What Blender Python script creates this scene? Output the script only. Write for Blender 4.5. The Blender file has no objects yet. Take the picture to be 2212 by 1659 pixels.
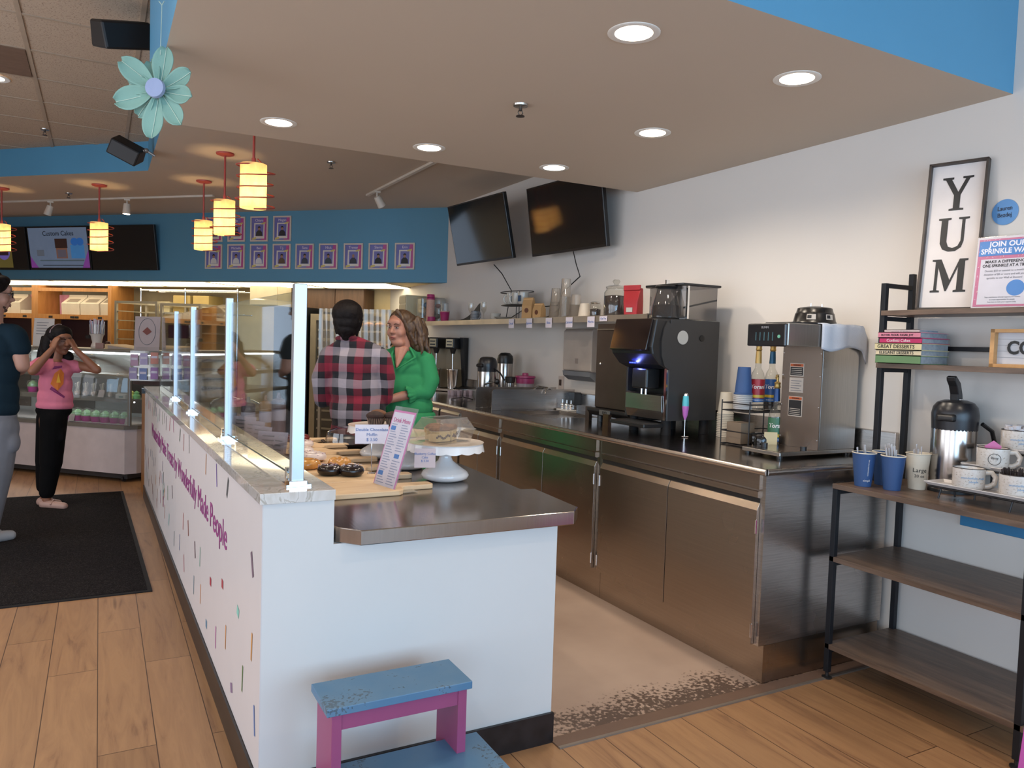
import bpy, math, random
from mathutils import Vector, Matrix, Euler
rnd = random.Random(7)
sc = bpy.context.scene
PI = math.pi

# ---------------- camera ----------------
cd = bpy.data.cameras.new('camera'); cam = bpy.data.objects.new('camera', cd)
sc.collection.objects.link(cam); sc.camera = cam
cd.sensor_width = 36; cd.lens = 36 * 1645 / 2212; cd.clip_start = 0.02; cd.clip_end = 100
_R = Matrix(((0.879, -0.005, -0.477), (-0.476, 0.059, -0.878), (0.032, 0.998, 0.050)))
_q = _R.to_quaternion(); _q.normalize()
cam.matrix_world = Matrix.Translation((0, 0, 1.45)) @ _q.to_matrix().to_4x4()

# ---------------- view, world ----------------
vs = sc.view_settings
vs.view_transform = 'Standard'; vs.look = 'None'; vs.gamma = 1; vs.use_curve_mapping = False
vs.exposure = 0.0
sc.cycles.use_denoising = True
sc.cycles.max_bounces = 8; sc.cycles.transparent_max_bounces = 24
sc.cycles.sample_clamp_indirect = 6
wd = bpy.data.worlds.new('world'); sc.world = wd; wd.use_nodes = True
wd.node_tree.nodes['Background'].inputs[0].default_value = (0.62, 0.78, 1.0, 1)
wd.node_tree.nodes['Background'].inputs[1].default_value = 1.2

def area(name, loc, rot, sx, sy, power, color):
    l = bpy.data.lights.new(name, 'AREA'); l.shape = 'RECTANGLE'; l.size = sx; l.size_y = sy
    l.energy = power; l.color = color
    o = bpy.data.objects.new(name, l); o.location = loc; o.rotation_euler = rot; sc.collection.objects.link(o)
    return o
# daylight area lights at assumed, unseen shop windows behind and left of the camera
for i, x in enumerate((-2.0, 0.4, 2.4)):
    area('assumed_window_light', (x, -3.45, 1.55), (PI/2, 0, 0), 1.9, 2.3, 80, (0.42, 0.70, 1.0))
for y in (-1.0, 2.1, 5.0):
    area('assumed_window_light', (-3.1, y, 1.5), (PI/2, 0, -PI/2), 2.4, 2.2, 44, (0.95, 0.95, 1.0))  # added out of view to brighten the sprinkle front; side windows are assumed

# ---------------- mesh builder ----------------
class MB:
    def __init__(s): s.v = []; s.f = []; s.m = []; s.mi = 0; s.T = None
    def add(s, vs_, fs):
        n = len(s.v)
        if s.T is not None: vs_ = [tuple(s.T @ Vector(p)) for p in vs_]
        s.v += [tuple(p) for p in vs_]
        for f in fs: s.f.append([n + i for i in f]); s.m.append(s.mi)
        return s
    def box(s, a, b):
        x0, y0, z0 = a; x1, y1, z1 = b
        return s.add([(x0,y0,z0),(x1,y0,z0),(x1,y1,z0),(x0,y1,z0),(x0,y0,z1),(x1,y0,z1),(x1,y1,z1),(x0,y1,z1)],
            [(0,3,2,1),(4,5,6,7),(0,1,5,4),(1,2,6,5),(2,3,7,6),(3,0,4,7)])
    def poly(s, pts, flip=False):
        r = list(range(len(pts)));
        return s.add(pts, [r[::-1] if flip else r])
    def prism(s, p2, z0, z1, ax='z'):
        # outline p2 (counter-clockwise) extruded along an axis
        n = len(p2)
        def g(p, h): return {'z': (p[0], p[1], h), 'y': (p[0], h, p[1]), 'x': (h, p[0], p[1])}[ax]
        V = [g(p, z0) for p in p2] + [g(p, z1) for p in p2]
        F = [tuple(range(n))[::-1], tuple(range(n, 2*n))] + [(i, (i+1) % n, n+(i+1) % n, n+i) for i in range(n)]
        if ax == 'y': F = [f[::-1] for f in F]
        return s.add(V, F)
    def lathe(s, prof, c=(0,0,0), n=24, cap0=True, cap1=True, sx=1, sy=1, a0=0, wave=None):
        V = []; F = []; k = len(prof)
        for j, (r, z) in enumerate(prof):
            for i in range(n):
                a = a0 + 2*PI*i/n; rr = r; zz = z
                if wave: rr, zz = wave(j, a, r, z)
                V.append((c[0]+rr*sx*math.cos(a), c[1]+rr*sy*math.sin(a), c[2]+zz))
        for j in range(k-1):
            for i in range(n):
                F.append((j*n+i, j*n+(i+1) % n, (j+1)*n+(i+1) % n, (j+1)*n+i))
        if cap0: F.append(tuple(range(n))[::-1])
        if cap1: F.append(tuple(range((k-1)*n, k*n)))
        return s.add(V, F)
    def cyl(s, p0, p1, r0, r1=None, n=16):
        r1 = r0 if r1 is None else r1
        return s.tube([p0, p1], [r0, r1], n)
    def tube(s, pts, r, n=8, closed=False, flat=None):
        P = [Vector(p) for p in pts]; k = len(P)
        if not isinstance(r, (list, tuple)): r = [r]*k
        V = []; F = []; up = None
        for i, p in enumerate(P):
            if closed: d = P[(i+1) % k] - P[i-1]
            else: d = P[min(i+1, k-1)] - P[max(i-1, 0)]
            d = d.normalized() if d.length > 1e-9 else Vector((0,0,1))
            if up is None: up = Vector((0,0,1)) if abs(d.z) < .9 else Vector((0,1,0))
            a = up.cross(d)
            if a.length < 1e-6: a = Vector((1,0,0)).cross(d)
            a.normalize(); b = d.cross(a).normalized(); up = b
            for j in range(n):
                t = 2*PI*j/n
                fl = flat if flat else 1
                V.append(p + a*math.cos(t)*r[i] + b*math.sin(t)*r[i]*fl)
        m = k if closed else k-1
        for i in range(m):
            i2 = (i+1) % k
            for j in range(n): F.append((i*n+j, i*n+(j+1) % n, i2*n+(j+1) % n, i2*n+j))
        if not closed: F += [tuple(range(n))[::-1], tuple(range((k-1)*n, k*n))]
        return s.add(V, F)
    def ball(s, c, r, n=16, m=10, sx=1, sy=1, sz=1):
        prof = [(max(r*math.sin(PI*j/m), 1e-4), -r*math.cos(PI*j/m)*sz) for j in range(m+1)]
        return s.lathe(prof, c, n, sx=sx, sy=sy)
    def torus(s, c, R, r, n=24, m=10, sz=1, bump=None):
        V = []; F = []
        for i in range(n):
            a = 2*PI*i/n
            for j in range(m):
                t = 2*PI*j/m; rr = R + r*math.cos(t); z = r*math.sin(t)*sz
                if bump: z += bump(a, t)*1.0
                V.append((c[0]+rr*math.cos(a), c[1]+rr*math.sin(a), c[2]+z))
        for i in range(n):
            for j in range(m): F.append((i*m+j, ((i+1) % n)*m+j, ((i+1) % n)*m+(j+1) % m, i*m+(j+1) % m))
        return s.add(V, F)
    def build(s, name, mats, parent=None, bevel=0, smooth=30, solid=0, world=False, kind=None, off=None):
        me = bpy.data.meshes.new(name)
        V = s.v
        if world and parent is not None:
            inv = Matrix.LocRotScale(parent.location, parent.rotation_euler, parent.scale).inverted()
            V = [tuple(inv @ Vector(p)) for p in V]
        me.from_pydata(V, [], s.f)
        if not isinstance(mats, (list, tuple)): mats = [mats]
        for m in mats: me.materials.append(m)
        if len(mats) > 1: me.polygons.foreach_set('material_index', s.m)
        if smooth:
            me.polygons.foreach_set('use_smooth', [True]*len(me.polygons))
            me.set_sharp_from_angle(angle=math.radians(smooth))
        me.update()
        o = bpy.data.objects.new(name, me); sc.collection.objects.link(o)
        if parent is not None: o.parent = parent
        if bevel:
            b = o.modifiers.new('bevel', 'BEVEL'); b.width = bevel; b.segments = 2; b.limit_method = 'ANGLE'; b.angle_limit = math.radians(40)
        if solid:
            b = o.modifiers.new('solid', 'SOLIDIFY'); b.thickness = solid
        if kind: o['kind'] = kind
        return o

def thing(name, label, cat, loc=(0,0,0), rz=0, group=None):
    o = bpy.data.objects.new(name, None); sc.collection.objects.link(o)
    o.location = loc; o.rotation_euler = (0, 0, rz); o.empty_display_size = .05
    o['label'] = label; o['category'] = cat
    if group: o['group'] = group
    return o
def tag(o, label, cat, group=None, kind=None):
    o['label'] = label; o['category'] = cat
    if group: o['group'] = group
    if kind: o['kind'] = kind
    return o
def place(o, loc, rz=0): o.location = loc; o.rotation_euler = (0, 0, rz); return o
def dup(root, loc, rz=None, label=None, group=None):
    r = root.copy(); sc.collection.objects.link(r); r.location = loc
    if rz is not None: r.rotation_euler = (root.rotation_euler[0], root.rotation_euler[1], rz)
    if label: r['label'] = label
    if group: r['group'] = group
    for ch in list(root.children):
        c = ch.copy(); sc.collection.objects.link(c); c.parent = r
        for g in ch.children:
            d = g.copy(); sc.collection.objects.link(d); d.parent = c
    return r
def empty_mat(o, rot=None):
    if rot: o.rotation_euler = rot
    return o

# ---------------- materials ----------------
def lin(h):
    h = h.lstrip('#'); r = [int(h[i:i+2], 16)/255 for i in (0, 2, 4)]
    return tuple((x/12.92 if x <= .04045 else ((x+.055)/1.055)**2.4) for x in r)
class NT:
    def __init__(s, name):
        s.mat = bpy.data.materials.new(name); s.mat.use_nodes = True
        s.t = s.mat.node_tree; s.b = s.t.nodes['Principled BSDF']; s.out = s.t.nodes['Material Output']
    def n(s, typ, **kw):
        x = s.t.nodes.new(typ)
        for k, v in kw.items():
            if k.startswith('i_'):
                key = k[2:]; key = int(key) if key.isdigit() else key
                x.inputs[key].default_value = v
            else: setattr(x, k, v)
        return x
    def l(s, a, b): s.t.links.new(a, b)
    def coord(s, scale=(1,1,1), rot=(0,0,0), kind='Object'):
        tc = s.n('ShaderNodeTexCoord'); mp = s.n('ShaderNodeMapping')
        mp.inputs['Scale'].default_value = scale; mp.inputs['Rotation'].default_value = rot
        s.l(tc.outputs[kind], mp.inputs[0]); return mp.outputs[0]
    def ramp(s, fac, stops, interp='LINEAR'):
        r = s.n('ShaderNodeValToRGB'); r.color_ramp.interpolation = interp
        e = r.color_ramp.elements
        while len(e) < len(stops): e.new(0.5)
        for k, (p, c) in enumerate(stops): e[k].position = p; e[k].color = (*c, 1) if len(c) == 3 else c
        s.l(fac, r.inputs[0]); return r.outputs[0]
    def mix(s, fac, a, b, mode='MIX'):
        m = s.n('ShaderNodeMix', data_type='RGBA', blend_type=mode)
        for val, sock in ((fac, 0), (a, 6), (b, 7)):
            if hasattr(val, 'links'): s.l(val, m.inputs[sock])
            else: m.inputs[sock].default_value = (*val, 1) if isinstance(val, tuple) else val
        return m.outputs[2]
    def bump(s, h, strength=.2, dist=.01):
        b = s.n('ShaderNodeBump'); b.inputs['Strength'].default_value = strength; b.inputs['Distance'].default_value = dist
        s.l(h, b.inputs['Height']); s.l(b.outputs[0], s.b.inputs['Normal']); return b
MATS = {}
def M(name, col=(.8,.8,.8), rough=.5, metal=0, var=.06, spec=None, scale=8, bump=0, emit=None, es=0, trans=0, alpha=1, coat=0, sss=0, sheen=0, ior=None, bscale=None):
    if name in MATS: return MATS[name]
    if isinstance(col, str): col = lin(col)
    t = NT(name); b = t.b
    co = t.coord()
    nz = t.n('ShaderNodeTexNoise', i_Scale=scale, i_Detail=3.0); t.l(co, nz.inputs['Vector'])
    lo = tuple(max(0, c*(1-var)) for c in col); hi = tuple(min(1, c*(1+var)) for c in col)
    t.l(t.ramp(nz.outputs[0], [(.3, lo), (.7, hi)]), b.inputs['Base Color'])
    b.inputs['Roughness'].default_value = rough; b.inputs['Metallic'].default_value = metal
    if bump:
        nb = t.n('ShaderNodeTexNoise', i_Scale=bscale or scale*12, i_Detail=4.0); t.l(co, nb.inputs['Vector']); t.bump(nb.outputs[0], bump, .004)
    if emit is not None:
        e = lin(emit) if isinstance(emit, str) else emit
        b.inputs['Emission Color'].default_value = (*e, 1); b.inputs['Emission Strength'].default_value = es
    if spec is not None: b.inputs['Specular IOR Level'].default_value = spec
    if trans: b.inputs['Transmission Weight'].default_value = trans
    if ior: b.inputs['IOR'].default_value = ior
    if alpha < 1: b.inputs['Alpha'].default_value = alpha
    if coat: b.inputs['Coat Weight'].default_value = coat; b.inputs['Coat Roughness'].default_value = .08
    if sss: b.inputs['Subsurface Weight'].default_value = sss; b.inputs['Subsurface Radius'].default_value = (.02, .008, .004); b.inputs['Subsurface Scale'].default_value = .3
    if sheen: b.inputs['Sheen Weight'].default_value = sheen
    MATS[name] = t.mat; return t.mat
def steel(name, col, rough=.28, ax=(1, 1, 60), streak=.12, bmp=.03, big=.0):
    if name in MATS: return MATS[name]
    if isinstance(col, str): col = lin(col)
    t = NT(name); b = t.b; co = t.coord(ax)
    nz = t.n('ShaderNodeTexNoise', i_Scale=6.0, i_Detail=5.0); t.l(co, nz.inputs['Vector'])
    t.l(t.ramp(nz.outputs[0], [(.3, tuple(c*(1-streak) for c in col)), (.7, tuple(min(1, c*(1+streak)) for c in col))]), b.inputs['Base Color'])
    r = t.n('ShaderNodeMapRange'); r.inputs['To Min'].default_value = rough*.75; r.inputs['To Max'].default_value = rough*1.3
    co2 = t.coord(); n2 = t.n('ShaderNodeTexNoise', i_Scale=3.0, i_Detail=3.0); t.l(co2, n2.inputs['Vector'])
    t.l(n2.outputs[0], r.inputs['Value']); t.l(r.outputs[0], b.inputs['Roughness'])
    b.inputs['Metallic'].default_value = 1
    if bmp:
        m3 = t.n('ShaderNodeMath', operation='MULTIPLY'); m3.inputs[1].default_value = .5; t.l(nz.outputs[0], m3.inputs[0])
        m4 = t.n('ShaderNodeMath', operation='MULTIPLY_ADD'); m4.inputs[1].default_value = big; t.l(n2.outputs[0], m4.inputs[0]); t.l(m3.outputs[0], m4.inputs[2])
        t.bump(m4.outputs[0], bmp, .02)
    MATS[name] = t.mat; return t.mat
def glassy(name, tint=(1,1,1), refl=1.0, rough=.02, dens=0.0, dcol=(.5,.5,.5)):
    """thin clear sheet: mirror reflection by fresnel over a clear, slightly tinted body"""
    if name in MATS: return MATS[name]
    t = NT(name); t.t.nodes.remove(t.b)
    tr = t.n('ShaderNodeBsdfTransparent'); tr.inputs[0].default_value = (*tint, 1)
    gl = t.n('ShaderNodeBsdfGlossy'); gl.inputs['Roughness'].default_value = rough
    fr = t.n("ShaderNodeFresnel"); gm = t.n("ShaderNodeNewGeometry"); mq = t.n("ShaderNodeMapRange"); mq.inputs["To Min"].default_value = 1.5; mq.inputs["To Max"].default_value = 1/1.5; t.l(gm.outputs["Backfacing"], mq.inputs["Value"]); t.l(mq.outputs[0], fr.inputs[0])
    nz = t.n('ShaderNodeTexNoise', i_Scale=2.5); t.l(t.coord(), nz.inputs['Vector'])
    mr = t.n('ShaderNodeMapRange'); mr.inputs['To Min'].default_value = refl*.85; mr.inputs['To Max'].default_value = refl*1.15; t.l(nz.outputs[0], mr.inputs['Value'])
    mm = t.n('ShaderNodeMath', operation='MULTIPLY', use_clamp=True); t.l(fr.outputs[0], mm.inputs[0]); t.l(mr.outputs[0], mm.inputs[1])
    mx = t.n('ShaderNodeMixShader'); t.l(mm.outputs[0], mx.inputs[0])
    last = tr.outputs[0]
    if dens:
        df = t.n('ShaderNodeBsdfDiffuse'); df.inputs[0].default_value = (*dcol, 1)
        m2 = t.n('ShaderNodeMixShader'); m2.inputs[0].default_value = dens; t.l(last, m2.inputs[1]); t.l(df.outputs[0], m2.inputs[2]); last = m2.outputs[0]
    t.l(last, mx.inputs[1]); t.l(gl.outputs[0], mx.inputs[2]); t.l(mx.outputs[0], t.out.inputs[0])
    MATS[name] = t.mat; return t.mat

def text(s_, size, mat, parent, loc, rot, name='lettering', ext=.0006, align='CENTER', sx=1.0, shear=0, bold=0, space=1.0, spacing=1.0, world=True):
    cu = bpy.data.curves.new('t', 'FONT'); cu.body = s_; cu.size = size; cu.extrude = ext; cu.align_x = align; cu.align_y = 'CENTER'
    cu.shear = shear; cu.offset = bold; cu.resolution_u = 3; cu.space_line = space; cu.space_character = spacing
    ob = bpy.data.objects.new('t', cu)
    me = bpy.data.meshes.new_from_object(ob)
    me.name = name
    bpy.data.objects.remove(ob); bpy.data.curves.remove(cu)
    me.materials.clear(); me.materials.append(mat)
    if sx != 1.0:
        for v in me.vertices: v.co.x *= sx
    o = bpy.data.objects.new(name, me); sc.collection.objects.link(o)
    mw = Matrix.Translation(loc) @ (rot if isinstance(rot, Matrix) else Euler(rot).to_matrix().to_4x4())
    if parent is not None:
        o.parent = parent
        if world: mw = Matrix.LocRotScale(parent.location, parent.rotation_euler, parent.scale).inverted() @ mw
    o.matrix_local = mw if parent is not None else mw
    if parent is None: o.matrix_world = mw
    return o
def basis(xa, ya, za):
    return Matrix((xa, ya, za)).transposed().to_4x4()
FACE_MY = basis(Vector((1,0,0)), Vector((0,0,1)), Vector((0,-1,0)))     # lettering on a face looking to -y
FACE_MX = basis(Vector((0,-1,0)), Vector((0,0,1)), Vector((-1,0,0)))    # lettering on a face looking to -x
_s = math.sqrt(.5)
FACE_DG = basis(Vector((_s,-_s,0)), Vector((0,0,1)), Vector((-_s,-_s,0)))  # on the diagonal wall
DG = -PI/4
def D(u, w, z=0): return (u*_s + w*_s, -u*_s + w*_s, z)

white_paint = M('white_paint', '#cfccc8', .55, var=.02, scale=2, bump=.03, bscale=60)
wall_paint = M('wall_paint', '#d8d2cb', .6, var=.015, scale=1.5, bump=.04, bscale=80)
ceil_paint = M('ceiling_paint', '#c4b5a4', .75, var=.015, scale=1)
blue_paint = M('blue_paint', '#5492b4', .55, var=.03, scale=2)
black = M('black_plastic', (.012,.012,.013), .35, var=.2)
blackmat = M('black_rubber', (.012,.011,.011), .6, var=.2, spec=.2)
darkmetal = M('dark_powder_coat', (.010,.011,.014), .42, var=.15, spec=.3)
ss = steel('stainless_brushed', (.44,.37,.31), .25, (1, .4, 30), .05, 0)
ss_top = steel('stainless_top', (.37,.32,.285), .16, (30, 1, 1), .06, .012, big=1.5)
ss_plain = steel('stainless_plain', (.55,.52,.50), .26, (1, 1, 40))
chrome = M('chrome', (.8,.8,.8), .08, 1, var=.02)
alu = M('aluminium', (.50,.53,.57), .38, 1, var=.04)
glass = glassy('clear_glass', (.97,.985,.98), 1.0)
plastic_clear = glassy('clear_plastic', (.93,.94,.93), 1.6, .08, .10, (.75,.75,.75))
walnut = None
def woodmat(name, c1, c2, ax=(14, 1, 14), rough=.45, sc_=3.0, knots=True):
    if name in MATS: return MATS[name]
    t = NT(name); co = t.coord(ax)
    nz = t.n('ShaderNodeTexNoise', i_Scale=sc_, i_Detail=8.0, i_Roughness=.65, i_Distortion=.6); t.l(co, nz.inputs['Vector'])
    c = t.ramp(nz.outputs[0], [(.28, lin(c1)), (.5, tuple((a+b)/2 for a, b in zip(lin(c1), lin(c2)))), (.72, lin(c2))])
    t.l(c, t.b.inputs['Base Color']); t.b.inputs['Roughness'].default_value = rough
    t.bump(nz.outputs[0], .08, .003); MATS[name] = t.mat; return t.mat
walnut = woodmat('walnut_board', '#47382f', '#76604f', (10, 1, 10), .4)
orangewood = woodmat('honey_wood', '#8f5e30', '#aa7640', (8, 8, 1), .45)
darkwood = woodmat('brown_laminate', '#442e20', '#5e4330', (10, 10, 1), .5)
boardwood = woodmat('maple_board', '#cba67c', '#e3c9a6', (1.5, 14, 14), .5)
lightwood = woodmat('pine_frame', '#b88650', '#d0a26c', (4, 4, 4), .5)

# ---------------- structure ----------------
def struct(name, mb, mat, smooth=0, bevel=0):
    o = mb.build(name, mat, None, smooth=smooth, bevel=bevel); o['kind'] = 'structure'; return o
XW, ZN, ZF, ZT, ZK, KB = 3.38, 2.578, 2.953, 3.22, 2.127, 11.19
XL, YB = -3.2, -3.5

# floor boards
t = NT('oak_planks'); co = t.coord((1,1,1), (0,0,PI/2))
br = t.n('ShaderNodeTexBrick'); t.l(co, br.inputs['Vector'])
br.offset = .37; br.offset_frequency = 2
for k, v in (('Scale', 1.0), ('Mortar Size', .0018), ('Mortar Smooth', .1), ('Bias', 0.0), ('Brick Width', 1.22), ('Row Height', .185)): br.inputs[k].default_value = v
br.inputs['Color1'].default_value = (0, 0, 0, 1); br.inputs['Color2'].default_value = (1, 1, 1, 1); br.inputs['Mortar'].default_value = (.5, .5, .5, 1)
co2 = t.coord((9, .9, 1))
mulv = t.n('ShaderNodeVectorMath', operation='ADD')
sclv = t.n('ShaderNodeVectorMath', operation='SCALE'); sclv.inputs['Scale'].default_value = 17.0
t.l(br.outputs['Color'], sclv.inputs[0]); t.l(co2, mulv.inputs[0]); t.l(sclv.outputs[0], mulv.inputs[1])
g1 = t.n('ShaderNodeTexNoise', i_Scale=1.7, i_Detail=9.0, i_Roughness=.62, i_Distortion=1.3); t.l(mulv.outputs[0], g1.inputs['Vector'])
base = t.ramp(g1.outputs[0], [(.25, lin('#75523a')), (.42, lin('#9c7451')), (.6, lin('#a98059')), (.8, lin('#94694a'))])
kn = t.n('ShaderNodeTexVoronoi', i_Scale=.8); t.l(mulv.outputs[0], kn.inputs['Vector'])
kr = t.ramp(kn.outputs['Distance'], [(.03, (1,1,1)), (.10, (0,0,0))])
base = t.mix(kr, base, lin('#5b3c26'))
tint = t.ramp(br.outputs['Color'], [(0, (.84,.83,.82)), (1, (1.0,1.0,1.0))])
base = t.mix(1.0, base, tint, 'MULTIPLY')
base = t.mix(br.outputs['Fac'], base, lin('#4b3323'))
t.l(base, t.b.inputs['Base Color']); t.b.inputs['Roughness'].default_value = .42
t.bump(g1.outputs[0], .06, .004)
oak = t.mat
struct('floor', MB().box((XL, YB, -.1), (XW, 14.6, 0)), oak)
# worn beige kitchen floor
t = NT('beige_kitchen_floor'); co = t.coord()
n1 = t.n('ShaderNodeTexNoise', i_Scale=1.6, i_Detail=5.0); t.l(co, n1.inputs['Vector'])
c = t.ramp(n1.outputs[0], [(.3, lin('#a08878')), (.7, lin('#b79f8e'))])
n2 = t.n('ShaderNodeTexNoise', i_Scale=55.0, i_Detail=6.0); t.l(co, n2.inputs['Vector'])
n3 = t.n('ShaderNodeTexNoise', i_Scale=2.3, i_Detail=3.0); t.l(co, n3.inputs['Vector'])
sx = t.n('ShaderNodeSeparateXYZ'); t.l(co, sx.inputs[0])
yr = t.n('ShaderNodeMapRange'); yr.inputs['From Min'].default_value = 2.95; yr.inputs['From Max'].default_value = 2.33; t.l(sx.outputs[1], yr.inputs['Value'])
wear = t.n('ShaderNodeMath', operation='MULTIPLY'); t.l(yr.outputs[0], wear.inputs[0]); t.l(n3.outputs[0], wear.inputs[1])
w2 = t.n('ShaderNodeMath', operation='MULTIPLY'); t.l(wear.outputs[0], w2.inputs[0]); t.l(n2.outputs[0], w2.inputs[1])
wm = t.ramp(w2.outputs[0], [(.22, (0,0,0)), (.27, (1,1,1))])
c = t.mix(wm, c, lin('#59473d'))
t.l(c, t.b.inputs['Base Color']); t.b.inputs['Roughness'].default_value = .5
struct('floor_kitchen', MB().prism([(.64, 2.33), (XW, 2.33), (XW, 7.9), (.64, 12.0)], 0.0, .003), t.mat)
struct('trim_1', MB().prism([(1.47, 2.255), (XW, 2.255), (XW, 2.268), (1.47, 2.268)], 0, .006), M('strip_edge', '#8d8378', .4, .5))
struct('trim_2', MB().prism([(1.47, 2.268), (XW, 2.268), (XW, 2.332), (1.47, 2.332)], 0, .005), M('threshold_brown', '#6d5547', .5))

# walls
struct('wall_right', MB().box((XW, YB, 0), (XW+.12, 10.6, 3.4)), wall_paint)
w = MB()
for x0, x1 in ((XL-.12, -2.95), (-1.05, -.55), (1.35, 1.45), (3.35, XW+.12)): w.box((x0, YB-.15, 0), (x1, YB, ZT))
w.box((XL, YB-.15, 0), (XW, YB, .35)); w.box((XL, YB-.15, 2.75), (XW, YB, ZT))
struct('wall_front', w, wall_paint)  # out of view; its window openings are assumed
w = MB(); w.box((XL-.12, YB, 0), (XL, -2.3, ZT)); w.box((XL-.12, 6.3, 0), (XL, 14.6, ZT)); w.box((XL-.12, -2.3, 0), (XL, 6.3, .3)); w.box((XL-.12, -2.3, 2.7), (XL, 6.3, ZT))
for y in (.3, 3.35): w.box((XL-.12, y, .3), (XL, y+.25, 2.7))
struct('wall_left', w, wall_paint)  # unseen wall, openings assumed to match the added side lights
# diagonal bulkhead above the kitchen pass, blue
w = MB(); w.poly([(XW, KB-XW, ZK), (XL, KB-XL, ZK), (XL, KB-XL, ZF+.3), (XW, KB-XW, ZF+.3)], True)
w.poly([(XW, KB-XW+.16, ZK), (XL, KB-XL+.16, ZK), (XL, KB-XL+.16, ZF+.3), (XW, KB-XW+.16, ZF+.3)])
w.poly([(XW, KB-XW, ZK), (XL, KB-XL, ZK), (XL, KB-XL+.16, ZK), (XW, KB-XW+.16, ZK)])
struct('wall_bulkhead', w, M('blue_bulkhead', '#568aa4', .6, var=.03, scale=1))
struct('wall_back', MB().prism([(XW, 13.05-XW), (XW, 13.2-XW), (XL, 13.2-XL+1.2), (XL, 13.05-XL+1.2)], 0, 2.4), M('kitchen_wall', '#cdb98e', .6))
# ceilings
act = NT('acoustic_tile'); co = act.coord()
v = act.n('ShaderNodeTexNoise', i_Scale=110.0, i_Detail=3.0); act.l(co, v.inputs['Vector'])
act.l(act.ramp(v.outputs[0], [(.33, lin('#8a7462')), (.42, lin('#b8a38d')), (.8, lin('#bfaa94'))]), act.b.inputs['Base Color'])
act.b.inputs['Roughness'].default_value = .9; act.bump(v.outputs[0], .3, .004)
struct('ceiling', MB().box((XL, YB, ZT), (XW, 14.6, ZT+.1)), act.mat)
tb = MB(); tmat = M('ceiling_grid_paint', '#a99580', .6)
x = -.405 - .61*4
while x < XW:
    tb.box((x-.013, YB, ZT-.006), (x+.013, 11.5, ZT+.002)); x += .61
y = 5.17 - .62*14
while y < 11.5:
    tb.box((XL, y-.012, ZT-.005), (XW, y+.012, ZT+.002)); y += .62
struct('ceiling_grid', tb, tmat)
struct('ceiling_soffit', MB().prism([(.226, 1.885), (XW, 1.885), (XW, 4.44), (.30, 4.52), (.226, 4.52)], ZN, ZT), [ceil_paint])
o = bpy.data.objects['ceiling_soffit']; o.data.materials.append(blue_paint)
for p in o.data.polygons:
    if abs(p.normal.z) < .5 and (p.normal.y < -.5 or p.normal.x < -.5): p.material_index = 1
struct('ceiling_kitchen_front', MB().prism([(.39, 4.40), (XW, 4.40), (XW, KB-XW+.02), (XL, KB-XL+.02), (XL, 8.244-XL), (.387, 7.857)], ZF, ZT), [ceil_paint])
o = bpy.data.objects['ceiling_kitchen_front']; o.data.materials.append(blue_paint)
for p in o.data.polygons:
    if abs(p.normal.z) < .5 and p.normal.x < -.3: p.material_index = 1
struct('ceiling_back', MB().prism([(XW, KB-XW+.1), (XW, 13.4-XW), (XL, 14.3-XL), (XL, KB-XL+.1)], ZK+.012, ZK+.05), M('cream_ceiling', '#d6c79e', .7))
# lit fluorescent panels in the kitchen ceiling, right behind the bulkhead
lum = M('luminous_panel', '#fff6dc', .5, emit='#fff0cc', es=4.2)
fr = M('panel_frame', '#cfc6ae', .5)
W0 = KB*_s
for i in range(6):
    u1 = -3.95 - i*1.25; u0 = u1-1.2
    t_ = thing('ceiling_light', 'bright %s fluorescent ceiling panel behind the blue bulkhead' % ('rightmost', 'second from right', 'third from right', 'fourth from right', 'fifth from right', 'leftmost')[i], 'ceiling light', D((u0+u1)/2, W0+.55, ZK), DG, 'fluorescent panels over the kitchen')
    MB().box((-.6, -.40, 0), (.6, .40, .01)).build('diffuser', lum, t_, smooth=0)
    f = MB()
    for a, b in (((-.62,-.43,-.004), (.62,-.40,.012)), ((-.62,.40,-.004), (.62,.43,.012)), ((-.62,-.40,-.004), (-.6,.40,.012)), ((.6,-.40,-.004), (.62,.40,.012))): f.box(a, b)
    f.build('frame', fr, t_, smooth=0)

# ---------------- serving counter ----------------
def SX(y): return .432 - .072*(y-2.32)/5.13
YE = 7.45
ctr = thing('serving_counter', 'long white serving counter with colourful sprinkle front and purple lettering', 'counter', (.95, 2.32, 0))
b = MB()
b.prism([(SX(2.32), 2.32), (.645, 2.32), (.60, YE), (SX(YE), YE)], 0, .955)
b.prism([(.645, 2.32), (1.467, 2.32), (1.467, 4.5), (1.0, 4.5), (1.0, 7.2), (.645, 7.2)], 0, .815)
b.build('body', white_paint, ctr, world=True, smooth=0)
# scuffed front sheet
fs = MB().prism([(SX(2.3205)-.003, 2.3205), (SX(2.3205), 2.3205), (SX(YE), YE), (SX(YE)-.003, YE)], .115, .955)
fs.build('front_sheet', M('printed_sheet', '#cbc4c2', .4, var=.01), ctr, world=True, smooth=0)
b = MB(); b.prism([(SX(2.3)-.012, 2.308), (1.473, 2.308), (1.473, 2.3195), (SX(2.3)-.012, 2.3195)], 0, .112)
b.prism([(SX(2.31)-.012, 2.3195), (SX(2.31)-.0035, 2.3195), (SX(YE)-.0035, YE), (SX(YE)-.012, YE)], 0, .112)
b.build('kick_strip', M('black_cove_base', (.012,.010,.011), .33, var=.4, scale=20), ctr, world=True, smooth=0)
t = NT('polished_stone'); co = t.coord(); nz = t.n('ShaderNodeTexNoise', i_Scale=7.0, i_Detail=8.0, i_Distortion=1.8); t.l(co, nz.inputs['Vector'])
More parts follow.
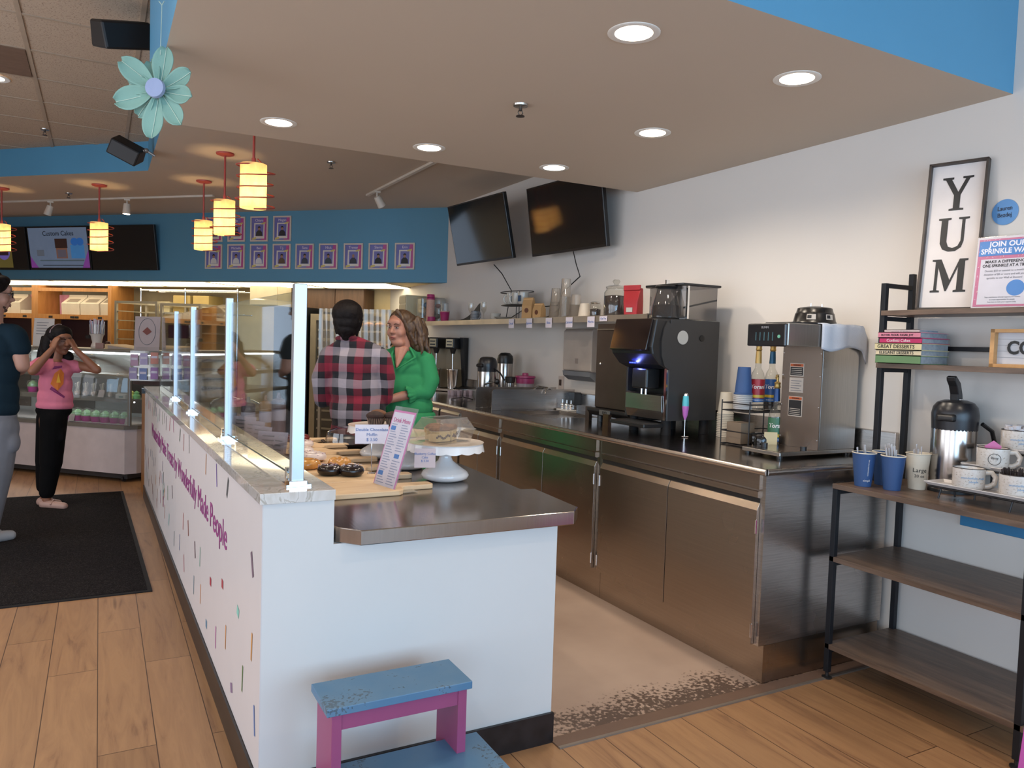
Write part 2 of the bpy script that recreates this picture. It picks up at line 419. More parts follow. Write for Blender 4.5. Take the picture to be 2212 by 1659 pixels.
t.l(t.ramp(nz.outputs[0], [(.35, lin('#c4bcb2')), (.49, lin('#d4cec8')), (.515, lin('#aaa296')), (.54, lin('#d4cec8')), (.8, lin('#bdb5ab'))]), t.b.inputs['Base Color'])
t.b.inputs['Roughness'].default_value = .07; t.b.inputs['Coat Weight'].default_value = .6; t.b.inputs['Coat Roughness'].default_value = .03
MB().prism([(.419, 2.305), (.645, 2.305), (.60, YE), (.345, YE)], .9565, .99).build('stone_cap', t.mat, ctr, world=True, smooth=0, bevel=.002)
MB().prism([(.36, YE+.002), (.60, YE+.002), (.60, YE+.30), (.345, YE+.30)], 0, .93).build('end_post', orangewood, ctr, world=True, smooth=0)
MB().box((.33, YE-.06, .93), (.42, YE+.02, .975)).build('black_latch', black, ctr, world=True, smooth=0)
purple = M('purple_ink', '#8f3a78', .5)
SA = math.atan2(-.072, 5.13)
def onsheet(y, z, off=.0035): return (SX(y)-off, y, z)
SM = basis(Vector((.014, -1, 0)).normalized(), Vector((0,0,1)), Vector((-1, -.014, 0)).normalized())
text('Wonderfully Made Treats by Wonderfully Made People', .148, purple, ctr, (SX(4.78)-.0045, 4.78, .70), SM @ Matrix.Diagonal((1.10, 1, 1, 1)))
spr = [(2.46,.737,20,2,'#6e5a68'),(3.04,.505,0,3,'#a04048'),(3.35,.425,0,3,'#a03040'),(2.7,.508,-10,3,'#84bfb0'),(3.46,.207,0,3,'#5f86a0'),(3.19,.244,-3,1,'#b0609a'),(2.95,.33,-3,1,'#c88a50'),(2.45,.476,-5,1,'#c88a40'),(2.6,.313,-5,1,'#5d7a48'),(2.81,.195,15,3,'#806a88'),(2.39,.265,8,1,'#5070a8'),(2.95,.893,-20,2,'#505050'),(3.22,.895,10,1,'#6c4e94'),(3.53,.892,-6,1,'#b07a48'),(4.15,.9,5,1,'#5d5a58'),(4.39,.879,-5,1,'#a05858'),(4.58,.895,-20,2,'#4e5a50'),(3.66,.278,-4,1,'#d09060'),(3.9,.249,-3,1,'#5a7a88'),(3.87,.429,15,2,'#5a4048'),(3.69,.441,-5,1,'#80a898'),(4.32,.243,12,1,'#b04a5a'),(4.15,.47,15,2,'#8a4a3c'),(4.38,.454,-5,1,'#b04a48'),(5.16,.296,-15,2,'#80b0a8'),(4.84,.251,-5,1,'#5a6a68'),(4.54,.302,-5,1,'#4e5a88'),(4.98,.503,15,2,'#5a4048'),(5.26,.446,8,1,'#5a8a60'),(5.45,.284,-5,1,'#b06a58'),(5.56,.487,-5,1,'#404040'),(5.79,.321,5,1,'#b04a80'),(6.04,.286,-4,1,'#b07a48'),(6.48,.252,3,2,'#8a4a3c'),(5.16,.896,-15,1,'#b03040'),(5.4,.878,-6,1,'#5a4048'),(4.94,.915,12,1,'#b04a80'),(5.67,.884,-5,1,'#5d7a48'),(5.91,.882,-8,1,'#404040'),(6.34,.919,-10,2,'#5a6a88')]
cols = []; b = MB()
for y, z, a, k, c in spr:
    if c not in cols: cols.append(c)
    b.mi = cols.index(c); a = math.radians(a*1.3)
    hw, hh = {1: (.0075, .046), 2: (.0125, .040), 3: (.02, .017)}[k]
    q = []
    for i, j in ((-1,-1), (1,-1), (1,1), (-1,1)):
        dy = i*hw*math.cos(a) - j*hh*math.sin(a); dz = i*hw*math.sin(a)+j*hh*math.cos(a)
        q.append((SX(y-dy)-.0042, y-dy, z+dz))
    b.poly(q)
for k in range(46):   # the small sprinkles towards the far end
    y = 5.4 + rnd.random()*2; z = rnd.choice((rnd.uniform(.2, .56), rnd.uniform(.2, .56), rnd.uniform(.84, .93))); a = rnd.uniform(-.5, .5); b.mi = rnd.randrange(len(cols))
    q = []
    for i, j in ((-1,-1), (1,-1), (1,1), (-1,1)):
        dy = i*.008*math.cos(a) - j*.036*math.sin(a); dz = i*.008*math.sin(a)+j*.036*math.cos(a)
        q.append((SX(y-dy)-.0042, y-dy, z+dz))
    b.poly(q)
b.build('sprinkle_print', [M('ink_'+c[1:], c, .5) for c in cols], ctr, world=True, smooth=0)

wt = thing('steel_countertop', 'stainless steel countertop with clipped corners on the white serving counter', 'countertop', (1.1, 3.4, .817))
out = [(.648, 2.43), (.655, 2.335), (.715, 2.262), (1.50, 2.262), (1.555, 2.325), (1.585, 2.69), (1.525, 2.70), (1.56, 3.3), (1.56, 4.5), (1.03, 4.52), (1.03, 7.2), (.648, 7.2)]
MB().prism(out, .817, .865).build('slab', ss_top, wt, world=True, smooth=0, bevel=.003)
MB().box((.646, 2.50, .8655), (.6485, 7.2, .953)).build('back_flashing', ss_plain, wt, world=True, smooth=0)

# ---------------- glass sneeze guard ----------------
sg = thing('sneeze_guard', 'glass sneeze guard with brushed metal posts along the serving counter', 'glass guard', (.5, 4.2, .99))
posts = [(.549, 2.416), (.508, 3.589), (.494, 4.925), (.487, 5.984), (.47, 7.2)]
for i, (x, y) in enumerate(posts[:4]):
    q = .019 if i == 0 else .015
    p = MB(); p.box((x-q, y-q, .994), (x+q, y+q, 1.622))
    p.build('post', alu, sg, world=True, smooth=0, bevel=.002)
    f = MB(); f.box((x-.038, y-.036, .9905), (x+.038, y+.036, .997)); f.box((x-.027, y-.026, .997), (x+.027, y+.026, 1.008))
    f.build('flange', chrome, sg, world=True, smooth=0)
b = MB()
for i in range(4):
    (x0, y0), (x1, y1) = posts[i], posts[i+1]
    if i == 3: y1 = 7.15
    z1 = 1.60
    p = MB().prism([(x0-.003, y0+.022), (x0+.003, y0+.022), (x1+.003, y1-.022), (x1-.003, y1-.022)], 1.018, z1)
    p.build('glass_pane', glass, sg, world=True, smooth=0)
    e = MB(); e.tube([(x0-.004, y0+.03, 1.016), (x1-.004, y1-.03, 1.016)], .0028, 6)
    e.build('pane_edge', M('glass_edge', '#3a4542', .2), sg, world=True)
    c = MB(); c.box((x0-.012, y0+.09, .9905), (x0+.012, y0+.115, 1.03)); c.build('clip', chrome, sg, world=True, smooth=0)
dg = MB().prism([(.47, 7.21), (.475, 7.215), (.26, 7.43), (.255, 7.425)], 1.01, 1.34); dg.build('end_pane', glass, sg, world=True, smooth=0)

# ---------------- back counter: cabinet units ----------------
hingem = chrome
def cabinet(y0, y1, label, doors=1, nosplit=False, end=False):
    t = thing('steel_cabinet', label, 'cabinet', (2.53, (y0+y1)/2, 0), 0, 'steel base cabinets under the long worktop')
    b = MB()
    b.box((2.532, y0, .175), (3.35, y1, .928))
    b.build('body', ss_plain if end else ss, t, world=True, smooth=0)
    MB().box((2.564, y0+(.0 if end else 0), .004), (3.33, y1, .174)).build('plinth', ss, t, world=True, smooth=0)
    r = MB(); r.box((2.522, y0+.028, .862), (2.532, y1-.028, .928))
    r.build('apron_panel', ss, t, world=True, smooth=0)
    r = MB(); r.prism([(2.532, .823), (2.518, .826), (2.518, .852), (2.532, .854)][::-1], y0+.03, y1-.03, 'y'); r.build('pull_rail', ss, t, world=True, smooth=0)
    MB().box((2.5295, y0+.03, .803), (2.5318, y1-.03, .822)).build('recess_shade_strip', M('recess_shade', (.02,.018,.016), .5), t, world=True, smooth=0)  # dark strip paints in the shade of the recess under the rail
    n = doors; w = (y1-y0-.05)/n
    for k in range(n):
        a = y0+.025+k*w+.0025; c = y0+.025+(k+1)*w-.0025
        d = MB(); d.prism([(2.531, .178), (2.514, .178), (2.514, .771), (2.529, .801), (2.531, .801)], a, c, 'y')
        dd = d.build('door', ss, t, world=True, smooth=0, bevel=.0015)
        for z in (.24, .70):
            hy = a-.001 if k == 0 else c+.001
            h = MB(); h.tube([(2.511, hy, z-.03), (2.511, hy, z+.03)], .0055, 8); h.build('hinge', hingem, dd, world=False)
            hh = sc.objects[-1] if False else None
    return t
# hinges are built in the door's own space, so doors sit at the cabinet origin offset
def fix_hinges():
    for o in sc.objects:
        if o.name.startswith('hinge') and o.parent and o.parent.parent:
            t = o.parent.parent
            for v in o.data.vertices: v.co -= t.location
cabinet(2.337, 3.572, 'double-door stainless base cabinet at the near end of the worktop', 2, end=True)
cabinet(3.574, 4.792, 'double-door stainless base cabinet under the coffee machine', 2)
cabinet(4.794, 5.49, 'narrow stainless base cabinet under the sink splash guards', 2)
fix_hinges()
MB_ = MB
def drawers(y0, y1, label):
    t = thing('steel_drawer_unit', label, 'drawers', (2.53, (y0+y1)/2, 0), 0, 'steel drawer units under the far worktop')
    MB().box((2.532, y0, .175), (3.35, y1, .928)).build('body', ss, t, world=True, smooth=0)
    MB().box((2.564, y0, .004), (3.33, y1, .174)).build('plinth', ss, t, world=True, smooth=0)
    zs = [.18, .40, .62, .79, .915]
    for k in range(4):
        MB().prism([(2.531, zs[k]), (2.517, zs[k]), (2.517, zs[k+1]-.03), (2.529, zs[k+1]-.008), (2.531, zs[k+1]-.008)], y0+.02, y1-.02, 'y').build('drawer', ss, t, world=True, smooth=0, bevel=.0015)
drawers(5.492, 5.90, 'stainless drawer unit just beyond the sink cabinets')
drawers(5.902, 6.31, 'stainless drawer unit second beyond the sink cabinets')
drawers(6.312, 7.97, 'farthest wide stainless drawer unit near the milkshake mixer')
bw = thing('steel_worktop', 'long stainless steel worktop with rolled front edge and backsplash along the right wall', 'worktop', (2.9, 5, .93))
# top with a sink cut out of it
SY0, SY1, SX0, SX1 = 4.47, 5.02, 2.72, 3.16
z0, z1 = .93, .96
b = MB()
b.prism([(2.503, 2.312), (3.352, 2.312), (3.352, SY0), (2.503, SY0)], z0, z1)
b.prism([(2.503, SY1), (3.352, SY1), (3.352, 7.98), (2.503, 7.98)], z0, z1)
b.prism([(2.503, SY0), (SX0, SY0), (SX0, SY1), (2.503, SY1)], z0, z1)
b.prism([(SX1, SY0), (3.352, SY0), (3.352, SY1), (SX1, SY1)], z0, z1)
b.build('top', ss_top, bw, world=True, smooth=0)
MB().tube([(2.508, 2.312, .945), (2.508, 7.98, .945)], .0148, 12).build('rolled_edge', ss_plain, bw, world=True)
MB().tube([(2.508, 2.315, .945), (3.35, 2.315, .945)], .0148, 12).build('end_edge', ss_plain, bw, world=True)
MB().box((3.352, 2.31, .935), (3.378, 7.98, 1.095)).build('backsplash', ss_plain, bw, world=True, smooth=0, bevel=.004)
s = MB(); s.add([(SX0, SY0, .958), (SX1, SY0, .958), (SX1, SY1, .958), (SX0, SY1, .958), (SX0+.03, SY0+.03, .936), (SX1-.03, SY0+.03, .936), (SX1-.03, SY1-.03, .936), (SX0+.03, SY1-.03, .936)],
      [(4,5,6,7), (0,1,5,4), (1,2,6,5), (2,3,7,6), (3,0,4,7)]); s.build('basin', ss_plain, bw, world=True, smooth=0)
sp = MB()
def splash(y, name='splash_guard'):
    # upright steel sheet across the worktop with rounded top corner
    pts = [(2.60, .961), (2.60, 1.09)] + [(2.60+.03-.03*math.cos(a), 1.09+.03*math.sin(a)) for a in (.4, .8, 1.2, 1.57)] + [(3.10, 1.12), (3.22, 1.12), (3.34, 1.12), (3.34, .961)]
    return MB().prism(pts[::-1], y-.002, y+.002, 'y').build(name, ss_plain, bw, world=True, smooth=0)
splash(5.38); splash(5.10)

# ---------------- ceiling fittings ----------------
trim_m = M('lamp_trim', '#e6e2da', .4)
def spot(loc, power, color, size=2.6, r=.05, blend=.6):
    l = bpy.data.lights.new('lamp_light', 'SPOT'); l.energy = power; l.color = color; l.spot_size = size; l.spot_blend = blend; l.shadow_soft_size = r
    o = bpy.data.objects.new('lamp_light', l); o.location = loc; sc.collection.objects.link(o); return o
disc_m = M('lamp_disc', '#fff4e2', .5, emit='#ffe9cc', es=9)
dl = [((1.67, 2.25), 'large round recessed downlight nearest the camera, left of pair'), ((2.50, 2.25), 'round recessed downlight close to the right wall, near blue soffit'),
      ((2.52, 3.20), 'middle recessed downlight by the right wall'), ((.82, 4.16), 'recessed downlight at the left end of the soffit, above the pendants'),
      ((1.67, 4.17), 'recessed downlight beside the white track rail'), ((2.51, 4.16), 'recessed downlight right above the wall televisions')]
for (x, y), lab in dl:
    t = thing('recessed_downlight', lab, 'ceiling light', (x, y, ZN), 0, 'recessed downlights in the white soffit')
    MB().lathe([(.066, -.0015), (.088, -.0045), (.094, -.002), (.094, .0)], n=32, cap0=False, cap1=False).build('trim_ring', trim_m, t, smooth=40)
    MB().lathe([(.001, -.0022), (.068, -.0022), (.068, 0)], n=32).build('lens', disc_m, t, smooth=0)
    spot((x, y, ZN-.03), 26, (1, .86, .70), 2.7)
t = thing('recessed_downlight', 'recessed downlight in the tiled ceiling at the far left edge', 'ceiling light', (-.665, 6.55, ZT))
MB().lathe([(.07, -.0085), (.10, -.011), (.105, -.007)], n=28, cap0=False, cap1=False).build('trim_ring', trim_m, t)
MB().lathe([(.001, -.009), (.07, -.009), (.07, -.006)], n=28).build('lens', disc_m, t, smooth=0)
spot((-.665, 6.55, ZT-.05), 40, (1, .84, .66), 2.6)
for k_, (x, y, lb) in enumerate(((-1.9, 7.4, 'left of the entrance mat'), (-1.9, 4.2, 'over the middle of the shop floor'), (-.5, 2.2, 'above the near end of the counter queue'), (2.2, .3, 'over the coffee self-service corner'), (-1.0, -.6, 'near the assumed front windows'))):  # extra downlights out of view, added to brighten the room
    t = thing('recessed_downlight', 'added out-of-view fill downlight in the tiled ceiling ' + lb, 'ceiling light', (x, y, ZT))
    MB().lathe([(.07, -.0085), (.10, -.011), (.105, -.007)], n=28, cap0=False, cap1=False).build('trim_ring', trim_m, t)
    MB().lathe([(.001, -.009), (.07, -.009), (.07, -.006)], n=28).build('lens', disc_m, t, smooth=0)
    spot((x, y, ZT-.05), 40, (1, .84, .66), 2.6)
spk = M('sprinkler_metal', '#57504a', .35, .8)
def sprinkler(x, y, z, lab):
    t = thing('fire_sprinkler', lab, 'sprinkler', (x, y, z), 0, 'ceiling fire sprinklers')
    MB().lathe([(.001, -.001), (.036, -.001), (.034, -.009), (.018, -.012), (.001, -.012)][::-1], n=20).build('escutcheon', M('escutcheon_chrome', '#b8b2aa', .25, .9), t)
    b = MB(); b.cyl((0,0,-.012), (0,0,-.03), .008); b.tube([(-.006,0,-.026), (-.013,0,-.038), (-.004,0,-.052)], .0022, 6); b.tube([(.006,0,-.026), (.013,0,-.038), (.004,0,-.052)], .0022, 6)
    b.lathe([(.001, -.052), (.02, -.053), (.021, -.056), (.001, -.057)][::-1], n=16)
    b.build('frame', spk, t)
sprinkler(1.725, 3.18, ZN, 'fire sprinkler on the white soffit between the downlights')
sprinkler(1.714, 6.48, ZF, 'fire sprinkler on the higher ceiling left of the track rail')
sprinkler(-.30, 9.66, ZF, 'small fire sprinkler over the left pendants near the blue wall')
sprinkler(-.43, 7.95, ZT, 'fire sprinkler in the tiled ceiling, top left')
tag(MB().prism([(-1.02, 5.79), (-.42, 5.79), (-.42, 6.37), (-1.02, 6.37)], ZT-.011, ZT-.004).build('air_vent', woodmat('stained_vent', '#6d5340', '#7c6250', (3, 9, 1), .7)), 'brownish flat ceiling vent panel in the tiled ceiling', 'vent')

# pendants
pink = M('coral_metal', '#a9483f', .45)
def shade_mat():
    t = NT('lamp_shade_fabric'); t.t.nodes.remove(t.b)
    nz = t.n('ShaderNodeTexNoise', i_Scale=28.0, i_Detail=4.0); t.l(t.coord((1,1,.4)), nz.inputs['Vector'])
    c = t.ramp(nz.outputs[0], [(.3, lin('#e6c48e')), (.7, lin('#f2d6a4'))])
    d = t.n('ShaderNodeBsdfDiffuse'); tr = t.n('ShaderNodeBsdfTranslucent'); t.l(c, d.inputs[0]); t.l(c, tr.inputs[0])
    mx = t.n('ShaderNodeMixShader'); mx.inputs[0].default_value = .55; t.l(d.outputs[0], mx.inputs[1]); t.l(tr.outputs[0], mx.inputs[2])
    em = t.n('ShaderNodeEmission'); em.inputs[0].default_value = (1, .62, .24, 1); em.inputs[1].default_value = .12
    ad = t.n('ShaderNodeAddShader'); t.l(mx.outputs[0], ad.inputs[0]); t.l(em.outputs[0], ad.inputs[1]); t.l(ad.outputs[0], t.out.inputs[0]); return t.mat
shm = shade_mat(); bulbm = M('bulb_glow', '#fff0c0', .5, emit='#ffc860', es=14)
def pendant(x, y, lab):
    t = thing('pendant_lamp', lab, 'pendant lamp', (x, y, ZF), 0, 'coral pendant lamps with spiral rings')
    MB().lathe([(.001, -.022), (.045, -.022), (.07, -.013), (.072, -.001), (.001, -.001)], n=28).build('canopy', pink, t)
    MB().cyl((0,0,-.01), (0,0,-.39), .0085).build('rod', pink, t)
    MB().cyl((0,0,-.345), (0,0,-.40), .013).build('socket', pink, t)
    MB().lathe([(.083, -.665), (.083, -.385), (.079, -.384)], n=36, cap0=False, cap1=False).build('shade', shm, t, smooth=40)
    MB().ball((0, 0, -.56), .028, 12, 8).build('bulb', bulbm, t)
    pts = []; n = 150; turns = 4.35
    for i in range(n+1):
        a = i/n; r = .013 + min(1, a*7)*(.117-.013) + .006*math.sin(a*9)
        th = .4 - a*turns*2*PI
        pts.append((r*math.cos(th)+.012, r*math.sin(th), -.352 - a*.315 + .02*math.sin(th)))
    MB().tube(pts, .0042, 6).build('spiral_ring', pink, t)
    l = bpy.data.lights.new('pendant_light', 'POINT'); l.energy = 36; l.color = (1, .68, .34); l.shadow_soft_size = .03
    o = bpy.data.objects.new('pendant_light', l); o.location = (x, y, ZF-.56); sc.collection.objects.link(o)
pendant(.872, 5.2, 'largest coral pendant lamp, nearest one hanging in front of the soffit edge')
pendant(.90, 6.708, 'middle coral pendant lamp of the right hand group of three')
pendant(.885, 8.02, 'smallest coral pendant lamp of the right group, in front of the photo frames')
pendant(-.007, 8.91, 'coral pendant lamp in front of the menu screen')
pendant(-.92, 9.80, 'coral pendant lamp cut by the left edge of the picture')

# track lighting
trk = M('white_track', '#d2c8ba', .45)
def track(name, p0, p1, lab):
    t = thing(name, lab, 'track light', p0); d = Vector(p1)-Vector(p0); n = Vector((-d.y, d.x, 0)).normalized()*.017
    P = [Vector(p0)+n, Vector(p0)-n, Vector(p1)-n, Vector(p1)+n]
    MB().prism([(q.x, q.y) for q in P], p0[2]-.02, p0[2]-.0005).build('rail', trk, t, world=True, smooth=0); return t
def head(t, loc, dirv, lit=False):
    x, y, z = loc; d = Vector(dirv).normalized(); a = Vector((x, y, z-.07))
    b = MB(); b.box((x-.03, y-.02, z-.035), (x+.03, y+.02, z-.018)); b.cyl((x, y, z-.03), (x, y, z-.08), .008, n=8); b.cyl(a, a+d*.11, .034, .042, 18)
    o = b.build('lamp_head', trk, t, world=True)
    MB().cyl(a+d*.108, a+d*.114, .036, .036, 18).build('lens', disc_m if lit else M('lens_off', '#b8b0a0', .3), o); 
    L = sc.objects[-1]
    for v in L.data.vertices: v.co -= t.location
    if lit:
        s = spot(a+d*.13, 30, (1, .9, .75), 1.2, .03); s.rotation_euler = d.to_track_quat('-Z', 'Y').to_euler()
t = track('track_light', (-1.10, 10.90, ZF), (1.06, 8.74, ZF), 'long white track rail on the ceiling in front of the blue wall')
head(t, (-.50, 10.30, ZF), (-.3, .1, -1)); head(t, (.262, 9.54, ZF), (-.05, .0, -1), True)
head(t, (.262, 9.54, ZF), (-.05, .0, -1)) if False else None
t = track('track_light', (2.405, 7.66, ZF), (2.43, 4.6, ZF), 'white track rail on the ceiling beside the wall televisions')
head(t, (2.405, 7.35, ZF), (.7, .2, -1))

# speakers
def speaker(loc, rot, lab, s=1.0):
    t = thing('wall_speaker', lab, 'speaker', loc); t.rotation_euler = rot
    MB().prism([(-.11*s, -.075*s), (.11*s, -.075*s), (.085*s, .075*s), (-.085*s, .075*s)], -.14*s, .14*s, 'x').build('cabinet', M('speaker_black', '#100c0c', .5), t, bevel=.012, smooth=0)
    return t
t = speaker((.10, 4.72, 3.06), (.30, -.25, .3), 'large black speaker on the blue soffit side, top left', .92)
MB().cyl((.10, 0, 0), (.2, 0, .05), .014).build('bracket', M('bracket_grey', '#8a8580', .4, .5), t)
t = speaker((.19, 7.0, 2.93), (.5, .45, -.25), 'black speaker tilted down in the corner of the tiled ceiling', .84)
b = MB(); b.tube([(.06,0,.02), (.13,.02,.07), (.20,.03,.06)], .011, 8); b.ball((.13,.02,.07), .02, 10, 8); b.build('bracket', M('bracket_grey'), t)
# paper flower
fp = M('felt_mint', '#7fa59a', .8, bump=.3); fc = M('felt_lilac', '#8f9cbc', .8, bump=.2); fv = M('felt_vein', '#b9cabb', .8)
fl = thing('hanging_flower', 'pale mint felt flower hanging on a string from the blue soffit corner', 'decoration', (.205, 3.35, 2.405)); fl.rotation_euler = (0, 0, -.55)
def petal(L, W, ang, lean, nm='petal', sc_=1):
    b = MB(); V = []; F = []; N = 12; K = 6
    for i in range(N+1):
        a = i/N; w = W*math.sin(PI*min(1, (a*.92+.06)))**.62*(.45+.65*a); 
        for k in range(-K, K+1):
            q = k/K; x = q*w; z = .02+a*L; y = -lean*a*a*.5 + .018*abs(q)**1.3*-1 + .02*a
            V.append((x*math.cos(ang)-z*math.sin(ang)*-1, y, z*math.cos(ang)-x*math.sin(ang)))
    m = 2*K+1
    for i in range(N):
        for k in range(m-1): F.append((i*m+k, i*m+k+1, (i+1)*m+k+1, (i+1)*m+k))
    b.add(V, F); o = b.build('petal', fp, fl, smooth=60, solid=.003)
    pts = [V[i*m+K] for i in range(N+1)]
    MB().tube([(p[0], p[1]-.003, p[2]) for p in pts], .0014, 5).build('vein', fv, o)
for L, W, a, le in ((.15,.052,.12,.02), (.125,.045,1.05,.05), (.12,.045,1.75,.08), (.135,.048,2.55,.04), (.165,.052,3.35,.02), (.12,.05,4.05,-.05), (.16,.058,4.45,.05), (.13,.045,4.95,-.04), (.165,.055,5.35,.06), (.12,.045,5.85,-.04)):
    petal(L, W, a, le)
MB().cyl((0, -.03, 0), (0, -.045, 0), .038, .036, 24).build('centre', fc, fl)
b = MB(); b.tube([(0,0,.14), (.005,0,.33)], .0016, 5); b.tube([(.005,0,.33), (-.008,0,.345)], .002, 5); b.tube([(.005,0,.33), (.014,0,.345)], .002, 5); b.build('string', fv, fl)

# ---------------- televisions ----------------
tvb = M('tv_bezel', (.01,.009,.009), .3); tvs = M('tv_screen', (.008,.007,.007), .06, coat=.3)
def tv(lab, loc, yaw, tilt, w, h, group=None, arm=0, screen=None):
    t = thing('television', lab, 'television', loc, 0, group); t.rotation_euler = (tilt, 0, yaw)
    b = MB(); b.box((-w/2, 0, -h/2), (w/2, .035, h/2)); b.box((-w*.38, .035, -h*.38), (w*.38, .06, h*.2)); b.build('casing', tvb, t, bevel=.004, smooth=0)
    MB().box((-w/2+.012, -.002, -h/2+.02), (w/2-.012, .001, h/2-.012)).build('screen', tvs, t, smooth=0)
    if arm: 
        a = MB(); a.box((-.09, .06, -.12), (.09, .075, .12)); a.tube([(0,.07,0), (0,arm,0)], .022, 8); a.build('wall_arm', black, t, smooth=0)
    return t
t1 = tv('black television on the right wall, half hidden by the soffit edge', (3.17, 5.08, 2.472), -1.49, .15, .96, .555, 'televisions on the right wall', .17)
t2 = tv('black television on the right wall beside the blue bulkhead corner', (2.97, 6.19, 2.463), -1.478, .222, .96, .555, 'televisions on the right wall', .34)
for t_, pts, lab in ((t1, [(3.19, 4.96, 2.19), (3.24, 4.99, 2.10), (3.30, 5.02, 2.01), (3.31, 5.28, 1.90), (3.34, 5.40, 1.80), (3.345, 5.95, 1.79), (3.35, 6.2, 1.72), (3.35, 6.3, 1.674)], 'thin black cable running from the nearer television to the shelf'),
                     (t2, [(3.09, 6.10, 2.17), (3.2, 6.15, 2.1), (3.34, 6.22, 1.96), (3.33, 6.26, 1.8), (3.33, 6.3, 1.674)], 'thin black cable dropping from the farther television to the shelf')):
    tag(MB().tube(pts, .0045, 6).build('power_cable', black, smooth=60), lab, 'cable')
BG = 'menu screens on the blue bulkhead'
def dtv(u, lab):
    return tv(lab, D(u, KB*_s-.085, 2.525), DG, .14, 1.005, .56, BG, .07)
a = dtv(-7.47, 'blank black television on the blue bulkhead, right one of the menu screens')
b_ = dtv(-8.49, 'menu television on the blue bulkhead showing custom cakes')
c_ = dtv(-9.52, 'menu television at the left edge showing a purple cupcake')
def pic(parent, quads, name='picture', es=.55):
    b = MB(); mats = []
    for k, (pts, col) in enumerate(quads):
        m = M('scr_'+col[1:], col, .35, emit=col, es=es)
        if m not in mats: mats.append(m)
        b.mi = mats.index(m)
        b.poly([(x, -.0035-.0003*k, z) for x, z in pts])
    return b.build(name, mats, parent, smooth=0)
def R_(x0, z0, x1, z1): return [(x0,z0), (x1,z0), (x1,z1), (x0,z1)]
def E_(cx, cz, rx, rz, n=20): return [(cx+rx*math.cos(2*PI*i/n), cz+rz*math.sin(2*PI*i/n)) for i in range(n)]
pic(b_, [(R_(-.48,-.25,.48,.26), '#66758c'), ([(-.48,-.25),(-.36,-.25),(-.48,-.10)], '#7c3f8e'), ([(.36,-.25),(.48,-.25),(.48,-.02)], '#7c3f8e'),
         (R_(-.04,-.13,.14,.12), '#7a5442'), (R_(-.05,.0,.15,.12), '#33211c'), (R_(-.02,-.12,.12,-.02), '#5a5560'), (R_(.20,-.13,.42,.04), '#3f78ae'), (E_(.27,.08,.06,.05), '#2b62a8'), (E_(.36,.08,.06,.05), '#2b62a8'),
         (R_(-.36,-.10,-.24,-.02), '#5c6470'), (R_(-.32,-.165,.40,-.15), '#4a5a60'), (R_(-.28,-.225,.38,-.215), '#333d48')], es=.38)
text('Custom Cakes', .085, M('screen_ink', '#1d2734', .5), b_, (.02, -.009, .185), Euler((PI/2, 0, 0)), world=False)
pic(c_, [(R_(-.1,-.25,.24,.26), '#655a2c'), (R_(-.1,.0,.24,.26), '#8579c0'), (E_(.1,-.03,.11,.12), '#6f5fae'), (E_(.1,.04,.10,.07), '#2c1a24'), (R_(.02,-.09,.18,-.02), '#2c1a24')], es=.38)

# ---------------- staff photo frames ----------------
pf = M('frame_cream', '#c8b9aa', .5); ppk = M('print_pink', '#b04a86', .4); pbl = M('print_blue', '#6c6aa4', .4); pwh = M('print_white', '#d2c8bc', .4); tape = M('print_tape', '#c8b46a', .5)
skin_d = M('print_skin', '#9c7258', .5); inkn = M('print_ink', '#e0d2d8', .5)
frames = [(-6.179, 2.419, '', '#c8c2bc', 'bottom row photo frame mostly behind the pendant lamps, pale shirt'), (-5.86, 2.419, 'Michelle', '#c4c0bc', 'bottom row photo frame, second from left, standing person in white'),
    (-5.543, 2.419, 'Ben', '#c8c4c4', 'bottom row photo frame of a person in white shirt, third from left'), (-5.229, 2.419, 'T.J.', '#584634', 'bottom row photo frame of a person in brown shirt'),
    (-4.921, 2.419, 'Sara', '#3a3c48', 'bottom row photo frame of a person in a navy and white top'), (-4.61, 2.419, 'Nick', '#38424a', 'photo frame with arms-crossed person in dark teal shirt'),
    (-4.288, 2.419, 'Trevor', '#2c303c', 'photo frame of a bald person in dark shirt, third from right'), (-3.972, 2.419, 'Sierra', '#101216', 'photo frame with person in black sweater, second from right'),
    (-3.645, 2.419, 'Erin', '#16161c', 'rightmost photo frame with person in black, arms spread'),
    (-6.179, 2.746, '', '#3a3436', 'top row photo frame hidden behind the pendant lamps'), (-5.86, 2.746, 'Jo', '#33343c', 'top row photo frame, second from left, beside the pendant lamp'),
    (-5.543, 2.746, 'Chiara', '#34302a', 'top row photo frame of a person in olive top'), (-5.229, 2.746, 'Megan', '#2a2628', 'top row photo frame at the right end, person in dark top')]
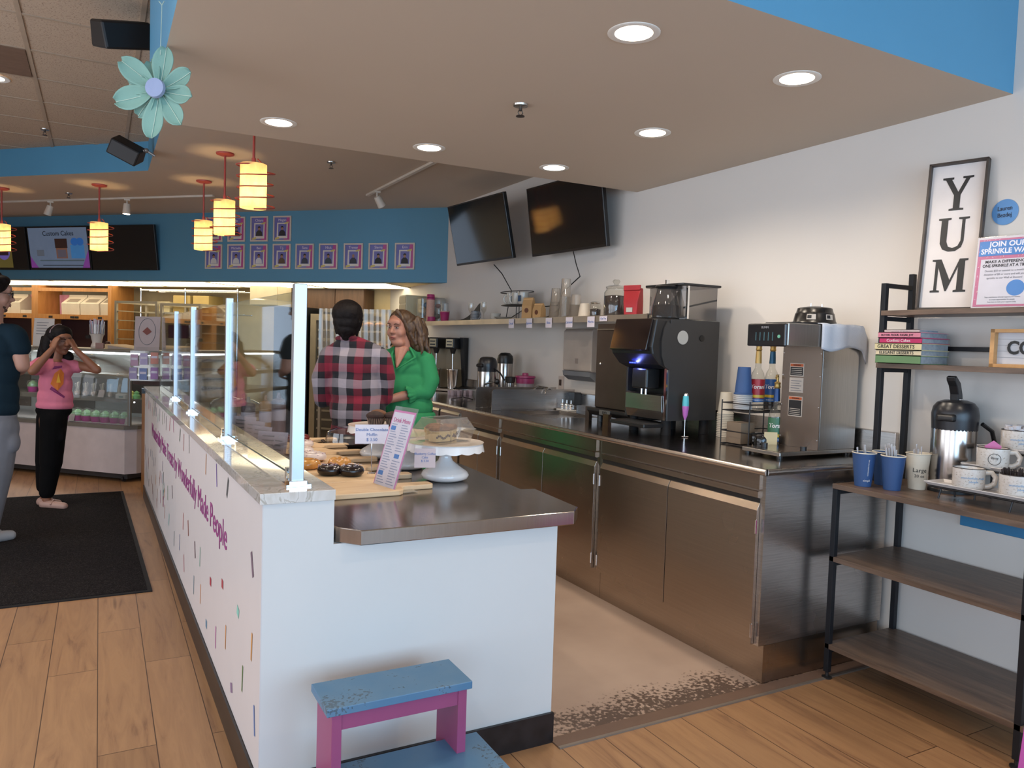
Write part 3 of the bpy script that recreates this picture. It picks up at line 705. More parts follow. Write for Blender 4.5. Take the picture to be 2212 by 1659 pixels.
for u, z, nm, sh, lab in frames:
    t = thing('photo_frame', lab, 'photo frame', D(u, KB*_s-.016, z), DG, 'framed staff photos on the blue bulkhead')
    f = MB(); w, h = .121, .148
    for a, b in (((-w,0,-h), (w,.015,-h+.017)), ((-w,0,h-.017), (w,.015,h)), ((-w,0,-h+.017), (-w+.017,.015,h-.017)), ((w-.017,0,-h+.017), (w,.015,h-.017))): f.box(a, b)
    f.build('frame', pf, t, smooth=0)
    p = MB(); p.mi = 0; p.poly([(-w+.017,.008,-h+.017), (w-.017,.008,-h+.017), (w-.017,.008,h-.017), (-w+.017,.008,h-.017)])
    p.mi = 1; p.poly([(-w+.017,.0076,-h+.017), (.02,.0076,-h+.017), (.06,.0076,h-.017), (-w+.017,.0076,h-.017)])
    p.mi = 2; p.poly([(-.075,.007,-.115), (.07,.007,-.115), (.075,.007,.07), (-.07,.007,.07)])
    p.mi = 1; p.poly([(-.055,.0066,-.085), (.055,.0066,-.085), (.058,.0066,.055), (-.053,.0066,.055)])
    p.mi = 3; p.poly([(.03,.0062,.05), (.085,.0062,.062), (.085,.0062,.082), (.03,.0062,.07)]); p.poly([(-.095,.0062,-.13), (-.04,.0062,-.12), (-.04,.0062,-.095), (-.095,.0062,-.105)])
    p.build('print', [ppk, pbl, pwh, tape], t, smooth=0)
    s = MB(); s.mi = 0; s.poly([(-.045,.006,-.083), (.045,.006,-.083), (.04,.006,-.04), (.016,.006,-.015), (-.016,.006,-.015), (-.04,.006,-.04)])
    s.mi = 1; s.poly([(x, .0056, z_) for x, z_ in E_(0, .004, .0155, .021, 14)]); s.mi = 2
    if 'bald' not in lab: s.poly([(x, .0052, z_) for x, z_ in [(-.017,.002), (-.013,.012), (0,.015), (.013,.012), (.017,.002), (.018,.02), (.008,.031), (-.008,.031), (-.018,.02)]])
    s.build('portrait', [M('pshirt'+sh[1:], sh, .5), skin_d, M('print_hair', '#231a16', .5)], t, smooth=0)
    if nm: text(nm, .042, inkn, t, (.0, .006, .10), Euler((PI/2, 0, 0)), 'name_lettering', world=False)

t = thing('ceiling_sensor', 'small white triangular sensor on the ceiling beside the track rail', 'sensor', (2.74, 5.55, ZF))
MB().prism([(-.09, -.05), (.09, -.05), (.0, .07)], -.03, -.0005).build('cover', trk, t, smooth=0, bevel=.006)

# ---------------- curved glass display case ----------------
grey = M('case_grey', '#77736b', .35, .3); whitel = M('case_white', '#bdb0ae', .4); led = M('led_strip', '#ffffff', .4, emit='#f4f8ff', es=7)
CW, CL = .80, 2.9
case = thing('display_case', 'curved glass bakery display case with white base', 'display case', D(-5.60, 5.97, 0), DG)
b = MB(); b.prism([(-CL, 0), (-.06, 0), (0, .09), (0, CW), (-CL, CW)], .085, .52); b.build('base', whitel, case, smooth=0)
MB().prism([(-CL, .05), (-.07, .05), (-.04, CW), (-CL, CW)], .03, .085).build('plinth', M('case_plinth', '#2c2a2a', .5), case, smooth=0)
w = MB()
for x in (-.12, -1.1, -2.1): w.cyl((x-.01, .06, .028), (x+.01, .06, .028), .027, n=14)
w.build('caster', black, case)
MB().prism([(-CL, -.012), (-.06, -.012), (.012, .085), (.012, CW), (-CL, CW)], .52, .555).build('ledge', grey, case, smooth=0)
def curve(x, r0=0):
    P = [(x, .02, .56), (x, .02, .80), (x, .02, .98)]
    for i in range(1, 9):
        a = i/8*PI/2; P.append((x, .02+.24*(1-math.cos(a)), .98+.28*math.sin(a)))
    P.append((x, .72, 1.262)); return P
for x in (-.022, -1.45, -CL+.02): MB().tube(curve(x), .018, 10).build('frame_rib', grey, case)
g = MB(); prof = curve(0); n = len(prof)
g.add([(-.03, p[1]+.004, p[2]) for p in prof]+[(-CL+.02, p[1]+.004, p[2]) for p in prof], [(i, i+1, n+i+1, n+i) for i in range(n-1)])
g.build('curved_glass', glass, case, solid=.004)
e = MB(); e.poly([(-.012, p[1], p[2]) for p in prof]+[(-.012, .72, .56)]); e.build('end_glass', glass, case, smooth=0)
for z, y0 in ((.80, .10), (1.02, .22)):
    MB().box((-CL+.03, y0, z), (-.05, .70, z+.012)).build('glass_shelf', M('shelf_pale', '#9a9a96', .2), case, smooth=0)
    MB().box((-CL+.03, y0-.012, z-.028), (-.05, y0, z+.016)).build('shelf_rail', grey, case, smooth=0)
MB().box((-CL+.03, .30, 1.235), (-.05, .34, 1.255)).build('led_light', led, case, smooth=0)
MB().box((-CL+.03, .10, .775), (-.05, .12, .785)).build('led_light', led, case, smooth=0)
b = MB(); b.box((-CL+.02, .70, .56), (-.03, .73, 1.26)); b.build('back_wall', M('case_inside', '#a6a8a4', .3), case, smooth=0)
for x in (-.45, -1.3, -2.2): MB().box((x-.20, .692, .60), (x+.18, .699, 1.2)).build('back_door', M('case_dark_door', '#57504a', .25), case, smooth=0)
MB().box((-CL, .24, 1.262), (.0, CW, 1.285)).build('top', grey, case, smooth=0)
MB().box((-CL+.03, .06, .556), (-.05, .69, .562)).build('deck', M('case_deck', '#d2ccc8', .4), case, smooth=0)
for i in range(3):
    a = area('case_light', D(-5.6-.5-i*.9, 5.97+.34, 1.225), (0, 0, DG), .8, .04, 6, (.93, .97, 1))

# cupcakes in magenta cups under clear domes along the bottom deck
mag = M('magenta_card', '#b02a86', .5); frost = M('mint_frosting', '#9ccf9c', .6, bump=.3); capm = glassy('dome_plastic', (.95,.97,.95), 2.2, .06, .06, (.8,.8,.8))
def cupcake(u, w_, z, lab, first=None):
    if first: return dup(first, D(u, w_, z), None, lab)
    t = thing('boxed_cupcake', lab, 'cupcake', D(u, w_, z), DG, 'cupcakes in magenta cups inside the display case')
    MB().lathe([(.042, 0), (.052, .055)], n=20).build('cup', mag, t, smooth=40)
    MB().lathe([(.05, .055), (.052, .067), (.041, .078), (.043, .087), (.03, .10), (.015, .112), (.001, .118)], n=20).build('frosting', frost, t)
    MB().lathe([(.054, .055), (.056, .09), (.044, .122), (.001, .136)], n=20, cap0=False).build('dome_lid', capm, t)
    return t
c0 = None
names = ['first', 'second', 'third', 'fourth', 'fifth', 'sixth', 'seventh', 'eighth']
for i in range(8):
    o = cupcake(-5.76-.115*i, 6.07, .563, 'mint cupcake in magenta cup on the case floor, %s from its right end' % names[i], c0); c0 = c0 or o
for i in range(3):
    dup(c0, D(-6.78-.14*i, 6.2, .813), None, 'domed cupcake in magenta cup on the middle shelf, %s of the left group' % ['right', 'middle', 'left'][i])
# cake pops standing in clear bags on the middle shelf
stick = M('pop_stick', '#e8dcc0', .5); bag = glassy('bag_film', (.97,.97,.96), 3.0, .12, .14, (.85,.83,.8))
p0 = None; k = 0
ordn = ['first','second','third','fourth','fifth','sixth','seventh','eighth','ninth','tenth','eleventh','twelfth','thirteenth','fourteenth','fifteenth','sixteenth']
for i in range(16):
    u = -5.86 - i*.052; w_ = 6.10 + (i % 2)*.07; lab = 'bagged cake pop on the middle case shelf, %s from the right' % ordn[i]
    if p0: p0_ = dup(p0, D(u, w_, .813), DG + rnd.uniform(-.5, .5), lab); continue
    t = thing('cake_pop', lab, 'cake pop', D(u, w_, .813), DG, 'cake pops on the middle shelf of the case')
    MB().ball((0, 0, .024), .022, 14, 8).build('cake_ball', M('pop_cake', '#c7a890', .6), t)
    MB().tube([(0,0,.04), (.008,0,.135)], .0025, 6).build('stick', stick, t)
    MB().lathe([(.026, 0), (.027, .035), (.010, .075), (.02, .11), (.024, .125)], n=12, cap0=False, cap1=False).build('bag', bag, t)
    p0 = t
c = thing('treat_box', 'small white box with teal label on the middle case shelf', 'box', D(-5.70, 6.05, .813), DG)
MB().box((-.12, -.03, 0), (.0, .05, .045)).build('carton', M('carton_white', '#dcdcd6', .5), c, smooth=0)
MB().poly([(-.08, -.0305, .012), (-.03, -.0305, .012), (-.03, -.0305, .026), (-.08, -.0305, .026)]).build('label', M('teal_label', '#4a8690', .5), c, smooth=0)
for i, (u, col) in enumerate(((-5.72, '#c9cf7a'), (-5.66, '#78b87a'))):
    tag(place(MB().lathe([(.03, 0), (.035, .03), (.02, .05), (.028, .06), (.001, .08)], n=16).build('frosted_treat', M('treat'+col[1:], col, .6)), D(u, 6.12, .813)), ['yellow frosted treat at the right end of the middle case shelf', 'green frosted treat behind the corner rib of the case'][i], 'pastry')
# small price cards in the case
for i, (u, z, w_) in enumerate(((-5.66, .565, 6.0), (-6.35, .565, 6.0), (-6.02, .815, 6.035))):
    tag(place(MB().prism([(0, 0), (.02, .07), (.022, .07), (.004, 0)], -.035, .035, 'x').build('price_card', M('card_pale', '#b8aaa8', .5)), D(u, w_, z), DG), ['pale price card at the right end of the case floor', 'pale price card at the left end of the cupcake row', 'pale price card among the cake pops'][i], 'price card')

# things on top of the case
t = thing('straw_jar', 'clear jar of wrapped straws on a white stand on the case', 'jar', D(-6.48, 6.45, 1.286), DG)
MB().lathe([(.055, 0), (.06, .02), (.045, .06), (.06, .13), (.075, .15)], n=24).build('stand', M('stand_white', '#c6beb8', .4), t)
MB().lathe([(.07, .15), (.075, .25)], n=24, cap0=False, cap1=False).build('jar', plastic_clear, t)
b = MB()
for i in range(34):
    a = rnd.uniform(0, 2*PI); r = .06*math.sqrt(rnd.random()); a2 = a+rnd.uniform(-.4, .4); r2 = r+.02*rnd.random()
    b.mi = rnd.randrange(3); b.tube([(r*math.cos(a), r*math.sin(a), .155), (r2*math.cos(a2), r2*math.sin(a2), .28+.03*rnd.random())], .005, 5)
b.build('straws', [M('straw_blue', '#8798ba', .5), M('straw_white', '#cfcfd6', .5), M('straw_pink', '#b493a6', .5)], t, kind='stuff')
MB().box((-.075, -.075, .10), (-.03, -.06, .135)).build('black_tag', black, t, smooth=0)
bi = thing('ring_binder', 'beige ring binder lying on the display case', 'binder', D(-6.02, 6.42, 1.286), DG+.1)
MB().prism([(-.19, 0), (.21, 0), (.21, .006), (-.17, .05), (-.19, .05)], -.14, .16, 'y').build('cover', M('binder_kraft', '#b39a76', .6), bi, smooth=0, bevel=.002)
MB().prism([(-.15, .006), (.18, .006), (-.15, .038)], -.145, -.13, 'y').build('pages', M('binder_page', '#8c8078', .6), bi, smooth=0)
tag(place(MB().lathe([(.03, 0), (.04, .03), (.02, .075), (.001, .08)], n=20).build('brown_vase', M('glaze_brown', '#3c1f14', .3)), D(-6.27, 6.38, 1.286)), 'small dark brown ornament beside the straw jar', 'ornament')
tag(place(MB().box((-.05, 0, 0), (.05, .01, .06)).build('small_card', M('card_mauve', '#8c706c', .5)), D(-6.30, 6.30, 1.286), DG), 'small mauve card on the case beside the binder', 'card')
def sheet(name, lab, cat, loc, w, h, rz, lean, mat, extra=None):
    t = thing(name, lab, cat, loc, rz); t.rotation_euler = (lean, 0, rz)
    MB().box((-w/2, 0, 0), (w/2, .004, h)).build('panel', mat, t, smooth=0)
    return t
p = sheet('menu_board', 'white printed menu sheet standing at the left of the case', 'sign', D(-7.10, 6.35, 1.286), .22, .30, DG+.25, -.1, M('paper_white', '#c6c2bf', .5))
for i in range(5): MB().box((-.08, -.002, .25-.03*i), (.05-.02*(i%2), 0, .256-.03*i)).build('print_line', M('ink_grey', '#6f7078', .6), p, smooth=0)

# ---------------- honey wood shelving ----------------
def bay(u0, u1, lab):
    t = thing('wood_shelving', lab, 'shelving', D((u0+u1)/2, 8.74, 0), DG, 'honey coloured shelving bays behind the case'); h = (u1-u0)/2
    for s_ in (-1, 1): MB().box((s_*h-.03, 0, 0), (s_*h+.03, .42, 2.12)).build('side_panel', orangewood, t, smooth=0)
    MB().box((-h+.03, .0, 1.63), (h-.03, .42, 1.70)).build('shelf', orangewood, t, smooth=0)
    MB().box((-h+.03, .0, 2.03), (h-.03, .03, 2.08)).build('top_rail', orangewood, t, smooth=0)
    MB().box((-h+.03, .0, 1.12), (h-.03, .42, 1.17)).build('shelf', orangewood, t, smooth=0)
    MB().box((-h+.03, .40, .0), (h-.03, .42, 1.63)).build('back_panel', M('dark_plum_panel', '#3d2830', .6), t, smooth=0)
    b = MB(); n = 30; V = []
    for i in range(n+1):
        x = -h+.05+(2*h-.1)*i/n; V += [(x, .35+.018*math.sin(i*1.9)+.01*math.sin(i*.7), 2.0), (x, .35+.018*math.sin(i*1.9+.6), 1.702)]
    b.add(V, [(2*i, 2*i+1, 2*i+3, 2*i+2) for i in range(n)]); b.build('curtain', M('pink_curtain', '#c9899e', .8), t, smooth=60)
    for x in (-h*.6, 0, h*.12, h*.75): MB().box((x-.035, -.003, 1.645), (x+.035, 0, 1.675)).build('shelf_clip', black, t, smooth=0)
bay(-9.89, -8.565, 'honey wood shelving bay holding three white cake boxes')
bay(-11.22, -9.95, 'honey wood shelving bay at the left edge with pink curtain')
wb = M('cake_box_white', '#b5aa9b', .6)
def gable(u, w_, z, lab, s=1.0):
    t = thing('gable_cake_box', lab, 'cake box', D(u, w_, z), DG, 'white gable cake boxes on the shelving')
    a = .165*s; b_ = .15; h = .16
    MB().prism([(-b_, 0), (b_, 0), (b_+.01, h), (0.02, h+.10), (.02, h+.13), (-.02, h+.13), (-.02, h+.10), (-b_-.01, h)][::1], -a, a, 'x').build('carton', wb, t, smooth=0)
    MB().add([(-a*.62, -.135, h+.022), (a*.62, -.135, h+.022), (a*.62, -.05, h+.078), (-a*.62, -.05, h+.078)], [(0,1,2,3)]).build('window', M('box_window', '#8a8076', .25), t, smooth=0)
gable(-9.34, 8.97, 1.702, 'white gable cake box at the left of three on the shelf')
gable(-8.995, 8.97, 1.702, 'white gable cake box in the middle of three on the shelf')
gable(-8.74, 8.99, 1.702, 'white gable cake box at the right of three, end panel visible', .5)
gable(-10.45, 8.97, 1.702, 'white gable cake box in the left bay behind the dark haired man')
tag(place(MB().box((-.16, -.12, 0), (.16, .12, .05)).build('flat_carton', wb, bevel=.003, smooth=0), D(-10.10, 8.92, 1.702), DG), 'flat white carton on the left shelving bay', 'box')

# ---------------- racks and fridges behind the pass ----------------
rk = M('rack_aluminium', '#b5ac9a', .35, .6)
def bunrack(u, w_, W, Hh, lab, dep=.55, trays=9, cover=False):
    t = thing('bakery_rack', lab, 'rack', D(u, w_, 0), DG, 'tall aluminium bakery racks')
    for x in (-W/2, W/2):
        for y in (0, dep):
            MB().box((x-.016, y-.016, .08), (x+.016, y+.016, Hh)).build('upright', rk, t, smooth=0)
    b = MB()
    for y in (0, dep): b.box((-W/2, y-.014, Hh-.03), (W/2, y+.014, Hh))
    for x in (-W/2, W/2): b.box((x-.014, 0, Hh-.03), (x+.014, dep, Hh))
    b.build('top_frame', rk, t, smooth=0)
    b = MB()
    for i in range(trays):
        z = Hh-.14-i*.125; 
        b.box((-W/2+.016, 0.0, z), (-W/2+.05, dep, z+.012)); b.box((W/2-.05, 0.0, z), (W/2-.016, dep, z+.012)); b.box((-W/2+.016, dep-.02, z), (W/2-.016, dep, z+.022))
    b.build('tray_slides', rk, t, smooth=0, kind='stuff')
    for i in range(3, trays, 1):
        if cover or i > 3:
            z = Hh-.125-i*.125; MB().box((-W/2+.03, .01, z), (W/2-.03, dep-.03, z+.02)).build('tray', M('dark_tray', '#4c4139' if not cover else '#8d8577', .4, .5), t, smooth=0)
    if cover: pass
    b = MB()
    for x in (-W/2, W/2):
        for y in (0, dep): b.cyl((x, y, 0), (x, y, .08), .03, n=12)
    b.build('casters', black, t)
    return t
bunrack(-7.69, 8.3, .66, 1.885, 'tall bakery rack standing right of the honey wood shelving')
bunrack(-7.0, 8.32, .60, 1.865, 'tall bakery rack seen behind the brochure holder')
r = bunrack(-4.40, 8.2, .92, 1.825, 'plastic covered bakery rack behind the two people talking', .40, 9, True)
film = glassy('rack_film', (.94,.92,.86), 2.6, .16, .33, (.80,.74,.60))
V = []; n = 46; F = []
for i in range(n+1):
    x = -.47+.94*i/n; 
    for z in (1.83, 1.5, 1.1, .7): V.append((x, -.03+.012*math.sin(i*1.7+z*3)+.008*math.sin(i*.6), z))
for i in range(n):
    for j in range(3): F.append((i*4+j, i*4+j+1, (i+1)*4+j+1, (i+1)*4+j))
MB().add(V, F).build('plastic_cover', film, r, smooth=60)
for z in (1.62, 1.37):
    b = MB()
    for i in range(6): b.ball((-.36+.145*i, .2, z+.035), .05, 12, 7, sx=1.3, sz=.55)
    b.build('bread', M('bread_crust', '#c08a4e', .7), r, kind='stuff')
t = thing('glass_door_fridge', 'tall fridge with framed glass door behind the man in plaid', 'fridge', D(-4.93, 8.68, 0), DG)
MB().box((-.36, .02, 0), (.36, .55, 1.78)).build('cabinet', M('fridge_dark', '#3a3732', .4), t, smooth=0)
f = MB(); 
for a, b in (((-.36,-.02,.1), (-.28,.02,1.78)), ((.28,-.02,.1), (.36,.02,1.78)), ((-.28,-.02,1.70), (.28,.02,1.78)), ((-.28,-.02,.1), (.28,.02,.18))): f.box(a, b)
f.build('door_frame', M('fridge_frame', '#a89c84', .35, .5), t, smooth=0)
MB().box((-.28, 0, .18), (.28, .008, 1.70)).build('door_glass', M('fridge_glass', '#4b463f', .1, coat=.4), t, smooth=0)
b = MB()
for i in range(12): b.box((-.26, -.004, .3+i*.115), (.26, -.001, .325+i*.115))
b.build('shelf_edges', M('fridge_shelf', '#8e8672', .3), t, smooth=0)
t = thing('black_upright_cooler', 'black upright cooler left of the glass door fridge', 'cooler', D(-5.57, 8.66, 0), DG)
MB().box((-.26, 0, 0), (.24, .55, 1.86)).build('body', M('cooler_black', '#15171a', .3), t, smooth=0)
MB().box((.17, -.03, .9), (.20, 0, 1.5)).build('handle', chrome, t, smooth=0)
t = thing('wall_cabinet', 'brown wood wall cabinet hung under the kitchen ceiling', 'cabinet', D(-5.10, 8.95, 1.84), DG)
MB().box((-.42, 0, 0), (.42, .27, .285)).build('carcass', darkwood, t, smooth=0)
for x0, x1 in ((-.415, -.005), (.005, .415)): MB().box((x0, -.015, .005), (x1, -.001, .28)).build('door', darkwood, t, smooth=0)
t = thing('wall_cabinet', 'cream wall cabinet half hidden by the first glass post', 'cabinet', D(-5.86, 8.55, 1.87), DG)
MB().box((-.26, 0, 0), (.16, .3, .25)).build('carcass', M('cream_laminate', '#bdb094', .5), t, smooth=0)
MB().box((-.25, -.012, .01), (.15, 0, .24)).build('door', M('cream_laminate'), t, smooth=0)
# wire storage shelf with cartons near the ceiling
t = thing('wire_storage_shelf', 'chrome wire shelving full of cartons behind the bakery racks', 'shelving', D(-7.4, 8.88, 0), DG)
for x in (-.75, 0, .85):
    MB().cyl((x, 0, 0), (x, 0, 2.1), .013, n=10).build('post', chrome, t)
for z in (1.76, 2.08):
    b = MB()
    for i in range(45): b.box((-.75+i*.036, 0, z), (-.747+i*.036+.003, .33, z+.004))
    for y in (0, .16, .33): b.box((-.75, y-.004, z-.012), (.85, y+.004, z+.004))
    b.build('wire_shelf', chrome, t, smooth=0)
kr_ = M('kraft_box', '#a28a54', .7)
for i, (x, w_, h, lab) in enumerate(((-.38, .2, .15, 'small cream carton on the wire shelf'), (-.08, .28, .24, 'yellowish cardboard carton on the wire shelf, left of two'), (.24, .26, .24, 'yellowish cardboard carton on the wire shelf, right of two'))):
    tag(place(MB().box((-w_/2, 0, 0), (w_/2, .3, h)).build('carton', kr_ if i else M('cream_box', '#c2b48e', .6), smooth=0, bevel=.003), D(-7.4+x, 8.90, 1.766), DG), lab, 'carton')

# floor mat
t = NT('mat_pile'); co = t.coord(); nz = t.n('ShaderNodeTexNoise', i_Scale=160.0, i_Detail=4.0); t.l(co, nz.inputs['Vector'])
cc = t.ramp(nz.outputs[0], [(.35, (.008,.007,.007)), (.62, (.026,.022,.022)), (.72, (.06,.055,.05))])
t.l(cc, t.b.inputs['Base Color']); t.b.inputs['Roughness'].default_value = .95; t.b.inputs['Specular IOR Level'].default_value = .05; t.bump(nz.outputs[0], .6, .01)
mt = thing('floor_mat', 'large black entrance mat on the oak floor', 'mat', (-1.0, 6.2, 0))
MB().box((-.85, -1.50, .002), (1.21, 1.55, .009)).build('carpet', t.mat, mt, smooth=0)
f = MB()
for a, b in (((-.87,-1.53,0), (1.235,-1.50,.006)), ((-.87,1.55,0), (1.235,1.58,.006)), ((-.87,-1.50,0), (-.85,1.55,.006)), ((1.21,-1.50,0), (1.235,1.55,.006))): f.box(a, b)
f.build('rubber_border', blackmat, mt, smooth=0)
for v in mt.children:
    if v.name.startswith('carpet') or v.name.startswith('rubber'): 
        for q in v.data.vertices: q.co.x += (.035 if q.co.y < 0 and q.co.x > 0 else (-.035 if q.co.x > 0 else 0))

# ---------------- on the serving counter ----------------
ZC = .8655
bz = ZC+.0205
def board_out():
    # rectangular board with a rounded paddle handle pointing to +x
    P = [(0, -.118), (.33, -.118), (.35, -.10), (.365, -.05), (.38, -.036)]
    P += [(.46, -.034), (.49, -.034)] + [(.49+.02*math.sin(a), -.014-.02*math.cos(a)) for a in (.5, 1.0, 1.5)]
    P += [(.51, .014)] + [(.49+.02*math.cos(a), .014+.02*math.sin(a)) for a in (.4, .9, 1.4)]
    P += [(.46, .034), (.38, .036), (.365, .05), (.35, .10), (.33, .118), (0, .118)]
    return P
bl = ['nearest the camera, with the menu holder beside its handle', 'second from the camera, under the two chocolate donuts', 'third from the camera, under the glazed cruller', 'fourth from the camera', 'fifth from the camera', 'sixth from the camera', 'farthest from the camera']
b0 = MB().prism(board_out(), 0, .02).build('cutting_board', boardwood, bevel=.004, smooth=0)
tag(b0, 'pale wooden paddle board ' + bl[0], 'cutting board', 'wooden paddle boards on the counter'); place(b0, (.68, 2.845, ZC), .02)
for i in range(1, 7):
    c = b0.copy(); sc.collection.objects.link(c); c.location = (.68+.004*i, 2.845+.25*i, ZC); c.rotation_euler[2] = rnd.uniform(-.03, .03)
    c['label'] = 'pale wooden paddle board ' + bl[i]
def donut(loc, R, r, mat, lab, top=None, sprk=None, seed=0, sz=.78, tw=0):
    t = thing('donut', lab, 'donut', loc, seed, 'donuts on the wooden boards')
    MB().torus((0,0,r*sz), R, r, 36, 14, sz=sz, bump=(lambda a, q: .003*math.sin(a*7+q*2)*tw)).build('dough', mat, t, smooth=80)
    if top:
        b = MB(); V = []; F = []; n = 36; m = 9
        for i in range(n):
            a = 2*PI*i/n; dr = .006*math.sin(a*5+seed)
            for j in range(m):
                q = -.35+(PI+.7)*j/(m-1); q2 = q if 0 < q < PI else q; k = r+.0022
                V.append(((R+k*math.cos(q2)+0)*math.cos(a), (R+k*math.cos(q2))*math.sin(a), r*sz+k*math.sin(q2)*sz + (dr*.3 if j in (0, m-1) else 0)))
        for i in range(n):
            for j in range(m-1): F.append((i*m+j, ((i+1) % n)*m+j, ((i+1) % n)*m+j+1, i*m+j+1))
        b.add(V, F); b.build('icing', top, t, smooth=80)
    if sprk:
        b = MB()
        for k in range(46):
            a = rnd.uniform(0, 2*PI); q = rnd.uniform(.5, PI-.5); kk = r+.004
            c = Vector(((R+kk*math.cos(q))*math.cos(a), (R+kk*math.cos(q))*math.sin(a), r*sz+kk*math.sin(q)*sz)); d = Vector((rnd.uniform(-1,1), rnd.uniform(-1,1), 0)).normalized()*.0035
            b.mi = k % len(sprk); b.tube([c-d, c+d], .001, 5)
        b.build('sprinkles', sprk, t, kind='stuff')
    return t
dough = M('dough_golden', '#b8803e', .45, var=.15, scale=30); choc = M('chocolate_dark', '#170a0a', .22, var=.3, scale=30, coat=.3); glz = M('glaze_amber', '#c48a44', .18, var=.2, scale=40, coat=.5)
icw = M('icing_white', '#d9c9c4', .3, coat=.3); icp = M('icing_red', '#6d2018', .25, coat=.4); spw = M('sprinkle_white', '#d9cfd6', .5); spp = M('sprinkle_purple', '#8a5a7c', .5)
donut((.852, 3.145, bz), .030, .0225, choc, 'dark chocolate donut, left of the two nearest the camera', None, [spw, spp], .3, .95)
donut((.932, 3.10, bz), .030, .0225, choc, 'dark chocolate donut with white sprinkles, right of the two nearest', None, [spw], 1.1, .95)
donut((.945, 3.33, bz), .031, .021, glz, 'golden glazed cruller behind the chocolate donuts', None, None, .5, .9, 1.6)
donut((.80, 3.33, bz), .036, .024, glz, 'shiny glazed ring donut right beside the metal post', None, None, .2, .9)
donut((.87, 3.53, bz), .040, .026, dough, 'white iced donut with purple sprinkles behind the glazed one', icw, [spp, spw], .9)
donut((.87, 3.74, bz), .036, .024, dough, 'white iced plain donut on the fourth board', icw, None, .9)
donut((.93, 3.99, bz), .036, .024, dough, 'pinkish white iced donut on the fifth board', icw, [spp], .9)
donut((.97, 4.25, bz), .038, .024, dough, 'dark red iced donut on the sixth board', icp, None, .9)
donut((.74, 3.52, bz), .036, .023, choc, 'chocolate donut behind the glass near the price cards', None, None, .4)
tag(place(MB().prism([(-.035, 0), (.03, .0), (.01, .045), (-.03, .05)], -.001, .001, 'y').build('paper_tag', M('tag_paper', '#c9c6d2', .5)), (.70, 2.74, ZC+.0215), .5), 'white folded paper tag between stone cap and first board', 'price card')

# cake stands
por = M('porcelain', '#dcd9d8', .12, coat=.5, var=.01)
ptop = M('porcelain_top', '#d6cabd', .2, coat=.3, var=.02)
def stand(loc, lab, first=None, R=.165, h=.165):
    if first: return dup(first, loc, None, lab)
    t = thing('cake_stand', lab, 'cake stand', loc, 0, 'white porcelain cake stands')
    prof = [(.07, 0), (.098, .012), (.103, .026), (.094, .040), (.06, .062), (.032, .085), (.026, .10), (.028, .118), (.05, .134), (.058, h-.012)]
    MB().lathe(prof, n=48).build('pedestal', por, t, smooth=80)
    def wv(j, a, r, z):
        s = .5+.5*abs(math.sin(a*8)); return (r + (.003*s if j >= 1 else 0), z - (.011*s if j == 1 else (.011*s if j == 2 else 0)))
    b = MB(); b.lathe([(R-.006, h), (R-.001, h-.026), (R-.007, h-.026), (R-.011, h-.008), (.05, h-.011)], n=128, cap0=False, cap1=False, wave=wv)
    b.build('scalloped_rim', por, t, smooth=80)
    MB().lathe([(R-.003, h-.002), (R-.002, h+.0012), (R-.012, h-.001), (.001, h-.001)], n=64, cap0=False).build('plate', ptop, t, smooth=80)
    return t
s1 = stand((1.31, 2.99, ZC), 'white scalloped cake stand nearest the camera, holding a plastic clamshell')
stand((1.26, 3.335, ZC), 'white scalloped cake stand in the middle, behind the menu holder', s1)
stand((1.255, 3.69, ZC), 'white scalloped cake stand holding chocolate muffins', s1)
zp = ZC+.168
# clamshell with crumb cake
cl = glassy('clamshell_film', (.95,.94,.92), 3.2, .05, .07, (.8,.75,.7))
t = thing('clamshell_box', 'clear plastic clamshell with crumb cake slices on the near cake stand', 'food box', (1.305, 3.0, zp), .35)
def tub(z0, z1, a0, b0_, a1, b1): 
    V = [(-a0,-b0_,z0), (a0,-b0_,z0), (a0,b0_,z0), (-a0,b0_,z0), (-a1,-b1,z1), (a1,-b1,z1), (a1,b1,z1), (-a1,b1,z1)]; return V
b = MB(); b.add(tub(.001, .052, .092, .07, .105, .082), [(3,2,1,0), (0,1,5,4), (1,2,6,5), (2,3,7,6), (3,0,4,7)])
b.tube([(-.108,-.085,.053), (.108,-.085,.053), (.108,.085,.053), (-.108,.085,.053)], .002, 6, True); b.build('tray', cl, t, smooth=0)
b = MB(); b.add(tub(.055, .100, .105, .082, .078, .06), [(4,5,6,7), (0,1,5,4), (1,2,6,5), (2,3,7,6), (3,0,4,7)])
b.tube([(-.078,-.06,.100), (.078,-.06,.100), (.078,.06,.100), (-.078,.06,.100)], .0025, 6, True); b.build('lid', cl, t, smooth=0)
cake = M('crumb_cake', '#b49a6c', .8, var=.12, scale=40, bump=.4); crumb = M('crumb_topping', '#8a6040', .8, var=.3, scale=60, bump=.8); berry = M('blueberry', '#2a1a2e', .5, var=.4, scale=60)
def slice_(x, y, rz, lab):
    s = thing('crumb_cake_slice', lab, 'cake', (1.305+x, 3.0+y, zp+.003), rz, 'crumb cake slices in the clamshell')
    MB().prism([(-.04, 0), (.04, 0), (.038, .045), (-.036, .048)], -.025, .025, 'y').build('sponge', cake, s, smooth=0, bevel=.003)
    b = MB(); b.prism([(-.041, .046), (.04, .044), (.035, .060), (.01, .068), (-.02, .066), (-.036, .058)], -.027, .027, 'y'); b.build('topping', crumb, s, smooth=0, bevel=.004)
    b = MB(); 
    for i in range(9): b.ball((-.034+.0085*i, -.026, .02+.006*math.sin(i*1.1)), .005, 8, 6)
    b.build('berry_swirl', berry, s)
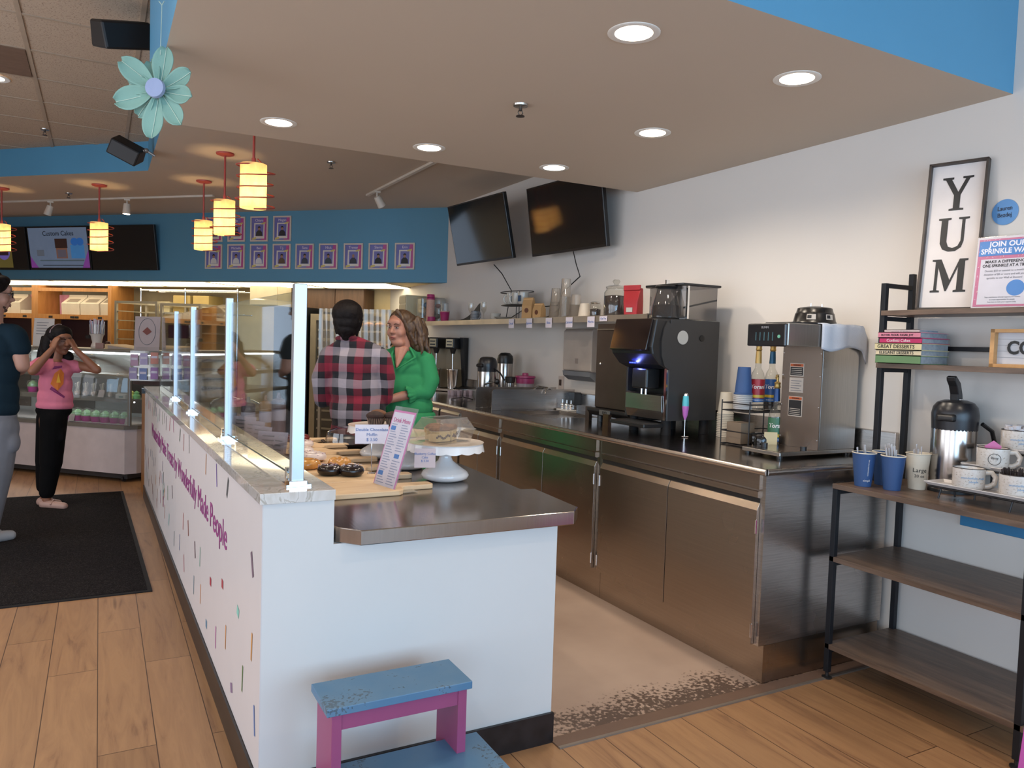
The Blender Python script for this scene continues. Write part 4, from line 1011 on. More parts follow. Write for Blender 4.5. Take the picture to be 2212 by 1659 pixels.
slice_(-.035, -.03, .3, 'blueberry crumb cake slice on the left in the clamshell'); slice_(.03, .015, .9, 'blueberry crumb cake slice on the right in the clamshell'); slice_(-.02, .045, .2, 'crumb cake slice at the back of the clamshell')
# muffins
mc = M('muffin_case', '#2c1c18', .6); mcr = M('muffin_rib', '#8b7366', .6); mt_ = M('muffin_top', '#2a120e', .7, var=.3, scale=50, bump=.6); mbr = M('muffin_brown', '#6a4228', .7, var=.3, scale=50, bump=.6)
def muffin(x, y, lab, m):
    s = thing('muffin', lab, 'muffin', (x, y, zp), 0, 'muffins on the farther cake stand')
    def wv(j, a, r, z): return (r*(1+.03*math.cos(a*26)), z)
    MB().lathe([(.030, 0), (.040, .043)], n=104, wave=wv).build('paper_case', mc, s, smooth=0)
    b = MB()
    for i in range(26):
        a = 2*PI*i/26; b.tube([(.0312*math.cos(a), .0312*math.sin(a), .005), (.0405*math.cos(a), .0405*math.sin(a), .038)], .0012, 4)
    b.build('case_ribs', mcr, s, kind='stuff')
    MB().lathe([(.041, .041), (.046, .048), (.043, .056), (.03, .066), (.012, .072), (.001, .073)], n=28).build('top', m, s)
muffin(1.205, 3.63, 'double chocolate muffin, left one on the farther cake stand', mt_)
muffin(1.292, 3.61, 'double chocolate muffin, middle one beside the menu holder', mt_)
muffin(1.25, 3.72, 'brown topped muffin behind the chocolate muffins', mbr)
tag(place(MB().lathe([(.001, 0), (.035, 0), (.04, .02), (.03, .032), (.001, .034)], n=18).build('cookie_bite', M('pastry_pale', '#b98c50', .6, bump=.3)), (1.375, 3.30, zp)), 'small pale pastry on the middle cake stand', 'pastry')
tag(place(MB().lathe([(.001, 0), (.03, 0), (.036, .018), (.02, .03), (.001, .031)], n=18).build('pastry_piece', M('pastry_pale')), (1.20, 3.33, zp)), 'small pastry at the centre of the middle cake stand', 'pastry')
# price cards hung on stands
cardm = M('card_white', '#cfc8d2', .5); cardi = M('card_ink', '#5a72a8', .5); pinkp = M('pinkish_card', '#c8b2b0', .5)
def card(lab, loc, rz, w, h, lines, lean=0, mat=None, sz=.022, group=None, kink=None):
    t = thing('price_card', lab, 'price card', loc, rz, group); t.rotation_euler = (lean, 0, rz)
    MB().box((-w/2, 0, 0), (w/2, .0012, h)).build('paper', mat or cardm, t, smooth=0)
    if isinstance(lines, list):
        for i, s in enumerate(lines):
            text(s, sz, cardi, t, (0, -.0012, h-.022-i*sz*1.15), Euler((PI/2, 0, 0)), world=False, ext=.0003)
    else:
        for i in range(lines): MB().box((-w*.35, -.0008, h*.75-i*h*.2), (w*(.3-.1*(i % 2)), 0, h*.75-i*h*.2+.006)).build('ink_line', M('ink_grey'), t, smooth=0)
    return t
tcd = card('white card reading Double Chocolate Muffin held up left of the menu holder', (1.03, 3.14, 1.012), -.22, .142, .082, ['Double Chocolate', 'Muffin', '$ 3.50'], -.08, sz=.0185)
MB().tube([(0, .003, -.126), (0, .003, .03)], .002, 6).build('clip_stem', chrome, tcd)
MB().lathe([(.001, 0), (.018, 0), (.016, .004), (.001, .005)], c=(0, .003, -.127), n=16).build('clip_base', chrome, tcd)
card('pinkish card folded left of the double chocolate muffin card', (1.118, 3.575, .955), .5, .07, .085, ['Muffin'], -.05, pinkp, .016)
card('pinkish round cornered card between muffin card and menu holder', (1.17, 3.205, .955), -.5, .08, .075, 1, -.05, pinkp)
card('pinkish card reading Blueberry Coffee Cake on the near stand', (1.165, 2.865, .945), -.35, .085, .078, ['Blueberry Coffee', 'Cake', '$ 3.50'], -.12, pinkp, .0125)
# menu holder
t = thing('menu_holder', 'tall clear acrylic holder with drink menu leaning on the first board', 'menu', (.978, 2.835, ZC+.002)); t.rotation_euler = (-.30, 0, -1.38); t.scale = (1.08, 1.08, 1.08)
MB().box((-.078, 0, 0), (.078, .003, .315)).build('acrylic_back', plastic_clear, t, smooth=0)
MB().box((-.0755, -.0015, .006), (.0755, -.0002, .30)).build('menu_sheet', M('menu_pink', '#c07aa4', .3, coat=.3), t, smooth=0)
MB().box((-.069, -.0024, .012), (.069, -.0016, .292)).build('menu_page', M('menu_page', '#c9c4d0', .25, coat=.3), t, smooth=0)
text('Drink Menu', .024, M('menu_title', '#c06a92', .5), t, (0, -.0032, .262), Euler((PI/2, 0, 0)), world=False, ext=.0003)
b = MB()
for x, z in ((-.045, .232), (.03, .132), (-.045, .062)): b.box((x-.016, -.0032, z-.008), (x+.016, -.0024, z+.008))
b.build('menu_tab', M('menu_tab', '#4a74b0', .5), t, smooth=0)
b = MB()
for i in range(24):
    z = .245-.0095*i
    for x0 in (-.06, .008):
        if (x0 < 0 and abs(z-.232) < .012) or (x0 > 0 and abs(z-.132) < .012) or (x0 < 0 and abs(z-.062) < .012): continue
        b.box((x0, -.003, z), (x0+.035+.017*((i*7+int(x0*100)) % 3)/2, -.0024, z+.0032))
b.build('menu_text', M('menu_text', '#8b8fa6', .5), t, smooth=0, kind='stuff')
MB().box((-.078, .003, 0), (.078, .10, .003)).build('acrylic_foot', plastic_clear, t, smooth=0)
sc.objects[-1].rotation_euler = (.30, 0, 0)
# price cards along the glass, squeeze bottles, dome, tray
for i, (y, rz) in enumerate(((4.62, -.9), (4.36, -1.1), (4.10, -1.15), (3.84, -.8), (3.66, -1.2))):
    card(['farthest white price card behind the glass', 'white price card behind the glass, second from the far end', 'middle white price card behind the glass', 'white price card behind the glass, second nearest the post', 'narrow white price card nearest the glass post'][i], (.735+.01*(i % 2), y, bz), rz, .17 if i < 4 else .09, .105, 3, -.18, M('card_lilac', '#a39aa6', .5), group='price cards lined up behind the glass')
def bottle(x, y, r, h, col, lab):
    t = thing('squeeze_bottle', lab, 'bottle', (x, y, ZC), 0, 'sauce bottles behind the glass')
    MB().lathe([(r, 0), (r, h*.86), (r*.8, h*.93), (r*.35, h*.96), (r*.2, h*1.12), (.001, h*1.12)], n=22).build('body', M('btl'+col[1:], col, .35), t)
    MB().lathe([(r+.001, h*.34), (r+.001, h*.66)], n=22, cap0=False, cap1=False).build('label', M('label_pale', '#a6a4b4', .5), t)
bottle(.80, 4.83, .042, .20, '#3a2630', 'dark sauce bottle with wide white label, leftmost of three'); bottle(.895, 4.80, .036, .21, '#8a6a44', 'tan caramel sauce bottle with white label, middle of three'); bottle(.985, 4.86, .045, .22, '#5a464c', 'greyish sauce bottle with white label, right of three')
bottle(.73, 4.95, .022, .18, '#9a8a7a', 'slim beige bottle left of the dark sauce bottle')
t = thing('glass_cloche', 'clear glass cake dome with knob behind the sauce bottles', 'cake dome', (.86, 5.35, ZC))
MB().lathe([(.13, 0), (.135, .02), (.13, .10), (.11, .14), (.06, .165), (.02, .172), (.012, .185), (.022, .20), (.001, .21)], n=32, cap0=False).build('dome', glassy('cloche_glass', (.96,.96,.96), 2.5, .04), t)
MB().lathe([(.001, .0), (.15, .0), (.155, .012), (.001, .014)], n=32).build('base', M('cloche_base', '#a06a78', .4), t)
t = thing('glass_cloche', 'second clear glass cake dome farther along the counter', 'cake dome', (.83, 5.85, ZC))
MB().lathe([(.13, 0), (.135, .02), (.13, .09), (.10, .13), (.03, .15), (.012, .165), (.02, .18), (.001, .19)], n=32, cap0=False).build('dome', glassy('cloche_glass'), t)
MB().lathe([(.001, .0), (.15, .0), (.155, .012), (.001, .014)], n=32).build('base', M('cloche_base'), t)
tag(place(MB().box((-.07, -.05, 0), (.07, .05, .06)).build('plastic_tub', M('tub_pale', '#8f9a96', .4), bevel=.008), (.72, 5.12, ZC)), 'pale plastic tub behind the second glass post', 'tub')
tag(place(MB().box((-.05, -.03, 0), (.05, .03, .04)).build('violet_box', M('violet_card', '#54409a', .5), bevel=.003), (.80, 4.99, ZC+.001+.22)), 'violet box lid on top of the slim bottles', 'box') if False else None
t = thing('pastry_tray', 'dark round tray under clear lid near the plaid man', 'tray', (1.28, 4.22, ZC))
MB().lathe([(.001, 0), (.17, 0), (.185, .018), (.178, .018), (.165, .006), (.001, .006)], n=40).build('tray', M('tray_dark', '#1c1614', .25), t)
MB().lathe([(.165, .012), (.15, .07), (.10, .095), (.001, .10)], n=40, cap0=False).build('lid', glassy('cloche_glass'), t)
# brochure holder and posters at the far end of the glass
t = thing('brochure_holder', 'clear wall brochure holder with pastel leaflets on the end glass', 'brochure holder', (.405, 7.235, 1.03), DG)
t.location = (.37, 7.30, 1.045); t.rotation_euler = (0, 0, -.45)
MB().box((-.15, .0, 0), (.15, .004, .26)).build('back_panel', plastic_clear, t, smooth=0)
for i, (x, z, c) in enumerate(((-.11, .13, '#9a7c92'), (-.03, .14, '#8f86a8'), (.06, .15, '#a2685c'), (-.12, .015, '#8a80a4'), (-.035, .01, '#5a6a98'), (.06, .02, '#7c5a8c'))):
    MB().box((x-.032, -.012, z), (x+.032, -.006, z+.10)).build('leaflet', M('leaf'+c[1:], c, .5), t, smooth=0)
    MB().box((x-.026, -.0135, z+.05), (x+.026, -.012, z+.07)).build('leaflet_band', M('leaf_band', '#a9a4b4', .5), t, smooth=0)
t = sheet('framed_poster', 'grey poster with oval wreath print on top of the display case', 'poster', D(-5.62, 6.20, 1.286), .27, .34, DG+.15, -.06, M('poster_grey', '#9c8f90', .5))
MB().tube([(.09*math.cos(a*PI/16), -.003, .19+.13*math.sin(a*PI/16)) for a in range(32)], .0025, 5, True).build('oval_print', M('ink_grey'), t)
MB().poly([(-.05, -.0035, .19), (0, -.0035, .155), (.05, -.0035, .19), (0, -.0035, .235)]).build('wreath_print', M('print_rust', '#6d3630', .6), t, smooth=0)
tag(place(MB().box((-.11, 0, 0), (.11, .10, .13)).build('stacked_cartons', M('plum_carton', '#5b3546', .5), bevel=.002, smooth=0), D(-5.36, 6.32, 1.42), DG), 'plum coloured carton stack behind the third glass post', 'carton')
tag(place(MB().box((-.13, 0, 0), (.13, .14, .133)).build('cream_carton', M('cream_box', '#c2b48e', .6), bevel=.002, smooth=0), D(-5.36, 6.30, 1.286), DG), 'cream carton carrying the plum cartons on the case', 'carton')

# ---------------- step stool ----------------
st = thing('step_stool', 'two-step wooden stool with blue treads and pink sides', 'step stool', (.77, 2.1, 0), 0)
bt = M('stool_blue', '#4d7ba2', .45, var=.12, scale=3, bump=.1); pk = M('stool_pink', '#8e4268', .4, var=.04)
t_ = NT('worn_blue'); co = t_.coord(); n1 = t_.n('ShaderNodeTexNoise', i_Scale=90.0, i_Detail=6.0); t_.l(co, n1.inputs['Vector']); n2 = t_.n('ShaderNodeTexNoise', i_Scale=7.0, i_Detail=3.0); t_.l(co, n2.inputs['Vector'])
mm = t_.n('ShaderNodeMath', operation='MULTIPLY'); t_.l(n1.outputs[0], mm.inputs[0]); t_.l(n2.outputs[0], mm.inputs[1])
c = t_.mix(t_.ramp(mm.outputs[0], [(.345, (0,0,0)), (.36, (1,1,1))]), lin('#4a7190'), lin('#2a3b4a')); c = t_.mix(t_.ramp(n2.outputs[0], [(.4, (0,0,0)), (.7, (.35,.35,.35))]), c, lin('#6f8593'))
t_.l(c, t_.b.inputs['Base Color']); t_.b.inputs['Roughness'].default_value = .4; worn = t_.mat
MB().box((.548, 2.0, .424), (.985, 2.178, .447)).build('upper_tread', worn, st, world=True, smooth=0, bevel=.002)
MB().box((.60, 1.80, .205), (1.055, 2.105, .228)).build('lower_tread', worn, st, world=True, smooth=0, bevel=.002)
for x in (.565, .945):
    MB().box((x, 2.012, .0), (x+.028, 2.17, .423)).build('side_board', pk, st, world=True, smooth=0, bevel=.001)
    MB().box((x, 1.82, .0), (x+.028, 2.011, .204)).build('side_board', pk, st, world=True, smooth=0, bevel=.001)
MB().box((.593, 2.016, .375), (.945, 2.034, .423)).build('front_rail', pk, st, world=True, smooth=0)
# pink chair edge at the bottom right corner
pc = thing('pink_chair', 'glossy pink chair edge at the bottom right corner of the picture', 'chair', (1.62, .80, 0))
PKM = M('chair_magenta', '#b04a96', .3, coat=.3)
pc.location = (2.38, .95, 0)
for y in (.80, 1.085): MB().prism([(2.155, 0), (2.62, 0), (2.60, .86), (2.50, .86), (2.49, .46), (2.228, .46)], y, y+.022, 'y').build('side_board', PKM, pc, world=True, smooth=0, bevel=.002)
MB().box((2.225, .822, .42), (2.50, 1.085, .445)).build('seat', PKM, pc, world=True, smooth=0)
MB().box((2.52, .822, .50), (2.545, 1.085, .86)).build('backrest', PKM, pc, world=True, smooth=0)

WT = .9605
# ---------------- coffee machine ----------------
char = M('charcoal_panel', '#2b2b2c', .45, var=.05); scr = M('touch_screen', '#1b1312', .12, coat=.5); steelp = M('appliance_steel', '#6a5d54', .3, .9); bluel = M('blue_led', '#3040ff', .4, emit='#2838ff', es=6)
t = thing('coffee_machine', 'tall charcoal automatic coffee machine with black touch screen and bean hoppers', 'coffee machine', (3.03, 3.60, WT))
def W(b, n, m, **k): 
    k.setdefault('smooth', 0); return b.build(n, m, t, world=True, **k)
W(MB().box((2.865, 3.40, 1.047), (3.235, 3.418, 1.632)), 'side_panel', char, bevel=.002)
W(MB().box((2.865, 3.782, 1.047), (3.235, 3.80, 1.632)), 'side_panel', char, bevel=.002)
W(MB().box((2.93, 3.418, 1.05), (3.23, 3.782, 1.63)), 'body', black)
W(MB().prism([(2.862, 1.05), (2.845, 1.10), (2.845, 1.19), (2.862, 1.20)][::-1], 3.43, 3.77, 'y'), 'lower_front', ss_plain)
W(MB().box((2.852, 3.405, 1.05), (2.864, 3.424, 1.40)), 'front_edge', chrome)
W(MB().prism([(2.93, 1.632), (2.93, 1.345), (2.86, 1.345), (2.80, 1.37), (2.745, 1.43), (2.735, 1.47), (2.765, 1.632)], 3.405, 3.795, 'y'), 'head', black, bevel=.008)
W(MB().prism([(2.765, 1.628), (2.755, 1.634), (2.712, 1.452), (2.735, 1.445)][::-1], 3.43, 3.775, 'y'), 'touch_screen', scr, bevel=.004)
W(MB().prism([(2.868, 1.60), (2.84, 1.62), (2.815, 1.58), (2.80, 1.50), (2.805, 1.42), (2.83, 1.36), (2.868, 1.34)], 3.396, 3.404, 'y'), 'curved_cheek', char)
text('BYO', .018, M('sticker_ink', '#1a1a1a', .5), t, (2.7895, 4.05, 1.035), FACE_MX, 'badge_lettering') if False else None
W(MB().box((2.80, 3.52, 1.225), (2.90, 3.66, 1.345)), 'spout_block', black, bevel=.01)
W(MB().cyl((2.84, 3.57, 1.19), (2.84, 3.57, 1.23), .008), 'spout', chrome)
W(MB().cyl((2.84, 3.61, 1.19), (2.84, 3.61, 1.23), .008), 'spout', chrome)
b = MB()
for k in range(4): b.box((2.775, 3.60+.016*k, 1.372), (2.781, 3.608+.016*k, 1.378))
W(b, 'blue_lights', bluel)
W(MB().box((2.73, 3.44, 1.005), (2.93, 3.77, 1.03)), 'drip_tray', black, bevel=.006)
W(MB().lathe([(.001, -.0015), (.040, -.0015), (.040, 0), (.001, 0)], n=28), 'round_sticker', M('sticker_white', '#a9a8a4', .5))
o = sc.objects[-1] if False else None
rs = [c for c in t.children if c.name.startswith('round_sticker')][0]
for v in rs.data.vertices: v.co = Vector((2.955, 3.3985, 1.53)) - t.location + Vector((v.co.x+t.location.x, (v.co.z+t.location.z), v.co.y+t.location.y)) - Vector((0, 0, 0))
W(MB().tube([(3.10, 3.3985, 1.53), (3.10, 3.3955, 1.53)], .018, 16), 'lock_hole', M('hole_black', (.003,.003,.003), .5), smooth=30)
W(MB().box((2.846, 3.435, 1.155), (2.8515, 3.475, 1.18)), 'sticker', M('sticker_white'))
for x in (2.90, 3.19):
    for y in (3.45, 3.75): W(MB().cyl((x, y, WT), (x, y, 1.05), .03, .027, 16), 'foot', blackmat, smooth=30)
smoke = glassy('smoked_hopper', (.62,.61,.61), 1.2, .05, .10, (.16,.16,.16)); beans = M('coffee_beans', '#2a1710', .6, var=.4, scale=120, bump=1.0)
W(MB().lathe([(.085, 0), (.082, .06), (.055, .16), (.05, .175)], c=(2.93, 3.53, 1.645), n=28, cap1=False), 'small_hopper', smoke, smooth=60)
W(MB().lathe([(.001, .002), (.078, .002), (.073, .07), (.02, .082), (.001, .083)], c=(2.93, 3.53, 1.645), n=28), 'beans', beans, smooth=60)
W(MB().lathe([(.062, 0), (.068, .008), (.06, .018), (.001, .02)], c=(2.93, 3.53, 1.818), n=28), 'small_hopper_lid', black, smooth=60)
W(MB().prism([(2.985, 3.42), (3.225, 3.42), (3.235, 3.45), (3.235, 3.74), (3.21, 3.77), (3.0, 3.77), (2.975, 3.72), (2.975, 3.46)], 1.637, 1.832), 'large_hopper', smoke)
W(MB().prism([(2.95, 3.405), (3.24, 3.405), (3.255, 3.44), (3.255, 3.75), (3.22, 3.785), (2.98, 3.785), (2.94, 3.74), (2.94, 3.44)], 1.833, 1.846), 'large_hopper_lid', black, bevel=.003)
W(MB().prism([(2.98, 1.70), (3.23, 1.755), (3.23, 1.765), (2.98, 1.71)], 3.425, 3.435, 'y'), 'hopper_chute', black)
W(MB().box((2.985, 3.405, 1.64), (2.998, 3.42, 1.83)), 'hopper_post', chrome)
W(MB().box((2.985, 3.60, 1.845), (3.01, 3.61, 1.875)), 'latch', chrome)
l = bpy.data.lights.new('machine_light', 'POINT'); l.energy = .5; l.color = (.2, .25, 1); l.shadow_soft_size = .01
o = bpy.data.objects.new('machine_light', l); o.location = (2.78, 3.62, 1.36); sc.collection.objects.link(o)

t = thing('milk_cooler', 'brushed steel milk cooler cabinet left of the coffee machine', 'milk cooler', (3.15, 4.04, WT))
W(MB().box((2.96, 3.82, 1.055), (3.34, 4.262, 1.618)), 'cabinet', steelp, bevel=.004)
W(MB().box((2.948, 3.83, 1.06), (2.96, 4.25, 1.575)), 'door', steelp, bevel=.003)
W(MB().box((2.944, 3.83, 1.578), (2.955, 4.25, 1.583)), 'door_trim', chrome)
W(MB().box((2.952, 3.86, 1.586), (2.9585, 3.98, 1.612)), 'display', black)
text('1', .022, bluel, t, (2.9515, 3.96, 1.599), FACE_MX, 'digit')
W(MB().ball((2.942, 4.19, 1.35), .009, 12, 8), 'lock', chrome, smooth=60)
W(MB().prism([(2.90, 1.035), (2.94, 1.005), (3.2, 1.005), (3.2, 1.055), (2.90, 1.055)][::1], 3.82, 4.27, 'y'), 'drip_tray', black, bevel=.004)
W(MB().box((2.897, 4.0, 1.018), (2.8995, 4.12, 1.05)), 'badge', M('badge_silver', '#8e8e8e', .3, .8))
text('EVO', .026, M('sticker_ink', '#1a1a1a', .5), t, (2.896, 4.06, 1.033), FACE_MX, 'badge_lettering')
for x in (2.98, 3.30): 
    for y in (3.86, 4.22): W(MB().cyl((x, y, WT), (x, y, 1.01), .022, n=14), 'foot', black, smooth=30)
tag(MB().box((2.93, 4.285, WT), (2.955, 4.33, 1.055)).build('steel_block', steelp, smooth=0), 'short steel post block beside the milk cooler', 'steel block')
tag(MB().box((2.835, 3.93, WT), (2.86, 3.99, 1.035)).build('copper_block', M('copper_steel', '#8a6c58', .2, .9), smooth=0), 'shiny bronze block standing under the milk cooler badge', 'metal block')
# frother
t = thing('milk_frother', 'handheld milk frother, turquoise and lilac, standing on a small disc', 'frother', (2.955, 3.35, WT))
MB().lathe([(.001, .002), (.024, .002), (.026, .004), (.024, .006), (.001, .007)], n=28).build('whisk_disc', chrome, t)
MB().cyl((0,0,.006), (0,0,.10), .0035).build('shaft', chrome, t)
MB().lathe([(.005, .10), (.014, .125), (.0185, .16), (.0195, .178)], n=24, cap1=False).build('grip', M('frother_lilac', '#b267b4', .35), t)
MB().lathe([(.0195, .178), (.019, .20), (.016, .232), (.013, .238)], n=24, cap0=False).build('cap', M('frother_teal', '#4fb0bf', .35), t)
MB().lathe([(.0135, .237), (.0125, .247), (.008, .252), (.001, .252)], n=20).build('button', chrome, t)
# cup stacks
papw = M('paper_cup_white', '#d5ccbb', .6); blup = M('paper_cup_blue', '#2c4a78', .55); blk = black
def cupstack(lab, loc, rb, rt, h, n, step, m, rim, up=False, group='paper cup stacks'):
    t = thing('cup_stack', lab, 'cup stack', loc, 0, group)
    # upside-down cups: mouth down
    for i in range(n):
        z = i*step
        if i < n-1:
            MB().lathe([(rb, z), (rb+.002, z+.002), (rb+.002, z+.006), (rb-.002, z+.008), (rb-.003, z+step)], n=24, cap0=False, cap1=False).build('cup', m if False else rim, t)
        else:
            MB().lathe([(rb+.002, z), (rb+.002, z+.006), (rb-.002, z+.008), (rt, z+h), (rt-.004, z+h-.002), (.001, z+h-.004)], n=24, cap0=False).build('cup', m, t)
    return t
cupstack('tall stack of upside-down white paper cups beside the syrup rack', (3.215, 3.30, WT), .046, .032, .125, 14, .0104, papw, papw)
cupstack('stack of blue paper cups upside down on the syrup rack', (3.015, 2.97, 1.155), .047, .033, .145, 9, .0098, blup, M('cup_rim_pale', '#b9b6b4', .5))
# syrup rack
wire = M('wire_black', (.012,.012,.014), .4)
t = thing('wire_organizer', 'two-tier black wire organizer holding syrups and blue cups', 'wire rack', (3.10, 2.95, WT))
b = MB()
X0, X1, Y0, Y1 = 2.955, 3.27, 2.86, 3.06
for z in (WT+.004, WT+.075, 1.145, 1.185):
    b.tube([(X0, Y0, z), (X1, Y0, z), (X1, Y1, z), (X0, Y1, z)], .0035, 6, True)
W(b, 'rings', wire, smooth=30)
b = MB()
for x in (X0, X1):
    for y in (Y0, Y1): b.tube([(x, y, WT), (x, y, 1.20)], .0035, 6)
W(b, 'posts', wire, smooth=30)
b = MB()
for z in (WT+.004, 1.145):
    for i in range(9): b.tube([(X0+(X1-X0)*i/8, Y0, z), (X0+(X1-X0)*i/8, Y1, z)], .002, 5)
W(b, 'shelf_wires', wire, smooth=30)
# bottles
bg = glassy('bottle_glass', (.93,.93,.90), 1.8, .03, .05, (.6,.6,.55)); brass = M('pump_gold', '#a88a4e', .3, .6)
def syrup(loc, lab, labc, flav, collar, liquid, lz=0):
    t = thing('syrup_bottle', lab, 'syrup bottle', loc, 0, 'syrup bottles with pumps')
    MB().lathe([(.036, 0), (.038, .004), (.038, .165), (.030, .20), (.016, .225), (.0145, .262)], n=28, cap1=False).build('glass_body', bg, t, smooth=50)
    if liquid: MB().lathe([(.0355, .003), (.0355, liquid), (.001, liquid)], n=24).build('syrup', M('syrup_dark', '#2a140c', .2), t)
    MB().lathe([(.0386, .045), (.0386, .165)], n=32, cap0=False, cap1=False).build('label', M('lab'+labc[1:], labc, .4), t, smooth=50)
    MB().lathe([(.0389, .068), (.0389, .082)], n=32, cap0=False, cap1=False).build('label_band', M('label_yellow', '#d0b03a', .4), t, smooth=50)
    MB().lathe([(.0389, .045), (.0389, .063)], n=32, cap0=False, cap1=False).build('label_band', M('label_blue', '#2a62a0', .4), t, smooth=50)
    m = M('label_ink_white', '#d8d4d0', .5)
    for s, z, sz in (('Torani', .125, .030), (flav, .054, .010)):
        # lettering bent around the bottle, facing the camera side
        cu = text(s, sz, m, t, (0, 0, z), Euler((PI/2, 0, 0)), world=False, ext=.0002, shear=.2 if s == 'Torani' else 0, bold=.0008 if s == 'Torani' else 0)
        a0 = -PI/2 - .75
        for v in cu.data.vertices:
            a = a0 + v.co.x/.039; h = v.co.y; r = .0393 + v.co.z
            v.co = Vector((r*math.cos(a), h, -r*math.sin(a)))  # local frame is turned by 90 deg about x
            v.co = Vector((r*math.cos(a), h, -(r*math.sin(a))))
    MB().cyl((0,0,.25), (0,0,.315), .017, .0145, 16).build('collar', M('collar'+collar[1:], collar, .35, .3), t)
    MB().lathe([(.012, .315), (.017, .322), (.014, .335), (.017, .345), (.007, .352), (.006, .385), (.009, .387)], n=18).build('pump', brass, t)
    MB().tube([(0,0,.378), (-.03,-.02,.382), (-.045,-.03,.370)], .005, 8).build('nozzle', brass, t)
    return t
syrup((3.10, 2.955, 1.15), 'syrup bottle with red label on the wire organizer', '#9c2430', 'BUTTERSCOTCH', '#a88a4e', 0)
syrup((3.205, 2.955, 1.15), 'syrup bottle with blue label on the wire organizer', '#23508e', 'IRISH CREAM', '#1e4a68', .045)
syrup((3.07, 2.79, WT+.0), 'syrup bottle with green band standing low beside the brewer', '#3a6a4c', 'CARAMEL', '#1e3f70', .0)
tag(place(MB().box((-.032, -.004, 0), (.032, 0, .095)).build('hang_tag', M('kraft_tag', '#cbb98f', .6), smooth=0, bevel=.001), (3.0, 2.755, WT), -.7), 'cream paper tag leaning against the low syrup bottle', 'tag')
tag(MB().box((3.02, 2.90, WT+.008), (3.14, 3.02, WT+.13)).build('kraft_carton', M('kraft_dark', '#70604f', .7), smooth=0, bevel=.002), 'brown kraft carton in the lower tier of the wire organizer', 'carton') if False else None
tag(MB().box((2.985, 2.945, WT+.008), (3.085, 3.05, WT+.12)).build('kraft_carton', M('kraft_dark', '#7d6c5a', .7), smooth=0, bevel=.002), 'brown kraft carton in the lower tier of the wire organizer', 'carton')
for i, (x, y) in enumerate(((2.985, 2.80), (3.055, 2.90))):
    tag(place(MB().lathe([(.032, 0), (.036, .01), (.036, .05), (.03, .064), (.02, .068), (.001, .069)], n=24).build('black_jar', M('jar_black', '#0d0d0e', .15, coat=.4)), (x, y, WT+.008)), ['small glossy black jar standing in front of the kraft carton', 'small glossy black jar right behind the other black jar'][i], 'jar')
# brewer
t = thing('coffee_brewer', 'tall stainless coffee brewer with black control panel and warning labels', 'coffee brewer', (3.05, 2.63, WT))
br_s = steel('brewer_steel', (.40,.34,.30), .26, (1, 60, 1), .05, .01, big=.6); gr_s = steel('brewer_side', (.44,.43,.41), .3, (60, 1, 1), .08, .02, big=.5)
W(MB().box((2.80, 2.51, .973), (3.32, 2.75, .992)), 'base_tray', gr_s, bevel=.003)
W(MB().box((2.801, 2.512, .990), (3.05, 2.748, .9935)), 'tray_top', ss_top)
W(MB().box((3.055, 2.511, .993), (3.062, 2.749, 1.50)), 'front_panel', br_s)
W(MB().box((3.062, 2.512, .992), (3.325, 2.748, 1.52)), 'tower', gr_s, bevel=.003)
W(MB().box((2.815, 2.51, 1.492), (3.325, 2.75, 1.60)), 'head', gr_s, bevel=.004)
W(MB().box((2.798, 2.512, 1.488), (2.815, 2.748, 1.597)), 'control_panel', M('panel_black', (.01,.01,.012), .2, coat=.3), bevel=.006)
W(MB().box((2.90, 2.53, 1.60), (3.05, 2.73, 1.608)), 'top_plate', black)
b = MB()
for i in range(5): b.box((2.7955, 2.585+.026*i, 1.515), (2.798, 2.588+.026*i, 1.555))
W(b, 'buttons', M('button_lines', '#4a6a70', .3))
W(MB().tube([(2.7975, 2.548, 1.535), (2.795, 2.548, 1.535)], .008, 14), 'dial', M('dial_green', '#6aa08a', .3, emit='#3a8a6a', es=.3), smooth=30)
text('BUNN', .016, M('panel_ink', '#8f8f92', .4), t, (2.7965, 2.635, 1.578), FACE_MX, 'brand_lettering')
wl = M('label_cream', '#b7ada2', .5); wo = M('label_orange', '#b4562c', .5); wk = M('label_black', '#16171a', .5)
for z0_, z1_, kind in ((1.345, 1.41, 1), (1.265, 1.338, 2), (1.145, 1.245, 1)):
    W(MB().box((3.0535, 2.615, z0_), (3.0548, 2.70, z1_)), 'warning_label', wl)
    if kind == 1:
        W(MB().box((3.0525, 2.618, z1_-.016), (3.0534, 2.697, z1_-.003)), 'orange_band', wo)
        W(MB().box((3.0525, 2.619, z0_+.005), (3.0534, 2.696, z1_-.019)), 'black_field', wk)
        text('WARNING', .010, wk, t, (3.0522, 2.655, z1_-.0095), FACE_MX)
        b = MB()
        for i in range(4): b.box((3.0518, 2.625, z0_+.01+.009*i), (3.0524, 2.69, z0_+.0125+.009*i))
        W(b, 'label_print', wl)
    else:
        b = MB()
        for i in range(5): b.box((3.0525, 2.625+.012*(i % 2), z0_+.008+.012*i), (3.0534, 2.69, z0_+.011+.012*i))
        W(b, 'label_print', M('ink_grey'))
b = MB()
for y in (2.517, 2.744):
    for z in (1.04, 1.2, 1.35, 1.46): b.ball((3.054, y, z), .003, 8, 6)
W(b, 'screws', chrome, smooth=60)
for p in ((2.98, 2.53), (2.90, 2.70)): W(MB().cyl((*p, .9935), (*p, 1.012), .016), 'knob', black, smooth=30)
for p in ((2.82, 2.53), (2.82, 2.73), (3.29, 2.53), (3.29, 2.73)): W(MB().cyl((*p, WT), (*p, .974), .014), 'foot', black, smooth=30)
t = thing('grinder_hopper_lid', 'round black decanter funnel with stickers on top of the brewer', 'funnel', (3.14, 2.64, 1.609))
